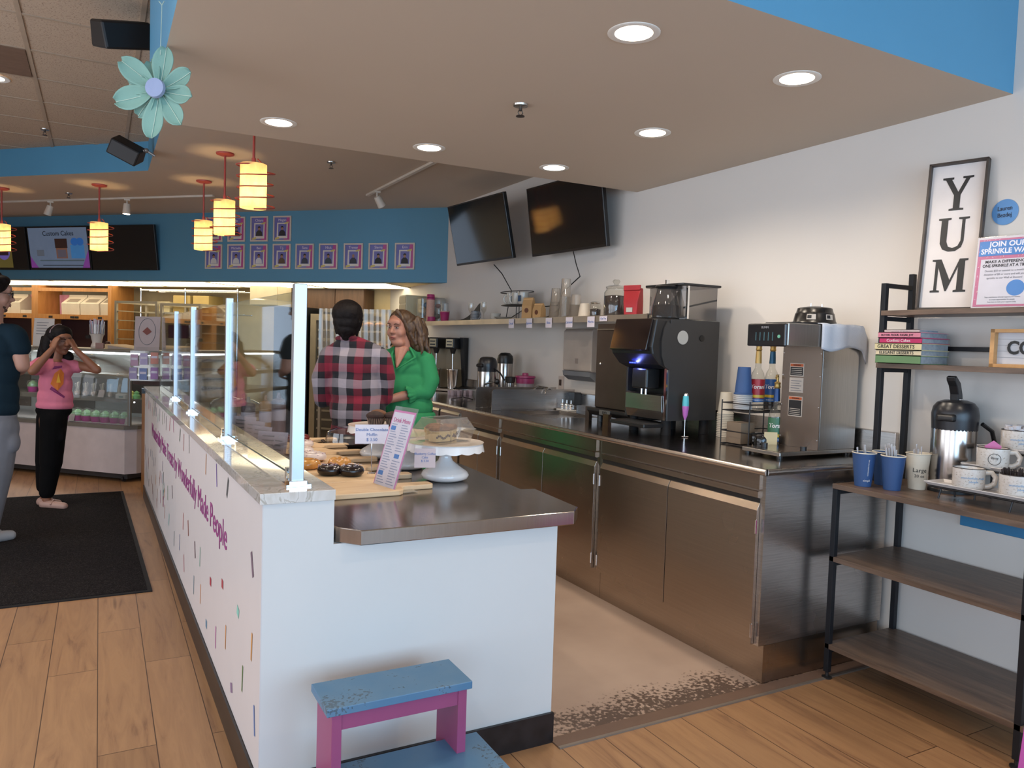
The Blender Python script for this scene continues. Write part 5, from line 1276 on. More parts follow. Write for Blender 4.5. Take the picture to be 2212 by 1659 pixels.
MB().lathe([(.10, 0), (.105, .004), (.10, .012), (.092, .05), (.088, .054), (.082, .076), (.072, .080), (.03, .086), (.001, .088)], n=36).build('body', M('funnel_black', '#0e0d0e', .3), t)
for a in (-2.6, -1.65):
    b = MB(); V = []
    for k in range(5):
        q = a-.22+.11*k; V += [(.0995*math.cos(q), .0995*math.sin(q), .018), (.0955*math.cos(q), .0955*math.sin(q), .044)]
    b.add(V, [(2*i, 2*i+2, 2*i+3, 2*i+1) for i in range(4)]); b.build('sticker', wl, t, smooth=0)
    b = MB(); V = []
    for k in range(3):
        q = a-.18+.1*k; V += [(.1002*math.cos(q), .1002*math.sin(q), .024), (.0975*math.cos(q), .0975*math.sin(q), .040)]
    b.add(V, [(2*i, 2*i+2, 2*i+3, 2*i+1) for i in range(2)]); b.build('sticker_print', wk, t, smooth=0)
for x in (-.03, .05): MB().cyl((x, 0, .08), (x, 0, .10), .004).build('pin', chrome, t)
# towel
tw = M('towel_white', '#b9bdc6', .9, bump=.5, bscale=250); V = []; F = []
nx, ny = 22, 26
for i in range(nx+1):
    for j in range(ny+1):
        x = 3.035 + .325*i/nx; s = j/ny*.34     # from the back over the top and down the near side
        if s < .22: y = 2.725-s; z = 1.604+.002*math.sin(i*.9)
        else:
            d = s-.22; y = 2.504-.004*math.sin(i*.8)-.006*(i/nx); z = 1.604-d-.012*math.sin(i*.35)*(d/.12)
        if x > 3.325: z -= (x-3.325)*1.6+.0; 
        V.append((x, y, z))
for i in range(nx):
    for j in range(ny): F.append((i*(ny+1)+j, (i+1)*(ny+1)+j, (i+1)*(ny+1)+j+1, i*(ny+1)+j+1))
tag(MB().add(V, F).build('towel', tw, smooth=80, solid=.004), 'white terry towel draped over the side of the brewer', 'towel')

# airpots on the worktop
def airpot(loc, lab, r, h, rz=0, flat=False, lever=True):
    t = thing('airpot', lab, 'airpot', loc, rz)
    MB().lathe([(r*.97, 0), (r, .008), (r, h), (r*.98, h+.006)], n=40).build('steel_body', M('airpot_steel', (.50,.46,.43), .2, 1), t, smooth=50)
    MB().lathe([(r*1.0, 0), (r*1.02, .0), (r*1.02, .012), (r, .014)], n=40).build('base_ring', black, t)
    if flat:
        MB().lathe([(r*1.02, h), (r*1.05, h+.04), (r*.95, h+.07), (r*.6, h+.095), (.001, h+.1)], n=32).build('lid', black, t)
    else:
        MB().lathe([(r*1.0, h-.012), (r*1.03, h+.03), (r*1.04, h+.055), (r*.97, h+.085), (r*.8, h+.105), (r*.5, h+.115), (.001, h+.117)], n=36).build('lid', M('lid_black', (.015,.015,.018), .3), t)
    if lever:
        MB().prism([(-r*1.28, h+.03), (-r*.6, h+.02), (-r*.6, h+.065), (-r*1.22, h+.055)], -.035, .035, 'y').build('pour_spout', black, t, smooth=0, bevel=.008)
        MB().tube([(0, -r*1.02, h+.02), (.05, -r*1.35, h-.02), (.09, -r*1.5, h-.08)], .007, 8).build('carry_handle', black, t)
    return t
airpot((2.92, 5.83, WT), 'stainless airpot with black pump lid, nearer of two by the sink', .082, .275, .3)
airpot((3.235, 6.10, WT), 'taller stainless thermal jug with round black lid behind the airpot', .070, .33, 0, True, False)
t = thing('pump_dispenser', 'black pump nozzle with slim stem standing before the airpots', 'pump', (2.93, 5.62, WT))
b = MB(); b.tube([(0,0,.01), (.0,0,.16), (-.03,.01,.19)], .012, 8); b.tube([(-.03,.01,.19), (-.12,.03,.165), (-.125,.03,.14)], .007, 8); b.ball((-.02,.005,.19), .025, 12, 8); b.build('pump', black, t)
b = MB(); 
for a in range(3): b.tube([(0,0,.02), (.09*math.cos(a*2.1+.4), .09*math.sin(a*2.1+.4), .004)], .004, 6)
b.build('tripod_foot', black, t)
t = thing('steel_canister', 'steel canister with dark lid behind the sink guards', 'canister', (3.12, 5.78, WT))
MB().lathe([(.036, 0), (.036, .17), (.03, .18)], n=24).build('body', M('airpot_steel'), t)
MB().lathe([(.040, .175), (.045, .22), (.04, .226), (.001, .226)], n=24).build('lid', M('lid_dark', '#2a2522', .4), t)
t = thing('plastic_canister', 'frosted canister with magenta lid by the wall outlet', 'canister', (3.245, 5.74, WT))
MB().lathe([(.07, 0), (.078, .19)], n=28, cap1=False).build('body', M('frosted_plastic', '#8f878c', .4), t)
MB().lathe([(.08, .17), (.082, .215), (.09, .22), (.088, .235), (.03, .24), (.025, .26), (.001, .262)], n=28).build('lid', M('lid_magenta', '#8d2c58', .35), t)
t = thing('sample_cups', 'cluster of tiny clear sample cups beside the milkshake mixer', 'cups', (3.10, 6.72, WT))
b = MB()
for i in range(8): b.lathe([(.018, 0), (.024, .045)], c=(-.12+.04*(i % 4)*2*.8, -.04+.06*(i//4), 0), n=12, cap1=False)
b.build('cups', M('sample_plastic', '#b5a6b0', .3), t, kind='stuff')
t = thing('wire_stand', 'low black wire tripod stand lying on the worktop', 'wire stand', (2.80, 6.05, WT))
b = MB(); 
for a in (.2, 2.3, 4.4): b.tube([(0,0,.03), (.11*math.cos(a), .11*math.sin(a), .006)], .004, 6)
b.tube([(0,0,.02), (0,0,.10)], .004, 6); b.build('wires', wire, t)
# milkshake mixer
t = thing('milkshake_mixer', 'three-spindle milkshake mixer with steel cups', 'mixer', (3.17, 7.42, WT))
W(MB().prism([(3.02, .97), (3.36, .97), (3.36, 1.50), (3.30, 1.52), (3.10, 1.52), (3.17, 1.02), (3.02, .99)][::1], 7.12, 7.16, 'y'), 'side_plate', black)
W(MB().box((3.18, 7.16, 1.0), (3.36, 7.72, 1.50)), 'column', M('mixer_cream', '#85775f', .4))
W(MB().box((3.0, 7.10, .965), (3.36, 7.74, .99)), 'base', chrome, bevel=.003)
W(MB().box((3.24, 7.0, .99), (3.37, 7.115, 1.25)), 'rear_box', black)
for k, y in enumerate((7.22, 7.42, 7.62)):
    W(MB().box((3.00, y-.055, 1.40), (3.20, y+.055, 1.515)), 'motor_head', black, bevel=.012)
    W(MB().box((2.993, y-.04, 1.42), (3.0, y+.04, 1.50)), 'silver_front', M('silver_plate', '#9a9078', .3, .8))
    W(MB().box((2.99, y-.03, 1.435), (2.994, y+.03, 1.448)), 'dark_slot', black); W(MB().box((2.99, y-.03, 1.468), (2.994, y+.03, 1.48)), 'dark_slot', black)
    W(MB().cyl((3.07, y, 1.40), (3.07, y, 1.15), .006), 'spindle', chrome, smooth=30)
    W(MB().lathe([(.045, 0), (.062, .19), (.064, .195), (.062, .2)], c=(3.07, y, .992), n=28, cap1=False), 'steel_cup', chrome, smooth=50)
    W(MB().lathe([(.035, 0), (.02, -.05)][::-1], c=(3.07, y, 1.40), n=16), 'collar', black, smooth=30)
t.rotation_euler = (0, 0, .62)
tag(place(MB().lathe([(.05, 0), (.07, .10), (.06, .18), (.02, .21), (.001, .212)], n=24).build('white_appliance', M('appliance_white', '#bdb3a8', .4)), (3.22, 7.87, WT)), 'rounded white appliance beside the milkshake mixer', 'appliance')
# taps
t = thing('sink_taps', 'chrome beverage taps with black valve block on the backsplash', 'tap', (3.2, 4.98, WT))
W(MB().box((3.29, 5.02, 1.0), (3.352, 5.22, 1.10)), 'valve_block', black, bevel=.003)
W(MB().tube([(3.30, 5.12, 1.05), (3.20, 5.12, 1.10), (3.10, 5.10, 1.125), (3.06, 5.08, 1.118), (3.05, 5.07, 1.085)], .008, 10), 'gooseneck', chrome, smooth=60)
W(MB().tube([(3.34, 5.34, 1.08), (3.2, 5.30, 1.125), (3.10, 5.27, 1.14), (3.05, 5.25, 1.11)], .008, 10), 'gooseneck', chrome, smooth=60)
for y in (4.93, 4.99, 5.05):
    b = MB(); b.cyl((3.20, y, WT), (3.20, y, 1.0), .012); b.ball((3.20, y, 1.005), .016, 12, 8); b.cyl((3.20, y, 1.0), (3.20, y, 1.045), .007); W(b, 'valve', chrome, smooth=60)
W(MB().box((3.16, 4.91, WT), (3.24, 5.08, .972)), 'valve_plate', M('tap_plate', '#c8c4bc', .3), bevel=.003)
# outlet & paper towel dispenser
t = thing('wall_outlet', 'white wall outlet plate above the backsplash', 'outlet', (3.376, 5.37, 1.10))
W(MB().box((3.371, 5.32, 1.105), (3.379, 5.40, 1.215)), 'plate', M('outlet_white', '#c4b6ac', .4), bevel=.002)
W(MB().box((3.369, 5.35, 1.135), (3.372, 5.385, 1.185)), 'socket', M('socket_brown', '#3f332c', .4))
t = thing('paper_towel_dispenser', 'white paper towel dispenser mounted under the wall shelf', 'towel dispenser', (3.376, 4.95, 1.24))
dm = M('dispenser_grey', '#a69c94', .4)
W(MB().prism([(3.26, 1.27), (3.379, 1.27), (3.379, 1.60), (3.27, 1.60), (3.25, 1.58), (3.25, 1.28)], 4.75, 5.15, 'y'), 'cover', dm, bevel=.01)
W(MB().prism([(3.379, 1.19), (3.379, 1.27), (3.245, 1.27), (3.25, 1.235), (3.30, 1.20)], 4.76, 5.14, 'y'), 'lower_tray', M('dispenser_blue_grey', '#6a6e74', .4))
W(MB().box((3.2485, 4.93, 1.33), (3.2502, 4.97, 1.37)), 'logo', M('logo_grey', '#8a7f78', .4))

# ---------------- wall shelf and its load ----------------
SH = 1.683
sh = thing('mounted_shelf', 'long steel wall shelf on brackets above the worktop', 'shelf', (3.2, 5.9, SH))
shelf_m = M('shelf_steel', (.50,.44,.36), .32, .85, var=.15, scale=5)
MB().box((3.06, 3.86, SH-.006), (3.379, 7.95, SH-.001)).build('deck', shelf_m, sh, world=True, smooth=0)
MB().box((3.056, 3.86, SH-.045), (3.0605, 7.95, SH-.001)).build('front_lip', shelf_m, sh, world=True, smooth=0)
def brkt(y):
    P = [(3.379, SH), (3.10, SH)]
    for i in range(9):
        a = i/8; P.append((3.10+.26*a, SH+.004+.17*a**2.3))
    P.append((3.379, SH+.19))
    MB().prism(P[::-1], y-.003, y+.003, 'y').build('curved_bracket', M('bracket_dark', '#6b655c', .4, .6), sh, world=True, smooth=0)
brkt(6.95); brkt(5.30); brkt(3.92)
# labels taped to the lip
tags_ = ['Decaf', 'Espresso', 'Boba', 'Caramel', 'Mocha', 'Chai Tea']
for i, y in enumerate((5.664, 5.358, 5.055, 4.764, 4.48, 4.33)):
    t = thing('shelf_label', 'white label taped to the shelf lip, %s' % ['farthest along', 'second from the far end', 'third from the far end', 'third from the coffee machine', 'second nearest, just left of the nearest', 'nearest one, small, above the milk cooler'][i], 'label', (3.05, y, SH-.065), 0, 'handwritten labels on the shelf lip')
    hh = .075 if i < 5 else .035
    MB().box((-.001, -.045, .058-hh), (.0005, .045, .058)).build('paper', M('card_white'), t, smooth=0)
    text(tags_[i], .026 if i < 5 else .018, cardi, t, (3.0485, y, SH-.007-hh/2), FACE_MX)
# plastic cup towers
cupp = M('clear_cup_plastic', '#a99a88', .25, .35, var=.3, scale=14)
def ctower(x, y, r, h, lab, m=None, rings=9):
    t = thing('cup_tower', lab, 'cup stack', (x, y, SH), 0, 'stacks of clear cups on the wall shelf')
    V = [(r, 0)]; n = 26
    for i in range(1, n):
        z = h*.55*i/n; V += [(r*(1-.006*i), z), (r*(1-.006*i)+.003, z+.003)]
    V += [(r*.83, h*.56), (r*.72, h), (.001, h)]
    MB().lathe(V, n=28).build('cups', m or glassy('cup_stack_clear', (.80,.77,.72), 3.5, .12, .30, (.62,.54,.46)), t, smooth=40)
    return t
ctower(3.18, 5.03, .050, .30, 'tallest stack of clear plastic cups on the shelf'); ctower(3.19, 5.19, .050, .235, 'stack of clear plastic cups behind the tallest stack'); ctower(3.17, 4.865, .050, .17, 'shorter stack of clear plastic cups right of the tallest')
tag(place(MB().lathe([(.047, 0), (.049, .004), (.034, .10), (.001, .10)], n=24).build('paper_cup', M('paper_cup_ivory', '#cbbfae', .6)), (3.17, 4.745, SH)), 'single white paper cup upside down beside the small jar', 'cup')
# jars
def jar(x, y, r, h, lab, fill, knob=False):
    t = thing('glass_jar', lab, 'jar', (x, y, SH), 0)
    MB().lathe([(r*.96, 0), (r, .01), (r, h*.72), (r*.8, h*.82), (r*.8, h*.86)], n=32, cap1=False).build('glass', glassy('jar_glass', (.95,.95,.92), 2.5, .03, .03), t, smooth=60)
    MB().lathe([(r*.93, .006), (r*.95, h*fill), (r*.4, h*fill+.006), (.001, h*fill)], n=28).build('coffee', beans, t, smooth=60)
    MB().lathe([(r*.84, h*.86), (r*.87, h*.9), (r*.6, h*.95), (.001, h*.97)], n=28).build('lid', glassy('jar_glass'), t, smooth=60)
    if knob: MB().lathe([(.012, h*.96), (.02, h*1.02), (.028, h*1.08), (.02, h*1.13), (.001, h*1.14)], n=20).build('knob', glassy('jar_glass'), t, smooth=60)
    if not knob: MB().tube([(r*.85*math.cos(a*PI/10), r*.85*math.sin(a*PI/10), h*.84) for a in range(20)], .003, 6, True).build('wire_clasp', chrome, t)
    return t
jar(3.17, 4.605, .042, .115, 'small clip jar of coffee beans on the shelf', .45)
jar(3.19, 4.385, .085, .225, 'large lidded glass jar of coffee beans', .62, True)
rd = M('red_bag', '#9b1c24', .35, var=.1, bump=.15)
t = thing('coffee_bag', 'red coffee bag leaning beside the large bean jar', 'bag', (3.16, 4.14, SH), -1.3)
MB().add([(-.055,-.035,0), (.055,-.035,0), (.055,.035,0), (-.055,.035,0), (-.06,-.04,.09), (.058,-.038,.09), (.055,.035,.09), (-.058,.036,.09), (-.072,-.02,.185), (.07,-.018,.18), (.068,.01,.18), (-.07,.012,.185)],
    [(3,2,1,0), (0,1,5,4), (1,2,6,5), (2,3,7,6), (3,0,4,7), (4,5,9,8), (5,6,10,9), (6,7,11,10), (7,4,8,11), (8,9,10,11)]).build('bag', rd, t, smooth=25, bevel=.006)
MB().box((-.07, -.028, .165), (.068, -.015, .20)).build('folded_top', rd, t, smooth=0, bevel=.003)
MB().box((-.03, -.041, .02), (.02, -.038, .05)).build('label', M('sticker_white'), t, smooth=0)
kb = M('kraft_bag', '#b08a5c', .7, bump=.1)
def kbag(x, y, w, h, lab, rz):
    t = thing('kraft_bag', lab, 'bag', (x, y, SH), rz, 'small kraft paper bags on the shelf')
    MB().add([(-w,-.03,0), (w,-.03,0), (w,.03,0), (-w,.03,0), (-w,-.028,h*.6), (w,-.028,h*.6), (w,.028,h*.6), (-w,.028,h*.6), (-w*.95,-.006,h), (w*.95,-.006,h), (w*.95,.006,h), (-w*.95,.006,h)],
        [(3,2,1,0), (0,1,5,4), (1,2,6,5), (2,3,7,6), (3,0,4,7), (4,5,9,8), (5,6,10,9), (6,7,11,10), (7,4,8,11), (8,9,10,11)]).build('bag', kb, t, smooth=0)
    MB().tube([(0, -.0305, h*.38), (0, -.033, h*.38)], w*.38, 20).build('round_sticker', M('sticker_brown', '#5e3420', .5), t)
    MB().box((-w*.98, -.012, h*.86), (w*.98, -.005, h*.95)).build('folded_top', M('kraft_fold', '#c69c6a', .7), t, smooth=0)
kbag(3.15, 5.55, .052, .175, 'taller kraft paper bag with round brown sticker', -1.2); kbag(3.14, 5.36, .048, .12, 'shorter kraft paper bag right of the taller one', -1.35)
# stand with cups
t = thing('cup_stand', 'black metal stand with a flat oval tray holding mugs', 'stand', (3.19, 5.84, SH))
def rim(z, a, b_, r=.004): return [(a*math.cos(q*PI/14), b_*math.sin(q*PI/14), z) for q in range(28)], r
MB().lathe([(.001, .115), (.13, .115), (.15, .12), (.15, .124), (.001, .12)], n=32, sx=.7, sy=1.4).build('lower_tray', black, t)
p, r = rim(.235, .10, .24); MB().tube(p, r, 6, True).build('upper_rim', wire, t)
b = MB(); b.tube([(.0, .0, 0), (0, 0, .24)], .004, 6); b.tube([(.0, -.05, 0), (0, -.05, .24)], .004, 6); b.tube([(0,-.025,.0), (.05, .1, 0)], .004, 6); b.tube([(0,-.025,.0), (.05, -.12, 0)], .004, 6); b.build('legs', wire, t)
mugs_m = M('mug_white', '#b9b2a6', .2, coat=.4)
def mug(loc, r, h, lab, m, rz=0, group=None, rimc=None, stripes=None, rest=True, taper=.97):
    t = thing('mug', lab, 'mug', loc, rz, group)
    MB().lathe([(r*.86, 0), (r*taper, .01), (r, h), (r-.004, h+.001), (r-.005, h-.004), (r*.84, .012), (.001, .01)], n=36, cap1=False).build('cup', m, t, smooth=50)
    MB().tube([(r*.93, 0, h*.82), (r*1.35, 0, h*.85), (r*1.6, 0, h*.62), (r*1.52, 0, h*.32), (r*1.2, 0, h*.16), (r*.9, 0, h*.14)], .0062, 8, flat=1.6).build('handle', m, t, smooth=60)
    if rimc: MB().tube([((r-.002)*math.cos(q*PI/18), (r-.002)*math.sin(q*PI/18), h+.001) for q in range(36)], .0022, 6, True).build('rim', rimc, t, smooth=60)
    return t
mug((3.19, 5.93, SH+.126), .045, .10, 'white mug on the black stand, farther one', mugs_m, 2.4, 'mugs on the black stand')
mug((3.19, 5.83, SH+.126), .045, .10, 'white mug on the black stand, middle one', mugs_m, 2.2, 'mugs on the black stand')
mug((3.19, 5.72, SH+.126), .045, .10, 'white mug with blue print on the black stand, nearest one', mugs_m, 1.2, 'mugs on the black stand')
MB().box((3.143, 5.69, SH+.15), (3.147, 5.73, SH+.20)).build('blue_print', M('print_blue_dark', '#2a4a6c', .5), [o for o in sc.objects if o.get('label', '').startswith('white mug with blue print on')][0], world=True, smooth=0)
gm = M('mug_striped', '#6a6a6c', .35, var=.3, scale=30); m_ = mug((3.12, 6.52, SH), .042, .085, 'grey ribbed mug beside the champagne glasses', gm, -1.2)
b = MB()
for k in range(5): b.tube([(.043*math.cos(q*PI/12), .043*math.sin(q*PI/12), .015+.014*k) for q in range(24)], .0022, 5, True)
b.build('rings', M('ring_pale', '#a5a09a', .4), m_)
def flute(x, y, lab):
    t = thing('champagne_glass', lab, 'glass', (x, y, SH), 0, 'small stemmed glasses on the shelf')
    MB().lathe([(.028, 0), (.005, .004), (.004, .065), (.022, .095), (.028, .13), (.025, .175)], n=24, cap1=False).build('glass', glassy('jar_glass'), t, smooth=60)
flute(3.20, 6.78, 'stemmed glass left of the grey ribbed mug'); flute(3.20, 6.50, 'stemmed glass right of the grey ribbed mug')
tag(place(MB().lathe([(.04, 0), (.05, .055), (.046, .055), (.001, .01)], n=24, cap1=False).build('small_bowl', mugs_m), (3.14, 6.14, SH)), 'white bowl below the black stand', 'bowl')
tag(place(MB().lathe([(.05, 0), (.085, .02), (.08, .02), (.001, .006)], n=28, cap1=False).build('saucer_stack', mugs_m), (3.14, 5.99, SH)), 'low white saucer under the black stand', 'saucer')
# pink cup towers and box of bags
pkc = M('pink_cup_cream', '#d2a594', .6); pkm = M('pink_cup_magenta', '#a92a62', .5)
def ptower(x, y, n, lab, top):
    t = thing('cup_tower', lab, 'cup stack', (x, y, SH), 0, 'stacks of pink ice cream cups')
    V = [(.045, 0)]
    for i in range(n): V += [(.045, .012*i), (.043, .012*i+.010)]
    b = MB(); b.mi = 0; h = .012*n; b.lathe(V, n=24, cap1=False); b.mi = 1
    b.lathe([(.046, h-.002), (.046, h+.014), (.044, h+.016)], n=24, cap0=False, cap1=False)
    b.lathe([(.045, h+.02), (.040, h+.055), (.001, h+.055)], n=24, cap0=False)
    b.build('cups', [pkc, pkm], t, smooth=40)
ptower(3.14, 7.68, 20, 'tall stack of pink and cream cups at the far end of the shelf', 1)
t = thing('paper_cup', 'single magenta patterned paper cup on the shelf', 'cup', (3.18, 7.38, SH))
MB().lathe([(.038, 0), (.05, .10), (.052, .103), (.001, .09)], n=24).build('cup', pkm, t)
MB().lathe([(.0505, .098), (.052, .104), (.05, .108)], n=24, cap0=False, cap1=False).build('rim', M('rim_pale', '#c79a90', .5), t)
MB().lathe([(.04, .104), (.036, .19), (.03, .195)], n=20, cap0=False).build('clear_cup', plastic_clear, t)
tag(place(MB().lathe([(.045, 0), (.045, .012), (.043, .014), (.043, .05), (.001, .05)], n=24).build('magenta_cup_lid', pkm), (3.10, 7.55, SH)), 'short magenta cup in front of the tall pink stack', 'cup')
t = thing('clear_bag_tote', 'clear plastic tote full of bags at the far end of the shelf', 'tote', (3.2, 7.88, SH), 0)
MB().box((-.13, -.12, .0), (.16, .06, .27)).build('tote', plastic_clear, t, smooth=0, bevel=.02)
b = MB()
for i in range(14): b.mi = i % 4; b.ball((rnd.uniform(-.08, .1), rnd.uniform(-.08, .03), rnd.uniform(.04, .2)), rnd.uniform(.03, .05), 10, 7, sz=.8)
b.build('contents', [M('bag_cream', '#cdb893', .5), M('bag_grey', '#8c8478', .5), M('bag_rose', '#a26a5a', .5), M('bag_blue', '#4a6d86', .5)], t, smooth=60, kind='stuff')
t = thing('white_storage_drawers', 'white plastic storage bin left of the clear tote', 'storage bin', (3.10, 8.12, SH-.001))
MB().box((-.1, -.06, 0), (.25, .16, .30)).build('bin', M('bin_white', '#c9bb98', .5), t, smooth=0, bevel=.01)
for z in (.03, .12, .21): MB().box((-.104, -.05, z), (-.1, .15, z+.07)).build('drawer_front', M('bin_front', '#b6a683', .5), t, smooth=0)
sh.children[0].data.vertices[2].co.y += 0

# ---------------- open rack on the right ----------------
ra = thing('etagere_rack', 'dark metal and walnut etagere shelf unit against the right wall', 'shelf unit', (3.1, 1.87, 0))
FX0, FX1, UX, RX, LY, RY = 2.895, 3.35, 3.15, 3.345, 2.265, 1.455
def bar(a, b_, n='bar'):
    return MB().box(a, b_).build(n, darkmetal, ra, world=True, smooth=0, bevel=.0015)
for y in (LY, RY):
    bar((FX0-.012, y-.012, .03), (FX0+.012, y+.012, .862), 'front_leg')
    bar((RX-.012, y-.012, .03), (RX+.012, y+.012, 1.845), 'rear_leg')
    bar((UX-.012, y-.012, .885), (UX+.012, y+.012, 1.79), 'upper_post')
    for z in (.838, .515, .118): bar((FX0+.012, y-.010, z), (RX-.012, y+.010, z+.02), 'side_rail')
    for z in (1.77, 1.62, 1.385): bar((UX+.012, y-.010, z), (RX-.012, y+.010, z+.02), 'side_rail')
    for x in (FX0, RX):
        MB().lathe([(.022, 0), (.022, .006), (.008, .01), (.007, .032)], c=(x, y, .0005), n=18).build('levelling_foot', black, ra, world=True)
bar((RX-.01, RY, 1.49), (RX+.01, LY, 1.51), 'rear_rail')
for z, x0 in ((.862, FX0-.015), (.535, FX0-.012), (.138, FX0-.012), (1.643, UX-.02), (1.405, UX-.02)):
    MB().box((x0, RY-.02, z), (RX+.012, LY+.012 if z != 1.643 else LY-.0, z+.022)).build('shelf_board', walnut, ra, world=True, smooth=0, bevel=.001)
# sign YUM
t = thing('yum_sign', 'tall white framed wooden sign reading YUM leaning on the wall', 'sign', (3.262, 2.045, 1.6665)); t.rotation_euler = (-.13, 0, -1.30)
fm = woodmat('sign_frame', '#2f2722', '#4d4138', (6, 6, 6), .5)
w, h, d = .108, .66, .034
MB().box((-w, -d*.25, 0), (w, 0.0, h)).build('board', M('sign_white', '#dcd3ce', .5), t, smooth=0)
f = MB()
for a, b in (((-w-.009,-d,0), (-w,.0,h)), ((w,-d,0), (w+.009,.0,h)), ((-w-.009,-d,-.0), (w+.009,.0,.008)), ((-w-.009,-d,h-.008), (w+.009,.0,h))): f.box(a, b)
f.build('frame', fm, t, smooth=0)
ink = M('sign_black', '#1c1c1d', .5)
def letter(polys, z0, nm, s=1.0):
    b = MB()
    for p in polys: b.prism([((x+(z*.0))*s, z0+z*s) for x, z in p][::-1], -d*.25-.002, -d*.25+.0005, 'y')
    b.build(nm, ink, t, smooth=0)
SL = .0
Y_ = [[(-.062,.150),(-.018,.150),(-.018,.142),(-.026,.140),(.004,.082),(.030,.140),(.018,.142),(.018,.150),(.060,.150),(.060,.142),(.046,.140),(.014,.068),(.014,.010),(.030,.008),(.030,0),(-.028,0),(-.028,.008),(-.012,.010),(-.012,.068),(-.050,.140),(-.062,.142)]]
U_ = [[(-.062,.150),(-.012,.150),(-.012,.142),(-.024,.140),(-.024,.045),(-.016,.022),(.002,.014),(.022,.022),(.032,.045),(.032,.140),(.018,.142),(.018,.150),(.060,.150),(.060,.142),(.044,.140),(.044,.044),(.036,.016),(.014,0),(-.014,-.001),(-.038,.010),(-.050,.036),(-.050,.140),(-.062,.142)]]
M_ = [[(-.072,.150),(-.036,.150),(.004,.055),(.038,.150),(.072,.150),(.072,.142),(.060,.140),(.060,.010),(.072,.008),(.072,0),(.022,0),(.022,.008),(.034,.010),(.034,.115),(-.006,.005),(-.012,.005),(-.046,.115),(-.046,.010),(-.034,.008),(-.034,0),(-.072,0),(-.072,.008),(-.058,.010),(-.058,.140),(-.072,.142)]]
letter(Y_, .445, 'letter_y'); letter(U_, .262, 'letter_u'); letter(M_, .080, 'letter_m', .98)
# donor circle and poster
t = thing('round_wall_sticker', 'blue round paper dot with handwriting on the right wall', 'sticker', (3.378, 1.885, 2.085))
MB().lathe([(.001, 0), (.054, 0), (.054, .002), (.001, .002)], n=40).build('disc', M('dot_blue', '#5b90c6', .5), t)
t.children[0].rotation_euler = (0, -PI/2, 0)
hi = M('pen_ink', '#2b3240', .5)
text('Lauren', .026, hi, t, (3.3745, 1.885, 2.10), FACE_MX, 'handwriting', sx=.85); text('Bezdej', .026, hi, t, (3.3745, 1.885, 2.072), FACE_MX, 'handwriting', sx=.85)
t = thing('sprinkle_poster', 'pink and blue poster in clear stand reading join our sprinkle wall', 'poster', (3.24, 1.80, 1.6665)); t.rotation_euler = (-.12, 0, -1.42)
MB().box((-.117, 0, 0), (.117, .003, .305)).build('acrylic', plastic_clear, t, smooth=0)
MB().box((-.115, -.002, .004), (.115, -.0005, .302)).build('paper_border', M('poster_white', '#cfc9cc', .4), t, smooth=0)
MB().box((-.108, -.003, .010), (.108, -.0021, .293)).build('pink_field', M('poster_pink', '#c0718f', .4), t, smooth=0)
MB().box((-.106, -.0042, .222), (.108, -.0031, .285)).build('blue_banner', M('poster_blue', '#4a80be', .4), t, smooth=0, bevel=.002)
MB().box((-.094, -.0042, .018), (.094, -.0031, .208)).build('white_field', M('poster_page', '#cdc9d0', .4), t, smooth=0)
wi = M('poster_ink_white', '#e4e4ea', .5); di = M('poster_ink_dark', '#26262c', .5)
def pt(s, z, sz, m, x=0, sx=1, bold=.0): text(s, sz, m, t, (x, -.0046, z), Euler((PI/2, 0, 0)), world=False, ext=.0003, sx=sx, bold=bold)
pt('JOIN OUR', .269, .030, wi, bold=.0008); pt('SPRINKLE WALL', .240, .030, wi, sx=.90, bold=.0008)
pt('MAKE A DIFFERENCE', .196, .0165, di, bold=.0004); pt('ONE SPRINKLE AT A TIME!', .179, .0165, di, sx=.88, bold=.0004)
for i, s in enumerate(('Donate $50 or commit to a monthly', 'donation of $5 or more and add your', 'sprinkle to our Wall of Donors!')): pt(s, .158-.015*i, .0115, M('ink_grey'), sx=.88)
for i, s in enumerate(('Your contribution directly supports our mission', 'to create opportunities for people', 'Scan here to make your support today')): pt(s, .048-.010*i, .0075, M('ink_grey'), sx=.9)
MB().tube([(.045, -.0042, .085), (.045, -.0050, .085)], .033, 28).build('blue_dot', M('poster_blue'), t)
pt('MOOSE & MO', .089, .0085, di, .045); pt('FAMILY', .079, .0085, di, .045)
b = MB(); pcs = ['#d8d0d8', '#d0a05a', '#e0b8c8']
for k in range(60):
    x, z = rnd.choice(((rnd.uniform(-.106, -.096), rnd.uniform(.012, .29)), (rnd.uniform(.096, .106), rnd.uniform(.012, .29)), (rnd.uniform(-.1, .1), rnd.uniform(.211, .220)), (rnd.uniform(-.1, .1), rnd.uniform(.287, .291))))
    a = rnd.uniform(0, PI); dx, dz = .003*math.cos(a), .003*math.sin(a); b.mi = k % 3; b.poly([(x-dx, -.0045, z-dz), (x-dx+.001, -.0045, z-dz-.001), (x+dx, -.0045, z+dz), (x+dx-.001, -.0045, z+dz+.001)])
b.build('sprinkle_pattern', [M('ps'+c[1:], c, .5) for c in pcs], t, smooth=0)
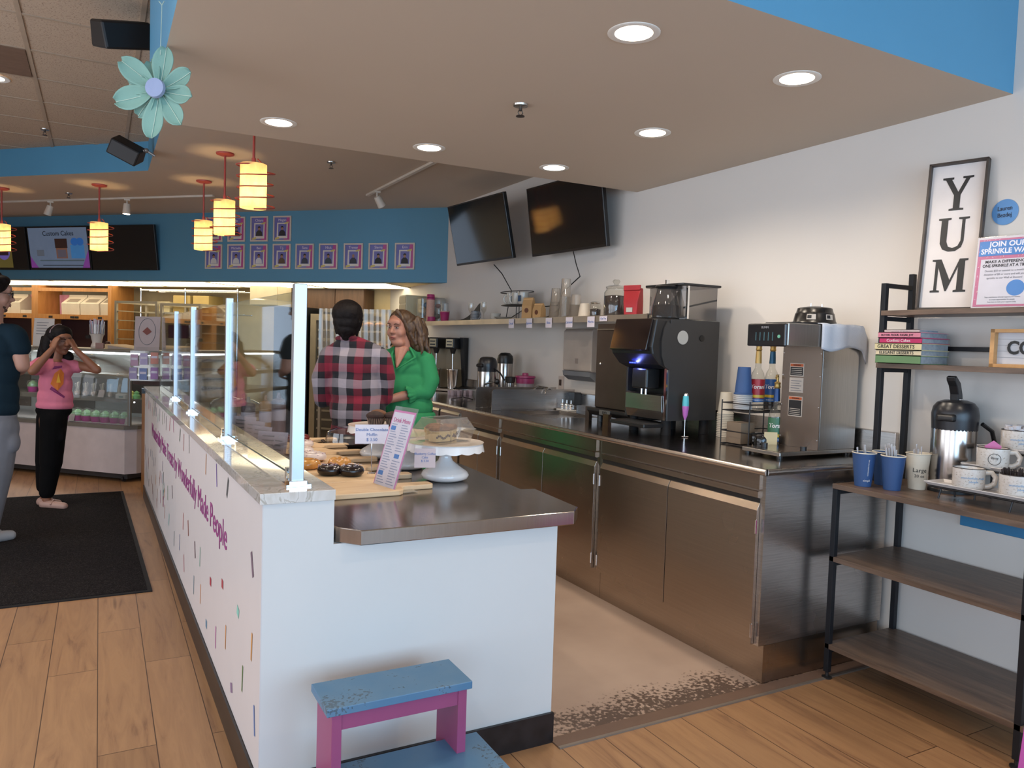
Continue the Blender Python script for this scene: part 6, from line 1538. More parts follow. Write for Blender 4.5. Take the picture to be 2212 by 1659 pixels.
# letter box COFFEE
t = thing('letter_board', 'wooden letter board reading COFFEE on the middle rack shelf', 'letter board', (3.25, 1.66, 1.4275), -1.50)
f = MB(); W_ = .16
for a, b in (((-W_,-.03,0), (-W_+.016,.02,.155)), ((W_-.016,-.03,0), (W_,.02,.155)), ((-W_,-.03,0), (W_,.02,.014)), ((-W_,-.03,.141), (W_,.02,.155))): f.box(a, b)
f.build('frame', lightwood, t, smooth=0)
MB().box((-W_+.016, 0, .014), (W_-.016, .01, .141)).build('panel', M('board_white', '#c4c4c8', .5), t, smooth=0)
b = MB()
for i in range(4): b.box((-W_+.016, -.001, .04+.025*i), (W_-.016, 0, .0412+.025*i))
b.build('grooves', M('groove', '#8a8c90', .5), t, smooth=0)
text('COFFEE', .074, ink, t, (.003, -.003, .078), Euler((PI/2, 0, 0)), world=False, ext=.0015, bold=.002, sx=.86)
# books
bk = [('#5d7f54', '', .036, .118, .31, 'green cookbook at the bottom of the stack'), ('#c9bb9c', 'ELEGANT DESSERTS', .024, .115, .31, 'cream cookbook reading Elegant Desserts'),
      ('#c9bd92', 'GREAT DESSERTS', .030, .115, .32, 'pale yellow thick cookbook reading Great Desserts'), ('#ad2258', 'Confetti Cakes', .024, .108, .29, 'magenta cookbook reading Confetti Cakes'),
      ('#c4778a', 'BUTTER, FLOUR, SUGAR, JOY', .025, .108, .29, 'pink cookbook second from the top of the stack'), ('#c3b4b2', 'Substituting Ingredients', .012, .08, .21, 'thin pale booklet on top of the cookbook stack')]
z = 1.4275; pagem = M('book_pages', '#8f959a', .7, var=.15, scale=60)
for i, (c, s, th, wd_, ln, lab) in enumerate(bk):
    x0 = 3.112 + (.0, .002, -.002, .006, .003, .012)[i]; y1 = 2.268 + (.0, .0, .004, -.012, -.006, -.03)[i]
    # spine faces the aisle, pages face the camera side
    t = thing('cookbook', lab, 'book', (x0+.1, y1-ln*.35, z), 0, 'stack of cookbooks on the rack')
    Lb = ln*.70 if i < 5 else ln*.8; dp = .20 if i < 5 else .14
    m = M('bk'+c[1:], c, .4)
    def Wb(b, n, mm, **k): return b.build(n, mm, t, world=True, smooth=0, **k)
    Wb(MB().box((x0, y1-Lb, z), (x0+.003, y1, z+th)), 'spine', m)
    Wb(MB().box((x0, y1-Lb, z), (x0+dp, y1, z+.0025)), 'cover', m); Wb(MB().box((x0, y1-Lb, z+th-.0025), (x0+dp, y1, z+th-.0002)), 'cover', m)
    Wb(MB().box((x0+.003, y1-Lb+.004, z+.0025), (x0+dp-.005, y1-.004, z+th-.0025)), 'pages', pagem)
    if s:
        tc = '#1a1a1c' if i in (1, 2, 4) else '#e0cdd2'
        text(s, th*.78 if i != 4 else th*.5, M('bt'+tc[1:], tc, .5), t, (x0-.0008, y1-Lb*.46, z+th*.5), FACE_MX, 'title', sx=min(1.0, Lb*.85/(len(s)*(th*.78 if i != 4 else th*.5)*.58)))
    z += th
# drinks shelf
ZS = .8845
airp = airpot((3.24, 1.962, ZS), 'large stainless airpot with raised black lever on the drinks shelf', .088, .28, .2)
for c in list(airp.children):
    if c.name.startswith('carry') : bpy.data.objects.remove(c)
MB().prism([(-.02, .385), (.03, .385), (.022, .42), (-.005, .47), (-.055, .50), (-.075, .495), (-.07, .478), (-.045, .455), (-.025, .42)], -.018, .018, 'y').build('pump_lever', black, airp, smooth=0, bevel=.005)
MB().box((-.012, -.02, .388), (.028, .02, .40)).build('hinge', chrome, airp, smooth=0)
MB().tube([(.02, -.10, .30), (.06, -.125, .27), (.10, -.13, .20)], .009, 8).build('side_handle', black, airp)
def papercup(loc, lab, m, h=.147, rb=.034, rt=.049, print_=None):
    t = thing('paper_cup', lab, 'paper cup', loc, 0, 'paper cups holding cutlery and packets')
    MB().lathe([(rb, 0), (rt, h), (rt-.002, h), (rb-.002, .004), (.001, .003)], n=32, cap1=False).build('cup', m, t, smooth=50)
    MB().tube([((rt)*math.cos(q*PI/16), (rt)*math.sin(q*PI/16), h) for q in range(32)], .0026, 6, True).build('rim', papw, t)
    return t
def wraptext(s, sz, m, t, z, r, a0, up=False, nm='lettering'):
    cu = text(s, sz, m, t, (0, 0, 0), Euler((0, 0, 0)), name=nm, world=False, ext=.0002)
    for v in cu.data.vertices:
        x, y = (v.co.x, v.co.y) if not up else (-v.co.y, v.co.x)
        rr = r(z+y); a = a0 + x/rr; v.co = Vector(((rr+.0006+v.co.z)*math.cos(a), (rr+.0006+v.co.z)*math.sin(a), z+y))
cutl = glassy('clear_cutlery', (.92,.92,.92), 3.0, .08, .5, (.8,.76,.76))
def cutlery(t, n, h0, h1, m=cutl, spread=.02, nm='cutlery'):
    b = MB()
    for i in range(n):
        a = rnd.uniform(0, 2*PI); r = .024*math.sqrt(rnd.random()); a2 = rnd.uniform(0, 2*PI)
        p0 = Vector((r*math.cos(a), r*math.sin(a), .05)); p1 = Vector((r*1.1*math.cos(a)-spread*.7, r*1.1*math.sin(a)+spread*.2*math.cos(a2), rnd.uniform(h0, h1)))
        b.tube([p0, p0.lerp(p1, .85), p1], [.003, .0045, .0062], 6, flat=.35)
    b.build(nm, m, t, kind='stuff')
rf = lambda h_: .034+.015*h_/.147
c1 = papercup((2.965, 2.188, ZS), 'blue paper cup with white logo holding two clear knives, leftmost', blup); cutlery(c1, 5, .17, .185, spread=.03)
wraptext('compostable hot cup', .0085, M('label_ink_white'), c1, .085, rf, -2.05, True); wraptext('simpli', .013, M('label_ink_white'), c1, .028, rf, -2.1)
c2 = papercup((3.008, 2.078, ZS), 'blue paper cup crammed with clear cutlery, in the middle', blup); cutlery(c2, 26, .165, .20, spread=.03)
c3 = papercup((3.09, 2.18, ZS), 'blue paper cup hidden behind the cutlery cup', blup)
c4 = papercup((3.145, 2.055, ZS), 'white paper cup reading Large 20 oz', papw, .155); cutlery(c4, 8, .17, .20, spread=.01)
wraptext('Large', .026, ink, c4, .085, rf, -2.35); wraptext('20 oz', .018, ink, c4, .060, rf, -2.35)
tb_ = thing('tiered_tray', 'black tiered stand with white rectangular trays on the drinks shelf', 'tray stand', (3.1, 1.72, ZS))
por2 = M('tray_white', '#c4bfbd', .3)
for x, zt, dy in ((3.045, .055, 0), (3.165, .135, 0), (3.27, .205, 0)):
    y0, y1 = (1.53, 1.905) if x < 3.1 else (1.50, 1.83)
    MB().add([(x-.055, y0, zt+ZS), (x+.055, y0, zt+ZS), (x+.055, y1, zt+ZS), (x-.055, y1, zt+ZS), (x-.068, y0-.012, zt+ZS+.012), (x+.065, y0-.012, zt+ZS+.012), (x+.065, y1+.012, zt+ZS+.012), (x-.068, y1+.012, zt+ZS+.012)],
             [(3,2,1,0), (0,1,5,4), (1,2,6,5), (2,3,7,6), (3,0,4,7)]).build('tray', por2, tb_, world=True, smooth=0, solid=.003)
    MB().tube([(x-.05, y0-.0, zt+ZS-.006), (x+.05, y0, zt+ZS-.006), (x+.05, y1, zt+ZS-.006), (x-.05, y1, zt+ZS-.006)], .0045, 6, True).build('tray_ring', wire, tb_, world=True)
    b = MB()
    for y in (y0+.05, y1-.05): b.tube([(x-.045, y, zt+ZS-.006), (x-.052, y+.006, ZS+.004)], .0035, 6); b.tube([(x+.045, y, zt+ZS-.006), (x+.05, y, ZS+.004)], .0035, 6)
    b.build('legs', wire, tb_, world=True)
# speckled mugs
ts = NT('speckled_glaze'); co = ts.coord(); n1 = ts.n('ShaderNodeTexNoise', i_Scale=130.0, i_Detail=4.0); ts.l(co, n1.inputs['Vector'])
ts.l(ts.ramp(n1.outputs[0], [(.30, lin('#8a7a6c')), (.37, lin('#cbc3ba')), (.7, lin('#d2ccc6'))]), ts.b.inputs['Base Color']); ts.b.inputs['Roughness'].default_value = .2; ts.b.inputs['Coat Weight'].default_value = .4
rimd = M('rim_dark', '#2e2520', .3); bi_ = M('mug_ink_blue', '#7fa0c0', .5)
def smug(x, y, z, lab, rz, txt=True):
    t = mug((x, y, z+ZS), .058, .082, lab, ts.mat, rz, 'speckled camp mugs on the tiered trays', rimd, taper=.98)
    if txt:
        q0 = -PI/2-.72-rz
        wraptext('wonderfully made', .0125, bi_, t, .048, lambda h_: .058, q0); wraptext('people', .0125, bi_, t, .034, lambda h_: .058, q0)
    return t
g1 = smug(3.045, 1.775, .058, 'speckled mug at the left end of the front tray', -.9)
g2 = smug(3.055, 1.60, .058, 'speckled mug filled with dark stirrers on the front tray', -.9)
g3 = smug(3.150, 1.745, .138, 'speckled mug with round logo and pink packets on the middle tray', -.9, False)
g4 = smug(3.27, 1.72, .208, 'speckled mug of white creamers on the top tray', -.9)
g5 = smug(3.19, 1.56, .138, 'speckled mug at the right end of the middle tray', -.9)
lg = [(.022*math.cos(q*PI/16), .022*math.sin(q*PI/16)) for q in range(32)]
q0 = -PI/2-.95+.9
MB().tube([((.0585)*math.cos(q0+p[0]/.058), (.0585)*math.sin(q0+p[0]/.058), .042+p[1]) for p in lg], .0009, 5, True).build('round_logo', ink, g3)
wraptext('Bitty', .014, ink, g3, .047, lambda h_: .058, q0, nm='logo_lettering'); wraptext("& Beau's", .009, ink, g3, .034, lambda h_: .058, q0, nm='logo_lettering') if False else None
b = MB()
for i in range(60):
    a = rnd.uniform(0, 2*PI); r = .045*math.sqrt(rnd.random()); b.tube([(r*math.cos(a), r*math.sin(a), .05), (r*1.15*math.cos(a), r*1.15*math.sin(a), .098+rnd.uniform(-.006, .008))], .0022, 5)
b.build('stirrers', M('stirrer_brown', '#241512', .6), g2, kind='stuff')
b = MB()
for i, a in enumerate((.2, .9, -.4)): b.add([(-.025, .004*i, .06), (.02, .004*i, .055), (.028, .004*i, .09), (-.0, .004*i, .112-.006*i), (-.03, .004*i, .088)], [(0,1,2,3,4)])
b.build('pink_packets', M('packet_pink', '#c56a9a', .5), g3, solid=.001, smooth=0)
b = MB()
for i in range(12): a = i*.55; b.lathe([(.012, 0), (.016, .016), (.001, .018)], c=(.034*math.cos(a), .034*math.sin(a), .075+.006*(i % 3)), n=10)
b.build('creamers', M('creamer_white', '#cfccd0', .4), g4, kind='stuff')
tag(MB().box((3.368, 1.40, .72), (3.379, 1.99, .775)).build('blue_trim_board', M('trim_blue', '#2f7aa8', .5), smooth=0, bevel=.003), 'strip of bright blue moulding on the wall under the drinks shelf', 'wall trim')

# ---------------- people ----------------
CA = math.radians(-28.5)
def floor_pt(u, fwd):   # u metres to the right, fwd metres ahead on the floor grid turned with the aisle view
    return (math.cos(CA)*u - math.sin(CA)*fwd, math.sin(CA)*u + math.cos(CA)*fwd, 0)
def blob(name, parts, mat, parent, vox=.008, smooth=4, T=None):
    b = MB(); b.T = T
    for p in parts:
        if p[0] == 'c':
            _, a, c, r0, r1 = p[:5]; fl = p[5] if len(p) > 5 else None
            a = Vector(a); c = Vector(c); d = (c-a); L = d.length; d.normalize()
            pts = []; rs = []
            for k in range(4):
                q = PI/2*(k/4); pts.append(a - d*r0*math.cos(q)*.98); rs.append(max(r0*math.sin(q), .001))
            pts.append(a); rs.append(r0); pts.append(c); rs.append(r1)
            for k in range(3, -1, -1):
                q = PI/2*(k/4); pts.append(c + d*r1*math.cos(q)*.98); rs.append(max(r1*math.sin(q), .001))
            b.tube(pts, rs, 14, flat=fl)
        elif p[0] == 'e':
            _, c, r = p[:3]; m = b.T
            if len(p) > 3:
                R3 = Matrix.Translation(c) @ Euler(p[3]).to_matrix().to_4x4()
                b.T = (T @ R3) if T is not None else R3; b.ball((0,0,0), 1, 18, 12); 
                n = 18*13
                inv = b.T.inverted(); 
                for i in range(len(b.v)-n, len(b.v)):
                    q = inv @ Vector(b.v[i]); b.v[i] = tuple(b.T @ Vector((q.x*r[0], q.y*r[1], q.z*r[2])))
                b.T = m
            else:
                n0 = len(b.v); b.T = None; b.ball((0,0,0), 1, 18, 12)
                for i in range(n0, len(b.v)):
                    q = b.v[i]; w = Vector((c[0]+q[0]*r[0], c[1]+q[1]*r[1], c[2]+q[2]*r[2])); b.v[i] = tuple(T @ w if T is not None else w)
                b.T = m
    o = b.build(name, mat, parent, smooth=0)
    md = o.modifiers.new('remesh', 'REMESH'); md.mode = 'VOXEL'; md.voxel_size = vox; md.use_smooth_shade = True
    if smooth: s = o.modifiers.new('smooth', 'SMOOTH'); s.iterations = smooth; s.factor = .5
    return o
def head_parts(s=1.0, jaw=1.0):
    P = [('e', (0,.012,.035), (.074,.092,.088)), ('e', (0,-.02,-.01), (.066,.068,.075)), ('e', (0,-.035,-.055), (.05*jaw,.045,.045)), ('e', (0,-.062,-.085), (.026,.022,.020)),
         ('e', (.034,-.052,-.025), (.028,.028,.03)), ('e', (-.034,-.052,-.025), (.028,.028,.03)), ('e', (0,-.072,.045), (.05,.022,.030)),
         ('c', (0,-.084,.018), (0,-.108,-.018), .0085, .0125), ('e', (.011,-.096,-.022), (.009,.011,.008)), ('e', (-.011,-.096,-.022), (.009,.011,.008)),
         ('e', (0,-.084,-.048), (.022,.014,.008)), ('e', (0,-.082,-.060), (.019,.013,.008)), ('e', (.074,.012,-.002), (.010,.020,.030)), ('e', (-.074,.012,-.002), (.010,.020,.030))]
    out = []
    for p in P:
        if p[0] == 'e': out.append(('e', tuple(c*s for c in p[1]), tuple(c*s for c in p[2])))
        else: out.append(('c', tuple(c*s for c in p[1]), tuple(c*s for c in p[2]), p[3]*s, p[4]*s))
    return out
def xf(parts, T):
    out = []
    R3 = T.to_3x3().to_euler()
    for p in parts:
        if p[0] == 'e': out.append(('e', tuple(T @ Vector(p[1])), p[2], tuple(R3)))
        else: out.append(('c', tuple(T @ Vector(p[1])), tuple(T @ Vector(p[2])), p[3], p[4]))
    return out
def face(parent, T, s, brow, lip, closed=False):
    wh = M('eye_white', '#8d8078', .3); ir = M('eye_dark', (.012,.008,.006), .15); bw = M('brow'+brow[1:], brow, .8); lp = M('lip'+lip[1:], lip, .45)
    for x in (.028, -.028):
        if closed:
            b = MB(); b.T = T; b.tube([((x-.015)*s, -.087*s, .010*s), (x*s, -.0925*s, .006*s), ((x+.015)*s, -.087*s, .010*s)], .0014*s, 6); b.build('lashes', bw, parent, smooth=80)
        else:
            b = MB(); b.T = T; b.ball((x*s, -.079*s, .012*s), .0100*s, 14, 10, sx=1.2, sz=.48); e = b.build('eye', wh, parent, smooth=80)
            b = MB(); b.T = T; b.ball((x*s, -.0872*s, .012*s), .0043*s, 12, 8, sy=.5); b.build('iris', ir, e, smooth=80)
        b = MB(); b.T = T; b.tube([((x-.017)*s, -.088*s, .020*s), (x*s, -.094*s, .024*s), ((x+.017)*s, -.088*s, .020*s)], .0016*s, 6); b.build('eyelid', bw, parent, smooth=80)
        b = MB(); b.T = T; b.tube([((x-.019)*s, -.090*s, .033*s), (x*s, -.098*s, .039*s), ((x+.019)*s, -.088*s, .034*s)], [.0018*s, .0032*s, .0015*s], 6); b.build('eyebrow', bw, parent, smooth=80)
    b = MB(); b.T = T; b.tube([(-.021*s, -.088*s, -.055*s), (-.008*s, -.097*s, -.0515*s), (.008*s, -.097*s, -.0515*s), (.021*s, -.088*s, -.055*s)], [.0012*s, .0036*s, .0036*s, .0012*s], 8)
    b.tube([(-.017*s, -.088*s, -.058*s), (0, -.096*s, -.0615*s), (.017*s, -.088*s, -.058*s)], [.001*s, .0042*s, .001*s], 8); b.build('mouth', lp, parent, smooth=80)
def hand(w, d, palm_n, s=1.0, curl=.6, side=1):
    """palm from wrist w along d, fingers spread in the plane across palm_n and curled towards palm_n"""
    w = Vector(w); d = Vector(d).normalized(); n = Vector(palm_n); n = (n - d*n.dot(d)).normalized(); a = d.cross(n)*side
    P = [('c', w+a*.018*s+d*.015*s, w+a*.024*s+d*.075*s, .016*s, .012*s), ('c', w+d*.015*s, w+d*.08*s, .018*s, .012*s), ('c', w-a*.018*s+d*.015*s, w-a*.024*s+d*.072*s, .016*s, .011*s)]
    for k, (o, L) in enumerate(((.030, .062), (.010, .072), (-.010, .068), (-.029, .052))):
        p = w + a*o*s + d*.082*s; r = .0082*s
        dirv = d
        for j in range(3):
            dirv = (dirv + n*curl*(.35+.3*j)).normalized(); q = p + dirv*L*s*(.42, .32, .26)[j]
            P.append(('c', p, q, r, r*.9)); p = q; r *= .92
    p = w + a*.026*s + d*.02*s; q = p + (a*.8+d*.6+n*.25).normalized()*.035*s; q2 = q + (a*.25+d*.9+n*.35).normalized()*.03*s
    P += [('c', p, q, .012*s, .0095*s), ('c', q, q2, .0095*s, .008*s)]
    return P
def skin(name, c): return M(name, c, .5, sss=.12, var=.05, scale=14)
def cloth(name, c, var=.07, b=.3): return M(name, c, .9, var=var, scale=9, bump=b, spec=.12, bscale=14)

# plaid weave
t = NT('plaid_flannel'); tc = t.n('ShaderNodeTexCoord'); sp_ = t.n('ShaderNodeSeparateXYZ')
nzd = t.n('ShaderNodeTexNoise', i_Scale=4.0); t.l(tc.outputs['Object'], nzd.inputs['Vector'])
dv = t.n('ShaderNodeVectorMath', operation='SCALE'); dv.inputs['Scale'].default_value = .03; t.l(nzd.outputs['Color'], dv.inputs[0])
av = t.n('ShaderNodeVectorMath', operation='ADD'); t.l(tc.outputs['Object'], av.inputs[0]); t.l(dv.outputs[0], av.inputs[1]); t.l(av.outputs[0], sp_.inputs[0])
W_, K_, R__ = (.30,.26,.29), (.005,.004,.008), (.20,.006,.024)
outs = []
for ax, off in ((0, .06), (2, .035)):
    m1 = t.n('ShaderNodeMath', operation='MULTIPLY_ADD'); m1.inputs[1].default_value = 1/.20; m1.inputs[2].default_value = 5+off/.20; t.l(sp_.outputs[ax], m1.inputs[0])
    m2 = t.n('ShaderNodeMath', operation='FRACT'); t.l(m1.outputs[0], m2.inputs[0])
    outs.append(t.ramp(m2.outputs[0], [(0, W_), (.27, K_), (.5, R__), (.76, K_)], 'CONSTANT'))
t.l(t.mix(.5, outs[0], outs[1]), t.b.inputs['Base Color']); t.b.inputs['Roughness'].default_value = .9; t.b.inputs['Sheen Weight'].default_value = .1
nb = t.n('ShaderNodeTexNoise', i_Scale=9.0, i_Detail=4.0); t.l(tc.outputs['Object'], nb.inputs['Vector']); t.bump(nb.outputs[0], .5, .02)
plaid = t.mat

# --- man in plaid, seen from behind ---
mp = thing('person', 'person with short black hair in a red, black and white plaid shirt, seen from behind', 'person', floor_pt(-1.03+.0, 4.92), CA)
sk = skin('skin_tan', '#8c5e46'); hb = M('hair_black', (.007,.005,.005), .6, var=.4, scale=40, bump=.5, bscale=90, spec=.15)
HT = Matrix.Translation((-.045, .03, 1.585)) @ Euler((0, 0, PI-.15)).to_matrix().to_4x4()
body = xf(head_parts(), HT) + [('c', (-.04,.03,1.40), (-.045,.03,1.53), .048, .05), ('e', (.0,.03,1.27), (.13,.07,.11)), ('e', (.02,.02,1.10), (.13,.08,.18)), ('e', (.03,.02,.92), (.15,.10,.12)),
    ('c', (-.055,.02,.88), (-.06,.02,.48), .078, .052), ('c', (-.06,.02,.48), (-.06,.0,.09), .05, .036), ('c', (.105,.02,.88), (.12,.02,.48), .078, .052), ('c', (.12,.02,.48), (.12,.0,.09), .05, .036),
    ('c', (-.06,.03,.04), (-.06,.15,.03), .035, .03), ('c', (.12,.03,.04), (.12,.15,.03), .035, .03),
    ('c', (-.155,.02,1.36), (-.215,.03,1.10), .045, .036), ('c', (-.205,.05,1.08), (-.10,.23,1.06), .032, .025), ('c', (.185,.02,1.35), (.21,.03,1.13), .040, .032), ('c', (.205,.06,1.08), (.12,.23,1.06), .030, .025)]
body += hand((-.10,.235,1.06), (.6,.6,0), (0,0,1), .95, .5) + hand((.12,.235,1.06), (-.6,.6,0), (0,0,1), .95, .5, -1)
blob('body', body, sk, mp, .008)
shirt = [('c', (-.15,.02,1.355), (.165,.02,1.36), .062, .062), ('c', (-.13,.02,1.37), (-.05,.02,1.435), .058, .050), ('c', (.14,.02,1.375), (.01,.02,1.435), .058, .050), ('e', (-.03,.02,1.43), (.062,.058,.035)), ('e', (.01,.03,1.29), (.188,.12,.13)), ('e', (.015,.03,1.16), (.172,.12,.19)), ('e', (.03,.03,1.0), (.185,.125,.18)), ('e', (.035,.03,.88), (.18,.12,.12)),
    ('c', (-.155,.02,1.35), (-.215,.03,1.20), .068, .062), ('c', (-.215,.03,1.20), (-.205,.05,1.06), .060, .056), ('c', (-.205,.05,1.06), (-.12,.21,1.06), .054, .043), ('c', (.18,.02,1.34), (.215,.03,1.22), .066, .058), ('c', (.215,.03,1.22), (.205,.06,1.08), .055, .048), ('c', (.205,.06,1.08), (.13,.21,1.06), .046, .040)]
blob('plaid_shirt', shirt, plaid, mp, .010, 5)
blob('collar', [('c', (-.105,.0,1.462), (-.045,-.035,1.478), .016, .020), ('c', (-.045,-.035,1.478), (.022,.0,1.462), .020, .016), ('c', (-.105,.0,1.462), (-.10,.07,1.455), .016, .014), ('c', (.022,.0,1.462), (.02,.07,1.455), .016, .014)], plaid, mp, .006, 2)
jean = cloth('dark_trousers', '#17171c')
blob('trousers', [('e', (.03,.03,.84), (.17,.115,.12)), ('c', (-.055,.02,.80), (-.06,.02,.12), .095, .062), ('c', (.105,.02,.80), (.12,.02,.12), .095, .062)], jean, mp, .012)
blob('shoes', [('c', (-.06,.0,.045), (-.06,.17,.038), .044, .036), ('c', (.12,.0,.045), (.12,.17,.038), .044, .036)], black, mp, .01)
hr = [('e', (-.045,.005,1.625), (.099,.116,.092)), ('e', (-.045,.0,1.57), (.090,.103,.075)), ('e', (-.045,-.010,1.525), (.070,.082,.055)), ('e', (-.078,.0,1.655), (.055,.085,.042)), ('e', (-.012,.0,1.657), (.058,.085,.042)), ('c', (-.045,-.02,1.52), (-.045,-.02,1.485), .052, .038)]
for k in range(44):
    a = rnd.uniform(0, 2*PI); z = rnd.uniform(1.50, 1.60); r = .088 if z > 1.55 else .070
    hr.append(('c', (-.045+r*math.cos(a), r*math.sin(a), z+.02), (-.045+r*.98*math.cos(a+.15), r*math.sin(a+.15), z-.035), .014, .005))
blob('hair', hr, hb, mp, .006, 2)

# --- woman in green ---
wm_ = thing('person', 'woman with wavy brown shoulder length hair in a green blouse, hands clasped', 'person', floor_pt(-.755, 5.30), CA); wm_.scale = (1.02, 1.02, 1.015)
s2 = skin('skin_fair', '#a87562')
HT = Matrix.Translation((-.038, -.005, 1.52)) @ Euler((.06, .02, -.36)).to_matrix().to_4x4()
body = xf(head_parts(1.0, 1.12), HT) + [('c', (.0,.02,1.36), (-.015,.01,1.46), .062, .060), ('e', (-.035,-.045,1.425), (.045,.04,.03)), ('e', (.0,.03,1.30), (.13,.085,.10)), ('e', (.02,.03,1.10), (.15,.11,.20)), ('e', (.03,.03,.90), (.16,.12,.14)),
    ('c', (-.05,.03,.84), (-.05,.03,.47), .08, .052), ('c', (-.05,.03,.47), (-.05,.03,.08), .05, .036), ('c', (.10,.03,.84), (.10,.03,.47), .08, .052), ('c', (.10,.03,.47), (.10,.03,.08), .05, .036),
    ('c', (-.05,.0,.04), (-.06,-.12,.03), .034, .028), ('c', (.10,.0,.04), (.09,-.12,.03), .034, .028),
    ('c', (.145,.0,1.31), (.165,-.01,1.11), .050, .042), ('c', (.16,-.03,1.11), (-.075,-.14,1.045), .042, .028), ('c', (-.11,.10,1.31), (-.15,.10,1.12), .046, .04), ('c', (-.15,.10,1.12), (-.125,-.10,1.045), .038, .027)]
body += hand((-.075,-.14,1.045), (-.70,-.1,-.65), (.3,-.2,-.8), .98, .55) + hand((-.125,-.105,1.045), (-.10,-.5,-.85), (.9,.2,0), .95, .5)
blob('body', body, s2, wm_, .0068, 3)
face(wm_, HT, 1.0, '#4a3226', '#9a5248')
gr = cloth('green_blouse', '#358556', b=.35)
bl_ = [('c', (-.125,.03,1.325), (.135,.02,1.335), .056, .058), ('e', (.0,.0,1.33), (.10,.075,.05)), ('c', (-.125,.03,1.32), (-.02,.03,1.375), .05, .05), ('c', (.14,.02,1.335), (.03,.03,1.385), .05, .05), ('e', (.015,.03,1.24), (.168,.118,.10)), ('e', (.02,.02,1.13), (.172,.13,.14)), ('e', (.03,.02,.99), (.175,.135,.13)), ('e', (.035,.03,.86), (.185,.14,.12)),
    ('c', (.145,.0,1.31), (.175,-.01,1.18), .066, .070), ('c', (.175,-.01,1.18), (.155,-.03,1.10), .072, .064), ('c', (.155,-.035,1.10), (.085,-.065,1.09), .058, .050), ('c', (-.11,.10,1.31), (-.15,.10,1.12), .062, .06), ('c', (-.15,.10,1.12), (-.15,.05,1.06), .055, .05)]
blob('blouse', bl_, gr, wm_, .009, 4)
ru = []
for k in range(16):
    a = 2*PI*k/16; c = Vector((.068, -.075, 1.083)); u_ = Vector((-.3,.85,.1)).normalized(); v_ = Vector((.25,.1,-.95)).normalized()
    p = c + u_*.048*math.cos(a) + v_*.050*math.sin(a); ru.append(('c', p, p + (Vector((-.03, -.006, -.004)) + u_*.012*math.cos(a)+v_*.012*math.sin(a)), .011, .008 if k % 2 else .013))
ru.append(('c', (.10,-.065,1.09), (.07,-.073,1.083), .05, .046))
blob('sleeve_ruffle', ru, gr, wm_, .0055, 2)
# tiered skirt part of the blouse, open neckline in skin, collar flaps
b = MB(); V = []; F = []; n = 60
for j, (z, r) in enumerate(((.955, .172), (.94, .182), (.88, .190), (.80, .20), (.62, .21), (.45, .22))):
    for i in range(n):
        a = 2*PI*i/n; q = r*(1+.03*math.sin(a*11+j*.5)*min(1, j*.5)); V.append((.032+q*math.cos(a), .02+q*.78*math.sin(a), z))
for j in range(5):
    for i in range(n): F.append((j*n+i, j*n+(i+1) % n, (j+1)*n+(i+1) % n, (j+1)*n+i))
b.add(V, F); b.build('peplum', gr, wm_, smooth=80, solid=.004)
blob('neckline', [('c', (-.018,-.052,1.375), (-.034,-.112,1.275), .024, .005), ('e', (-.016,-.045,1.38), (.038,.028,.028)), ('c', (-.040,-.048,1.385), (-.036,-.108,1.262), .020, .005), ('c', (.014,-.050,1.385), (-.030,-.110,1.262), .020, .005)], s2, wm_, .0055, 2)
blob('collar_flap', [('c', (.045,-.035,1.392), (.085,-.085,1.33), .010, .008), ('c', (.085,-.085,1.33), (-.03,-.133,1.25), .009, .004), ('c', (-.065,-.01,1.39), (-.075,-.075,1.34), .010, .008), ('c', (-.075,-.075,1.34), (-.045,-.130,1.26), .008, .004)], gr, wm_, .005, 1)
hw_ = NT('hair_brown_waves'); co = hw_.coord((30, 30, 5)); nz = hw_.n('ShaderNodeTexNoise', i_Scale=2.2, i_Detail=6.0, i_Distortion=1.0); hw_.l(co, nz.inputs['Vector'])
hw_.l(hw_.ramp(nz.outputs[0], [(.3, lin('#2c1c13')), (.55, lin('#4e3825')), (.8, lin('#7a5f42'))]), hw_.b.inputs['Base Color']); hw_.b.inputs['Roughness'].default_value = .5; hw_.bump(nz.outputs[0], .35, .006)
HR = [('e', (-.024,.014,1.586), (.086,.092,.070)), ('e', (.012,.030,1.55), (.082,.090,.085)), ('e', (.040,.0,1.53), (.05,.07,.07)), ('e', (.050,.025,1.50), (.062,.075,.09)), ('e', (.075,.02,1.44), (.055,.065,.07)), ('e', (.10,.01,1.40), (.045,.05,.045)), ('e', (.035,.055,1.46), (.07,.06,.09))]
for k in range(54):
    a = rnd.uniform(-1.2, 2.0); z = rnd.uniform(1.42, 1.60); r = .075
    c = Vector((.035+(1.60-z)*.22 + r*math.cos(a), .02 + r*math.sin(a), z)); e = c + Vector((.018+.012*rnd.random(), rnd.uniform(-.02,.02), -.06)); HR += [('c', c, e, .015, .012), ('c', e, e+Vector((rnd.uniform(-.012,.02), rnd.uniform(-.015,.015), -.035)), .012, .005)]
for k in range(10):
    z = 1.63-.018*k; HR.append(('c', (-.045+.009*k, -.072+.004*k, z+.012), (.0+.009*k, -.072+.004*k, z-.045), .014, .012))
HR += [('c', (-.075,.03,1.50), (-.085,.05,1.43), .022, .014), ('c', (-.085,.05,1.43), (-.105,.05,1.405), .012, .006)]
blob('hair', HR, hw_.mat, wm_, .0055, 2)

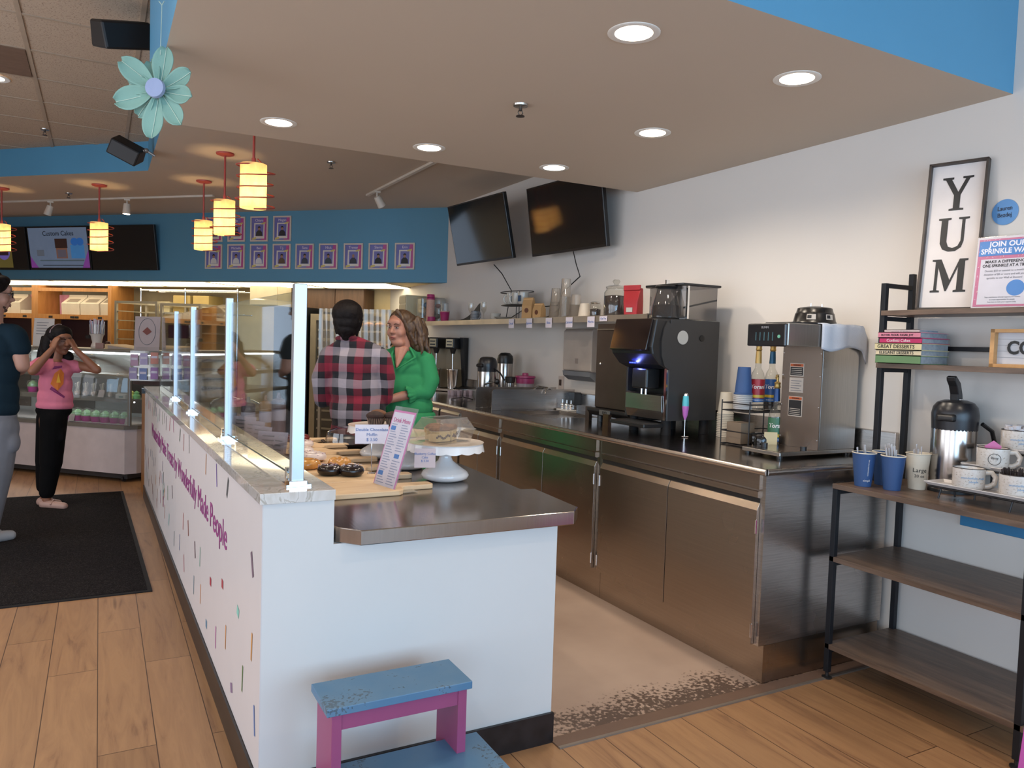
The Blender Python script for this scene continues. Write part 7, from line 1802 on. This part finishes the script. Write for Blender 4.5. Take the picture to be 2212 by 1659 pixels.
# --- girl in pink ---
gl = thing('person', 'girl in pink t-shirt and black trousers holding both hands to her eyes', 'person', floor_pt(-3.765, 6.25), CA); gl.scale = (1.068, 1.068, 1.068)
s3 = skin('skin_brown', '#8a5a42')
HT = Matrix.Translation((.055, -.01, 1.283)) @ Euler((.10, .0, 1.02)).to_matrix().to_4x4()
hs = .93
body = xf(head_parts(hs), HT) + [('c', (.018,.0,1.12), (.035,.0,1.22), .038, .038), ('e', (.015,.0,1.06), (.095,.085,.09)), ('e', (.015,0,.90), (.09,.08,.16)), ('e', (-.01,0,.74), (.10,.09,.10)),
    ('c', (-.075,.03,.68), (-.085,.03,.38), .062, .044), ('c', (-.085,.03,.38), (-.09,.03,.06), .042, .029), ('c', (-.02,-.04,.68), (-.02,-.04,.38), .062, .044), ('c', (-.02,-.04,.38), (-.025,-.05,.05), .042, .029),
    ('c', (-.10,.03,.035), (.01,.02,.026), .028, .020), ('c', (-.03,-.05,.035), (.11,-.075,.024), .028, .020),
    ('c', (-.06,-.08,1.10), (-.025,-.22,1.06), .037, .035), ('c', (-.025,-.22,1.06), (.075,-.145,1.225), .034, .022), ('c', (.085,.08,1.11), (.315,.03,1.07), .036, .032), ('c', (.315,.03,1.07), (.175,-.02,1.225), .031, .021)]
body += hand((.075,-.143,1.225), (.10,.35,.90), (.2,.9,-.3), .76, .5) + hand((.175,-.02,1.225), (-.38,.0,.88), (-.9,.1,-.3), .76, .5, -1)
blob('body', body, s3, gl, .0064, 3)
face(gl, HT, hs, '#1a100c', '#6a3830', True)
pkt = cloth('pink_tshirt', '#cc7488', b=.25)
blob('tshirt', [('c', (-.05,-.05,1.105), (.075,.05,1.11), .052, .048), ('e', (.012,0,1.05), (.122,.11,.09)), ('e', (.012,0,.95), (.120,.11,.12)), ('e', (.010,0,.85), (.128,.112,.12)), ('e', (.006,0,.79), (.135,.116,.06)),
     ('c', (-.055,-.06,1.10), (-.052,-.145,1.078), .064, .058), ('c', (.075,.07,1.10), (.145,.06,1.085), .052, .048)], pkt, gl, .009, 3)
ob_ = MB()
gcol = ['#c86a1e', '#7c2a5c', '#d8a02a']
for k, (pts, mi) in enumerate((([(-.055,.02),(-.03,.10),(.01,.135),(.035,.10),(.03,.02),(-.01,-.03)], 0), ([(-.06,-.02),(.035,-.09),(.04,-.075),(-.05,.0)], 1), ([(-.02,.03),(-.005,.10),(.01,.03)], 2), ([(-.045,.13),(-.03,.155),(.02,.16),(.02,.145)], 1))):
    ob_.mi = mi; n_ = 5
    for a_ in range(len(pts)):
        p_, q_ = pts[a_], pts[(a_+1) % len(pts)]; cxm = (sum(c[0] for c in pts)/len(pts), sum(c[1] for c in pts)/len(pts))
        ob_.poly([(p_[0], -.003-.001*k, p_[1]), (q_[0], -.003-.001*k, q_[1]), (cxm[0], -.003-.001*k, cxm[1])])
T_ = Matrix.Translation((.092, -.088, .94)) @ Euler((-.02, 0, .80)).to_matrix().to_4x4()
for i in range(len(ob_.v)):
    q = Vector(ob_.v[i]); q.y += q.x*q.x*5.0; ob_.v[i] = tuple(T_ @ q)
ob_.build('shirt_print', [M('gp'+c[1:], c, .7) for c in gcol], gl, smooth=0)
blk_t = cloth('black_joggers', '#0b0a0b', b=.4)
blob('joggers', [('e', (.0,0,.75), (.130,.112,.07)), ('c', (-.05,.03,.69), (-.075,.03,.34), .092, .078), ('c', (-.075,.03,.34), (-.09,.03,.15), .076, .058), ('c', (.02,-.035,.69), (.0,-.035,.34), .096, .078), ('c', (.0,-.035,.34), (-.025,-.045,.12), .074, .056), ('c', (.085,-.05,.60), (.095,-.055,.54), .03, .026)], blk_t, gl, .010, 3)
shm_ = M('shoe_blush', '#a9877a', .5)
for pts_ in (((-.115,.03,.028), (.02,.02,.022)), ((-.045,-.05,.028), (.125,-.078,.022))):
    blob('shoe', [('c', pts_[0], pts_[1], .036, .029)], shm_, gl, .006, 2)
for pts_ in ((-.045,.025), (.03,-.065)):
    MB().tube([(pts_[0]+.003, pts_[1]-.034, .035), (pts_[0]+.006, pts_[1], .066), (pts_[0]+.003, pts_[1]+.034, .035)], .006, 8).build('shoe_strap', shm_, gl, smooth=60)
hh = [('e', (.034,.006,1.330), (.092,.096,.082)), ('e', (.066,-.012,1.352), (.070,.074,.052)), ('e', (-.005,.015,1.27), (.084,.080,.09)), ('e', (-.030,.005,1.20), (.070,.068,.09)), ('e', (-.055,.0,1.13), (.062,.06,.075)), ('e', (-.065,-.005,1.08), (.048,.05,.05)), ('e', (.075,.05,1.16), (.045,.04,.05)), ('e', (-.02,-.05,1.25), (.045,.04,.09))]
for k in range(34):
    z = rnd.uniform(1.08, 1.33); a = rnd.uniform(1.2, 5.0); x = .0-(1.33-z)*.28
    hh.append(('c', (x+.07*math.cos(a), .068*math.sin(a), z), (x-.015+.072*math.cos(a), .068*math.sin(a), z-.06), .012, .007))
for k in range(6): hh.append(('c', (.035+.013*k, -.075+.003*k, 1.365-.004*k), (.05+.014*k, -.088+.006*k, 1.325-.006*k), .013, .008))
blob('hair', hh, hb, gl, .006, 2)
hbn = []
for k in range(13):
    a = -1.35+2.7*k/12; hbn.append((.030-.012*abs(a)+.006, .008+.096*math.sin(a), 1.325+.084*math.cos(a)))
MB().tube(hbn, .0055, 8, flat=1.6).build('headband', M('headband', '#a49098', .25, .4), gl, smooth=60)

# --- man at the left edge ---
ml = thing('person', 'dark haired man with glasses in navy t-shirt and grey sweatpants, cut by the left edge', 'person', floor_pt(-3.47+.03, 5.06), CA)
s4 = skin('skin_pale', '#a87e6c')
HT = Matrix.Translation((-.022, .02, 1.682)) @ Euler((.12, .0, 2.25)).to_matrix().to_4x4()
body = xf(head_parts(1.05), HT) + [('c', (-.02,.0,1.48), (-.015,.01,1.62), .062, .058), ('e', (-.03,0,1.38), (.17,.10,.13)), ('e', (-.03,0,1.15), (.15,.10,.2)), ('e', (-.04,0,.95), (.15,.11,.13)),
    ('c', (-.13,.0,.90), (-.14,.0,.50), .09, .06), ('c', (-.14,.0,.50), (-.16,.0,.09), .058, .042), ('c', (.03,.0,.90), (.0,.0,.50), .09, .06), ('c', (.0,.0,.50), (-.06,.0,.09), .058, .042),
    ('c', (-.16,.0,.04), (-.10,.15,.03), .04, .034), ('c', (-.06,.0,.04), (.0,.12,.03), .04, .034),
    ('c', (.145,.0,1.40), (.165,.02,1.22), .052, .048), ('c', (.165,.02,1.215), (.06,.17,1.17), .046, .030), ('c', (-.2,.0,1.40), (-.22,.02,1.16), .052, .042), ('c', (-.22,.02,1.16), (-.1,.18,1.12), .042, .03)]
body += hand((.06,.172,1.17), (-.8,.4,.05), (0,0,1), 1.0, .5, -1) + hand((-.1,.182,1.12), (.8,.3,.05), (0,0,1), 1.0, .5)
blob('body', body, s4, ml, .0075, 3)
face(ml, HT, 1.05, '#1a1210', '#8a5048')
nv = cloth('navy_tshirt', '#14242e', b=.35)
blob('tshirt', [('c', (-.19,.0,1.425), (.12,.0,1.425), .07, .068), ('e', (-.03,0,1.34), (.195,.125,.13)), ('e', (-.03,0,1.18), (.185,.125,.19)), ('e', (-.03,0,1.02), (.18,.13,.17)), ('e', (-.03,0,.93), (.178,.135,.10)), ('c', (.135,.0,1.41), (.158,.01,1.335), .072, .068), ('c', (-.20,.0,1.41), (-.225,.01,1.27), .072, .068)], nv, ml, .010, 4)
gs = cloth('grey_sweatpants', '#696a70', b=.3)
blob('sweatpants', [('e', (-.035,0,.86), (.165,.13,.10)), ('c', (-.13,.0,.80), (-.15,.0,.12), .11, .075), ('c', (.035,.0,.80), (.01,.0,.48), .112, .092), ('c', (.01,.0,.48), (-.055,.0,.12), .09, .07), ('e', (.125,.0,.70), (.035,.05,.07))], gs, ml, .011, 4)
blob('sneaker', [('c', (-.075,-.01,.045), (.015,.13,.035), .046, .036)], M('sneaker_grey', '#8e9094', .6), ml, .008, 2); blob('sneaker', [('c', (-.17,-.01,.045), (-.10,.16,.035), .046, .036)], M('sneaker_grey'), ml, .008, 2)
hh = [('e', (-.030,.0,1.745), (.100,.102,.080)), ('e', (-.050,-.025,1.695), (.092,.092,.085)), ('e', (.015,.02,1.775), (.065,.065,.040)), ('e', (-.050,-.04,1.64), (.068,.060,.05)), ('e', (-.002,-.045,1.715), (.062,.05,.055))]
for k in range(40):
    a = rnd.uniform(0, 2*PI); z = rnd.uniform(1.72, 1.80); r = .088*math.sqrt(max(.1, 1-((z-1.72)/.10)**2)); hh.append(('c', (-.03+r*math.cos(a), r*math.sin(a), z+.01), (-.03+r*1.15*math.cos(a+.4), r*1.15*math.sin(a+.4), z+.024), .015, .007))
blob('hair', hh, hb, ml, .006, 2)
gt = MB(); gt.T = HT
for x in (.030, -.030): gt.tube([(x+.023*math.cos(q*PI/8), -.103, .013+.019*math.sin(q*PI/8)) for q in range(16)], .0025, 6, True)
gt.tube([(-.008, -.105, .017), (.008, -.105, .017)], .002, 6)
for x in (.053, -.053): gt.tube([(x, -.103, .018), (x*1.48, -.03, .015), (x*1.48, .02, .008)], .0022, 6)
gt.build('glasses', M('glasses_frame', (.02,.015,.012), .25), ml, smooth=60)
blob('beard', xf([('e', (0,-.030,-.072), (.0545,.052,.034)), ('e', (0,-.064,-.094), (.029,.026,.018))], HT), M('beard_stubble', '#4a342a', .9, var=.4, scale=90), ml, .006, 2)
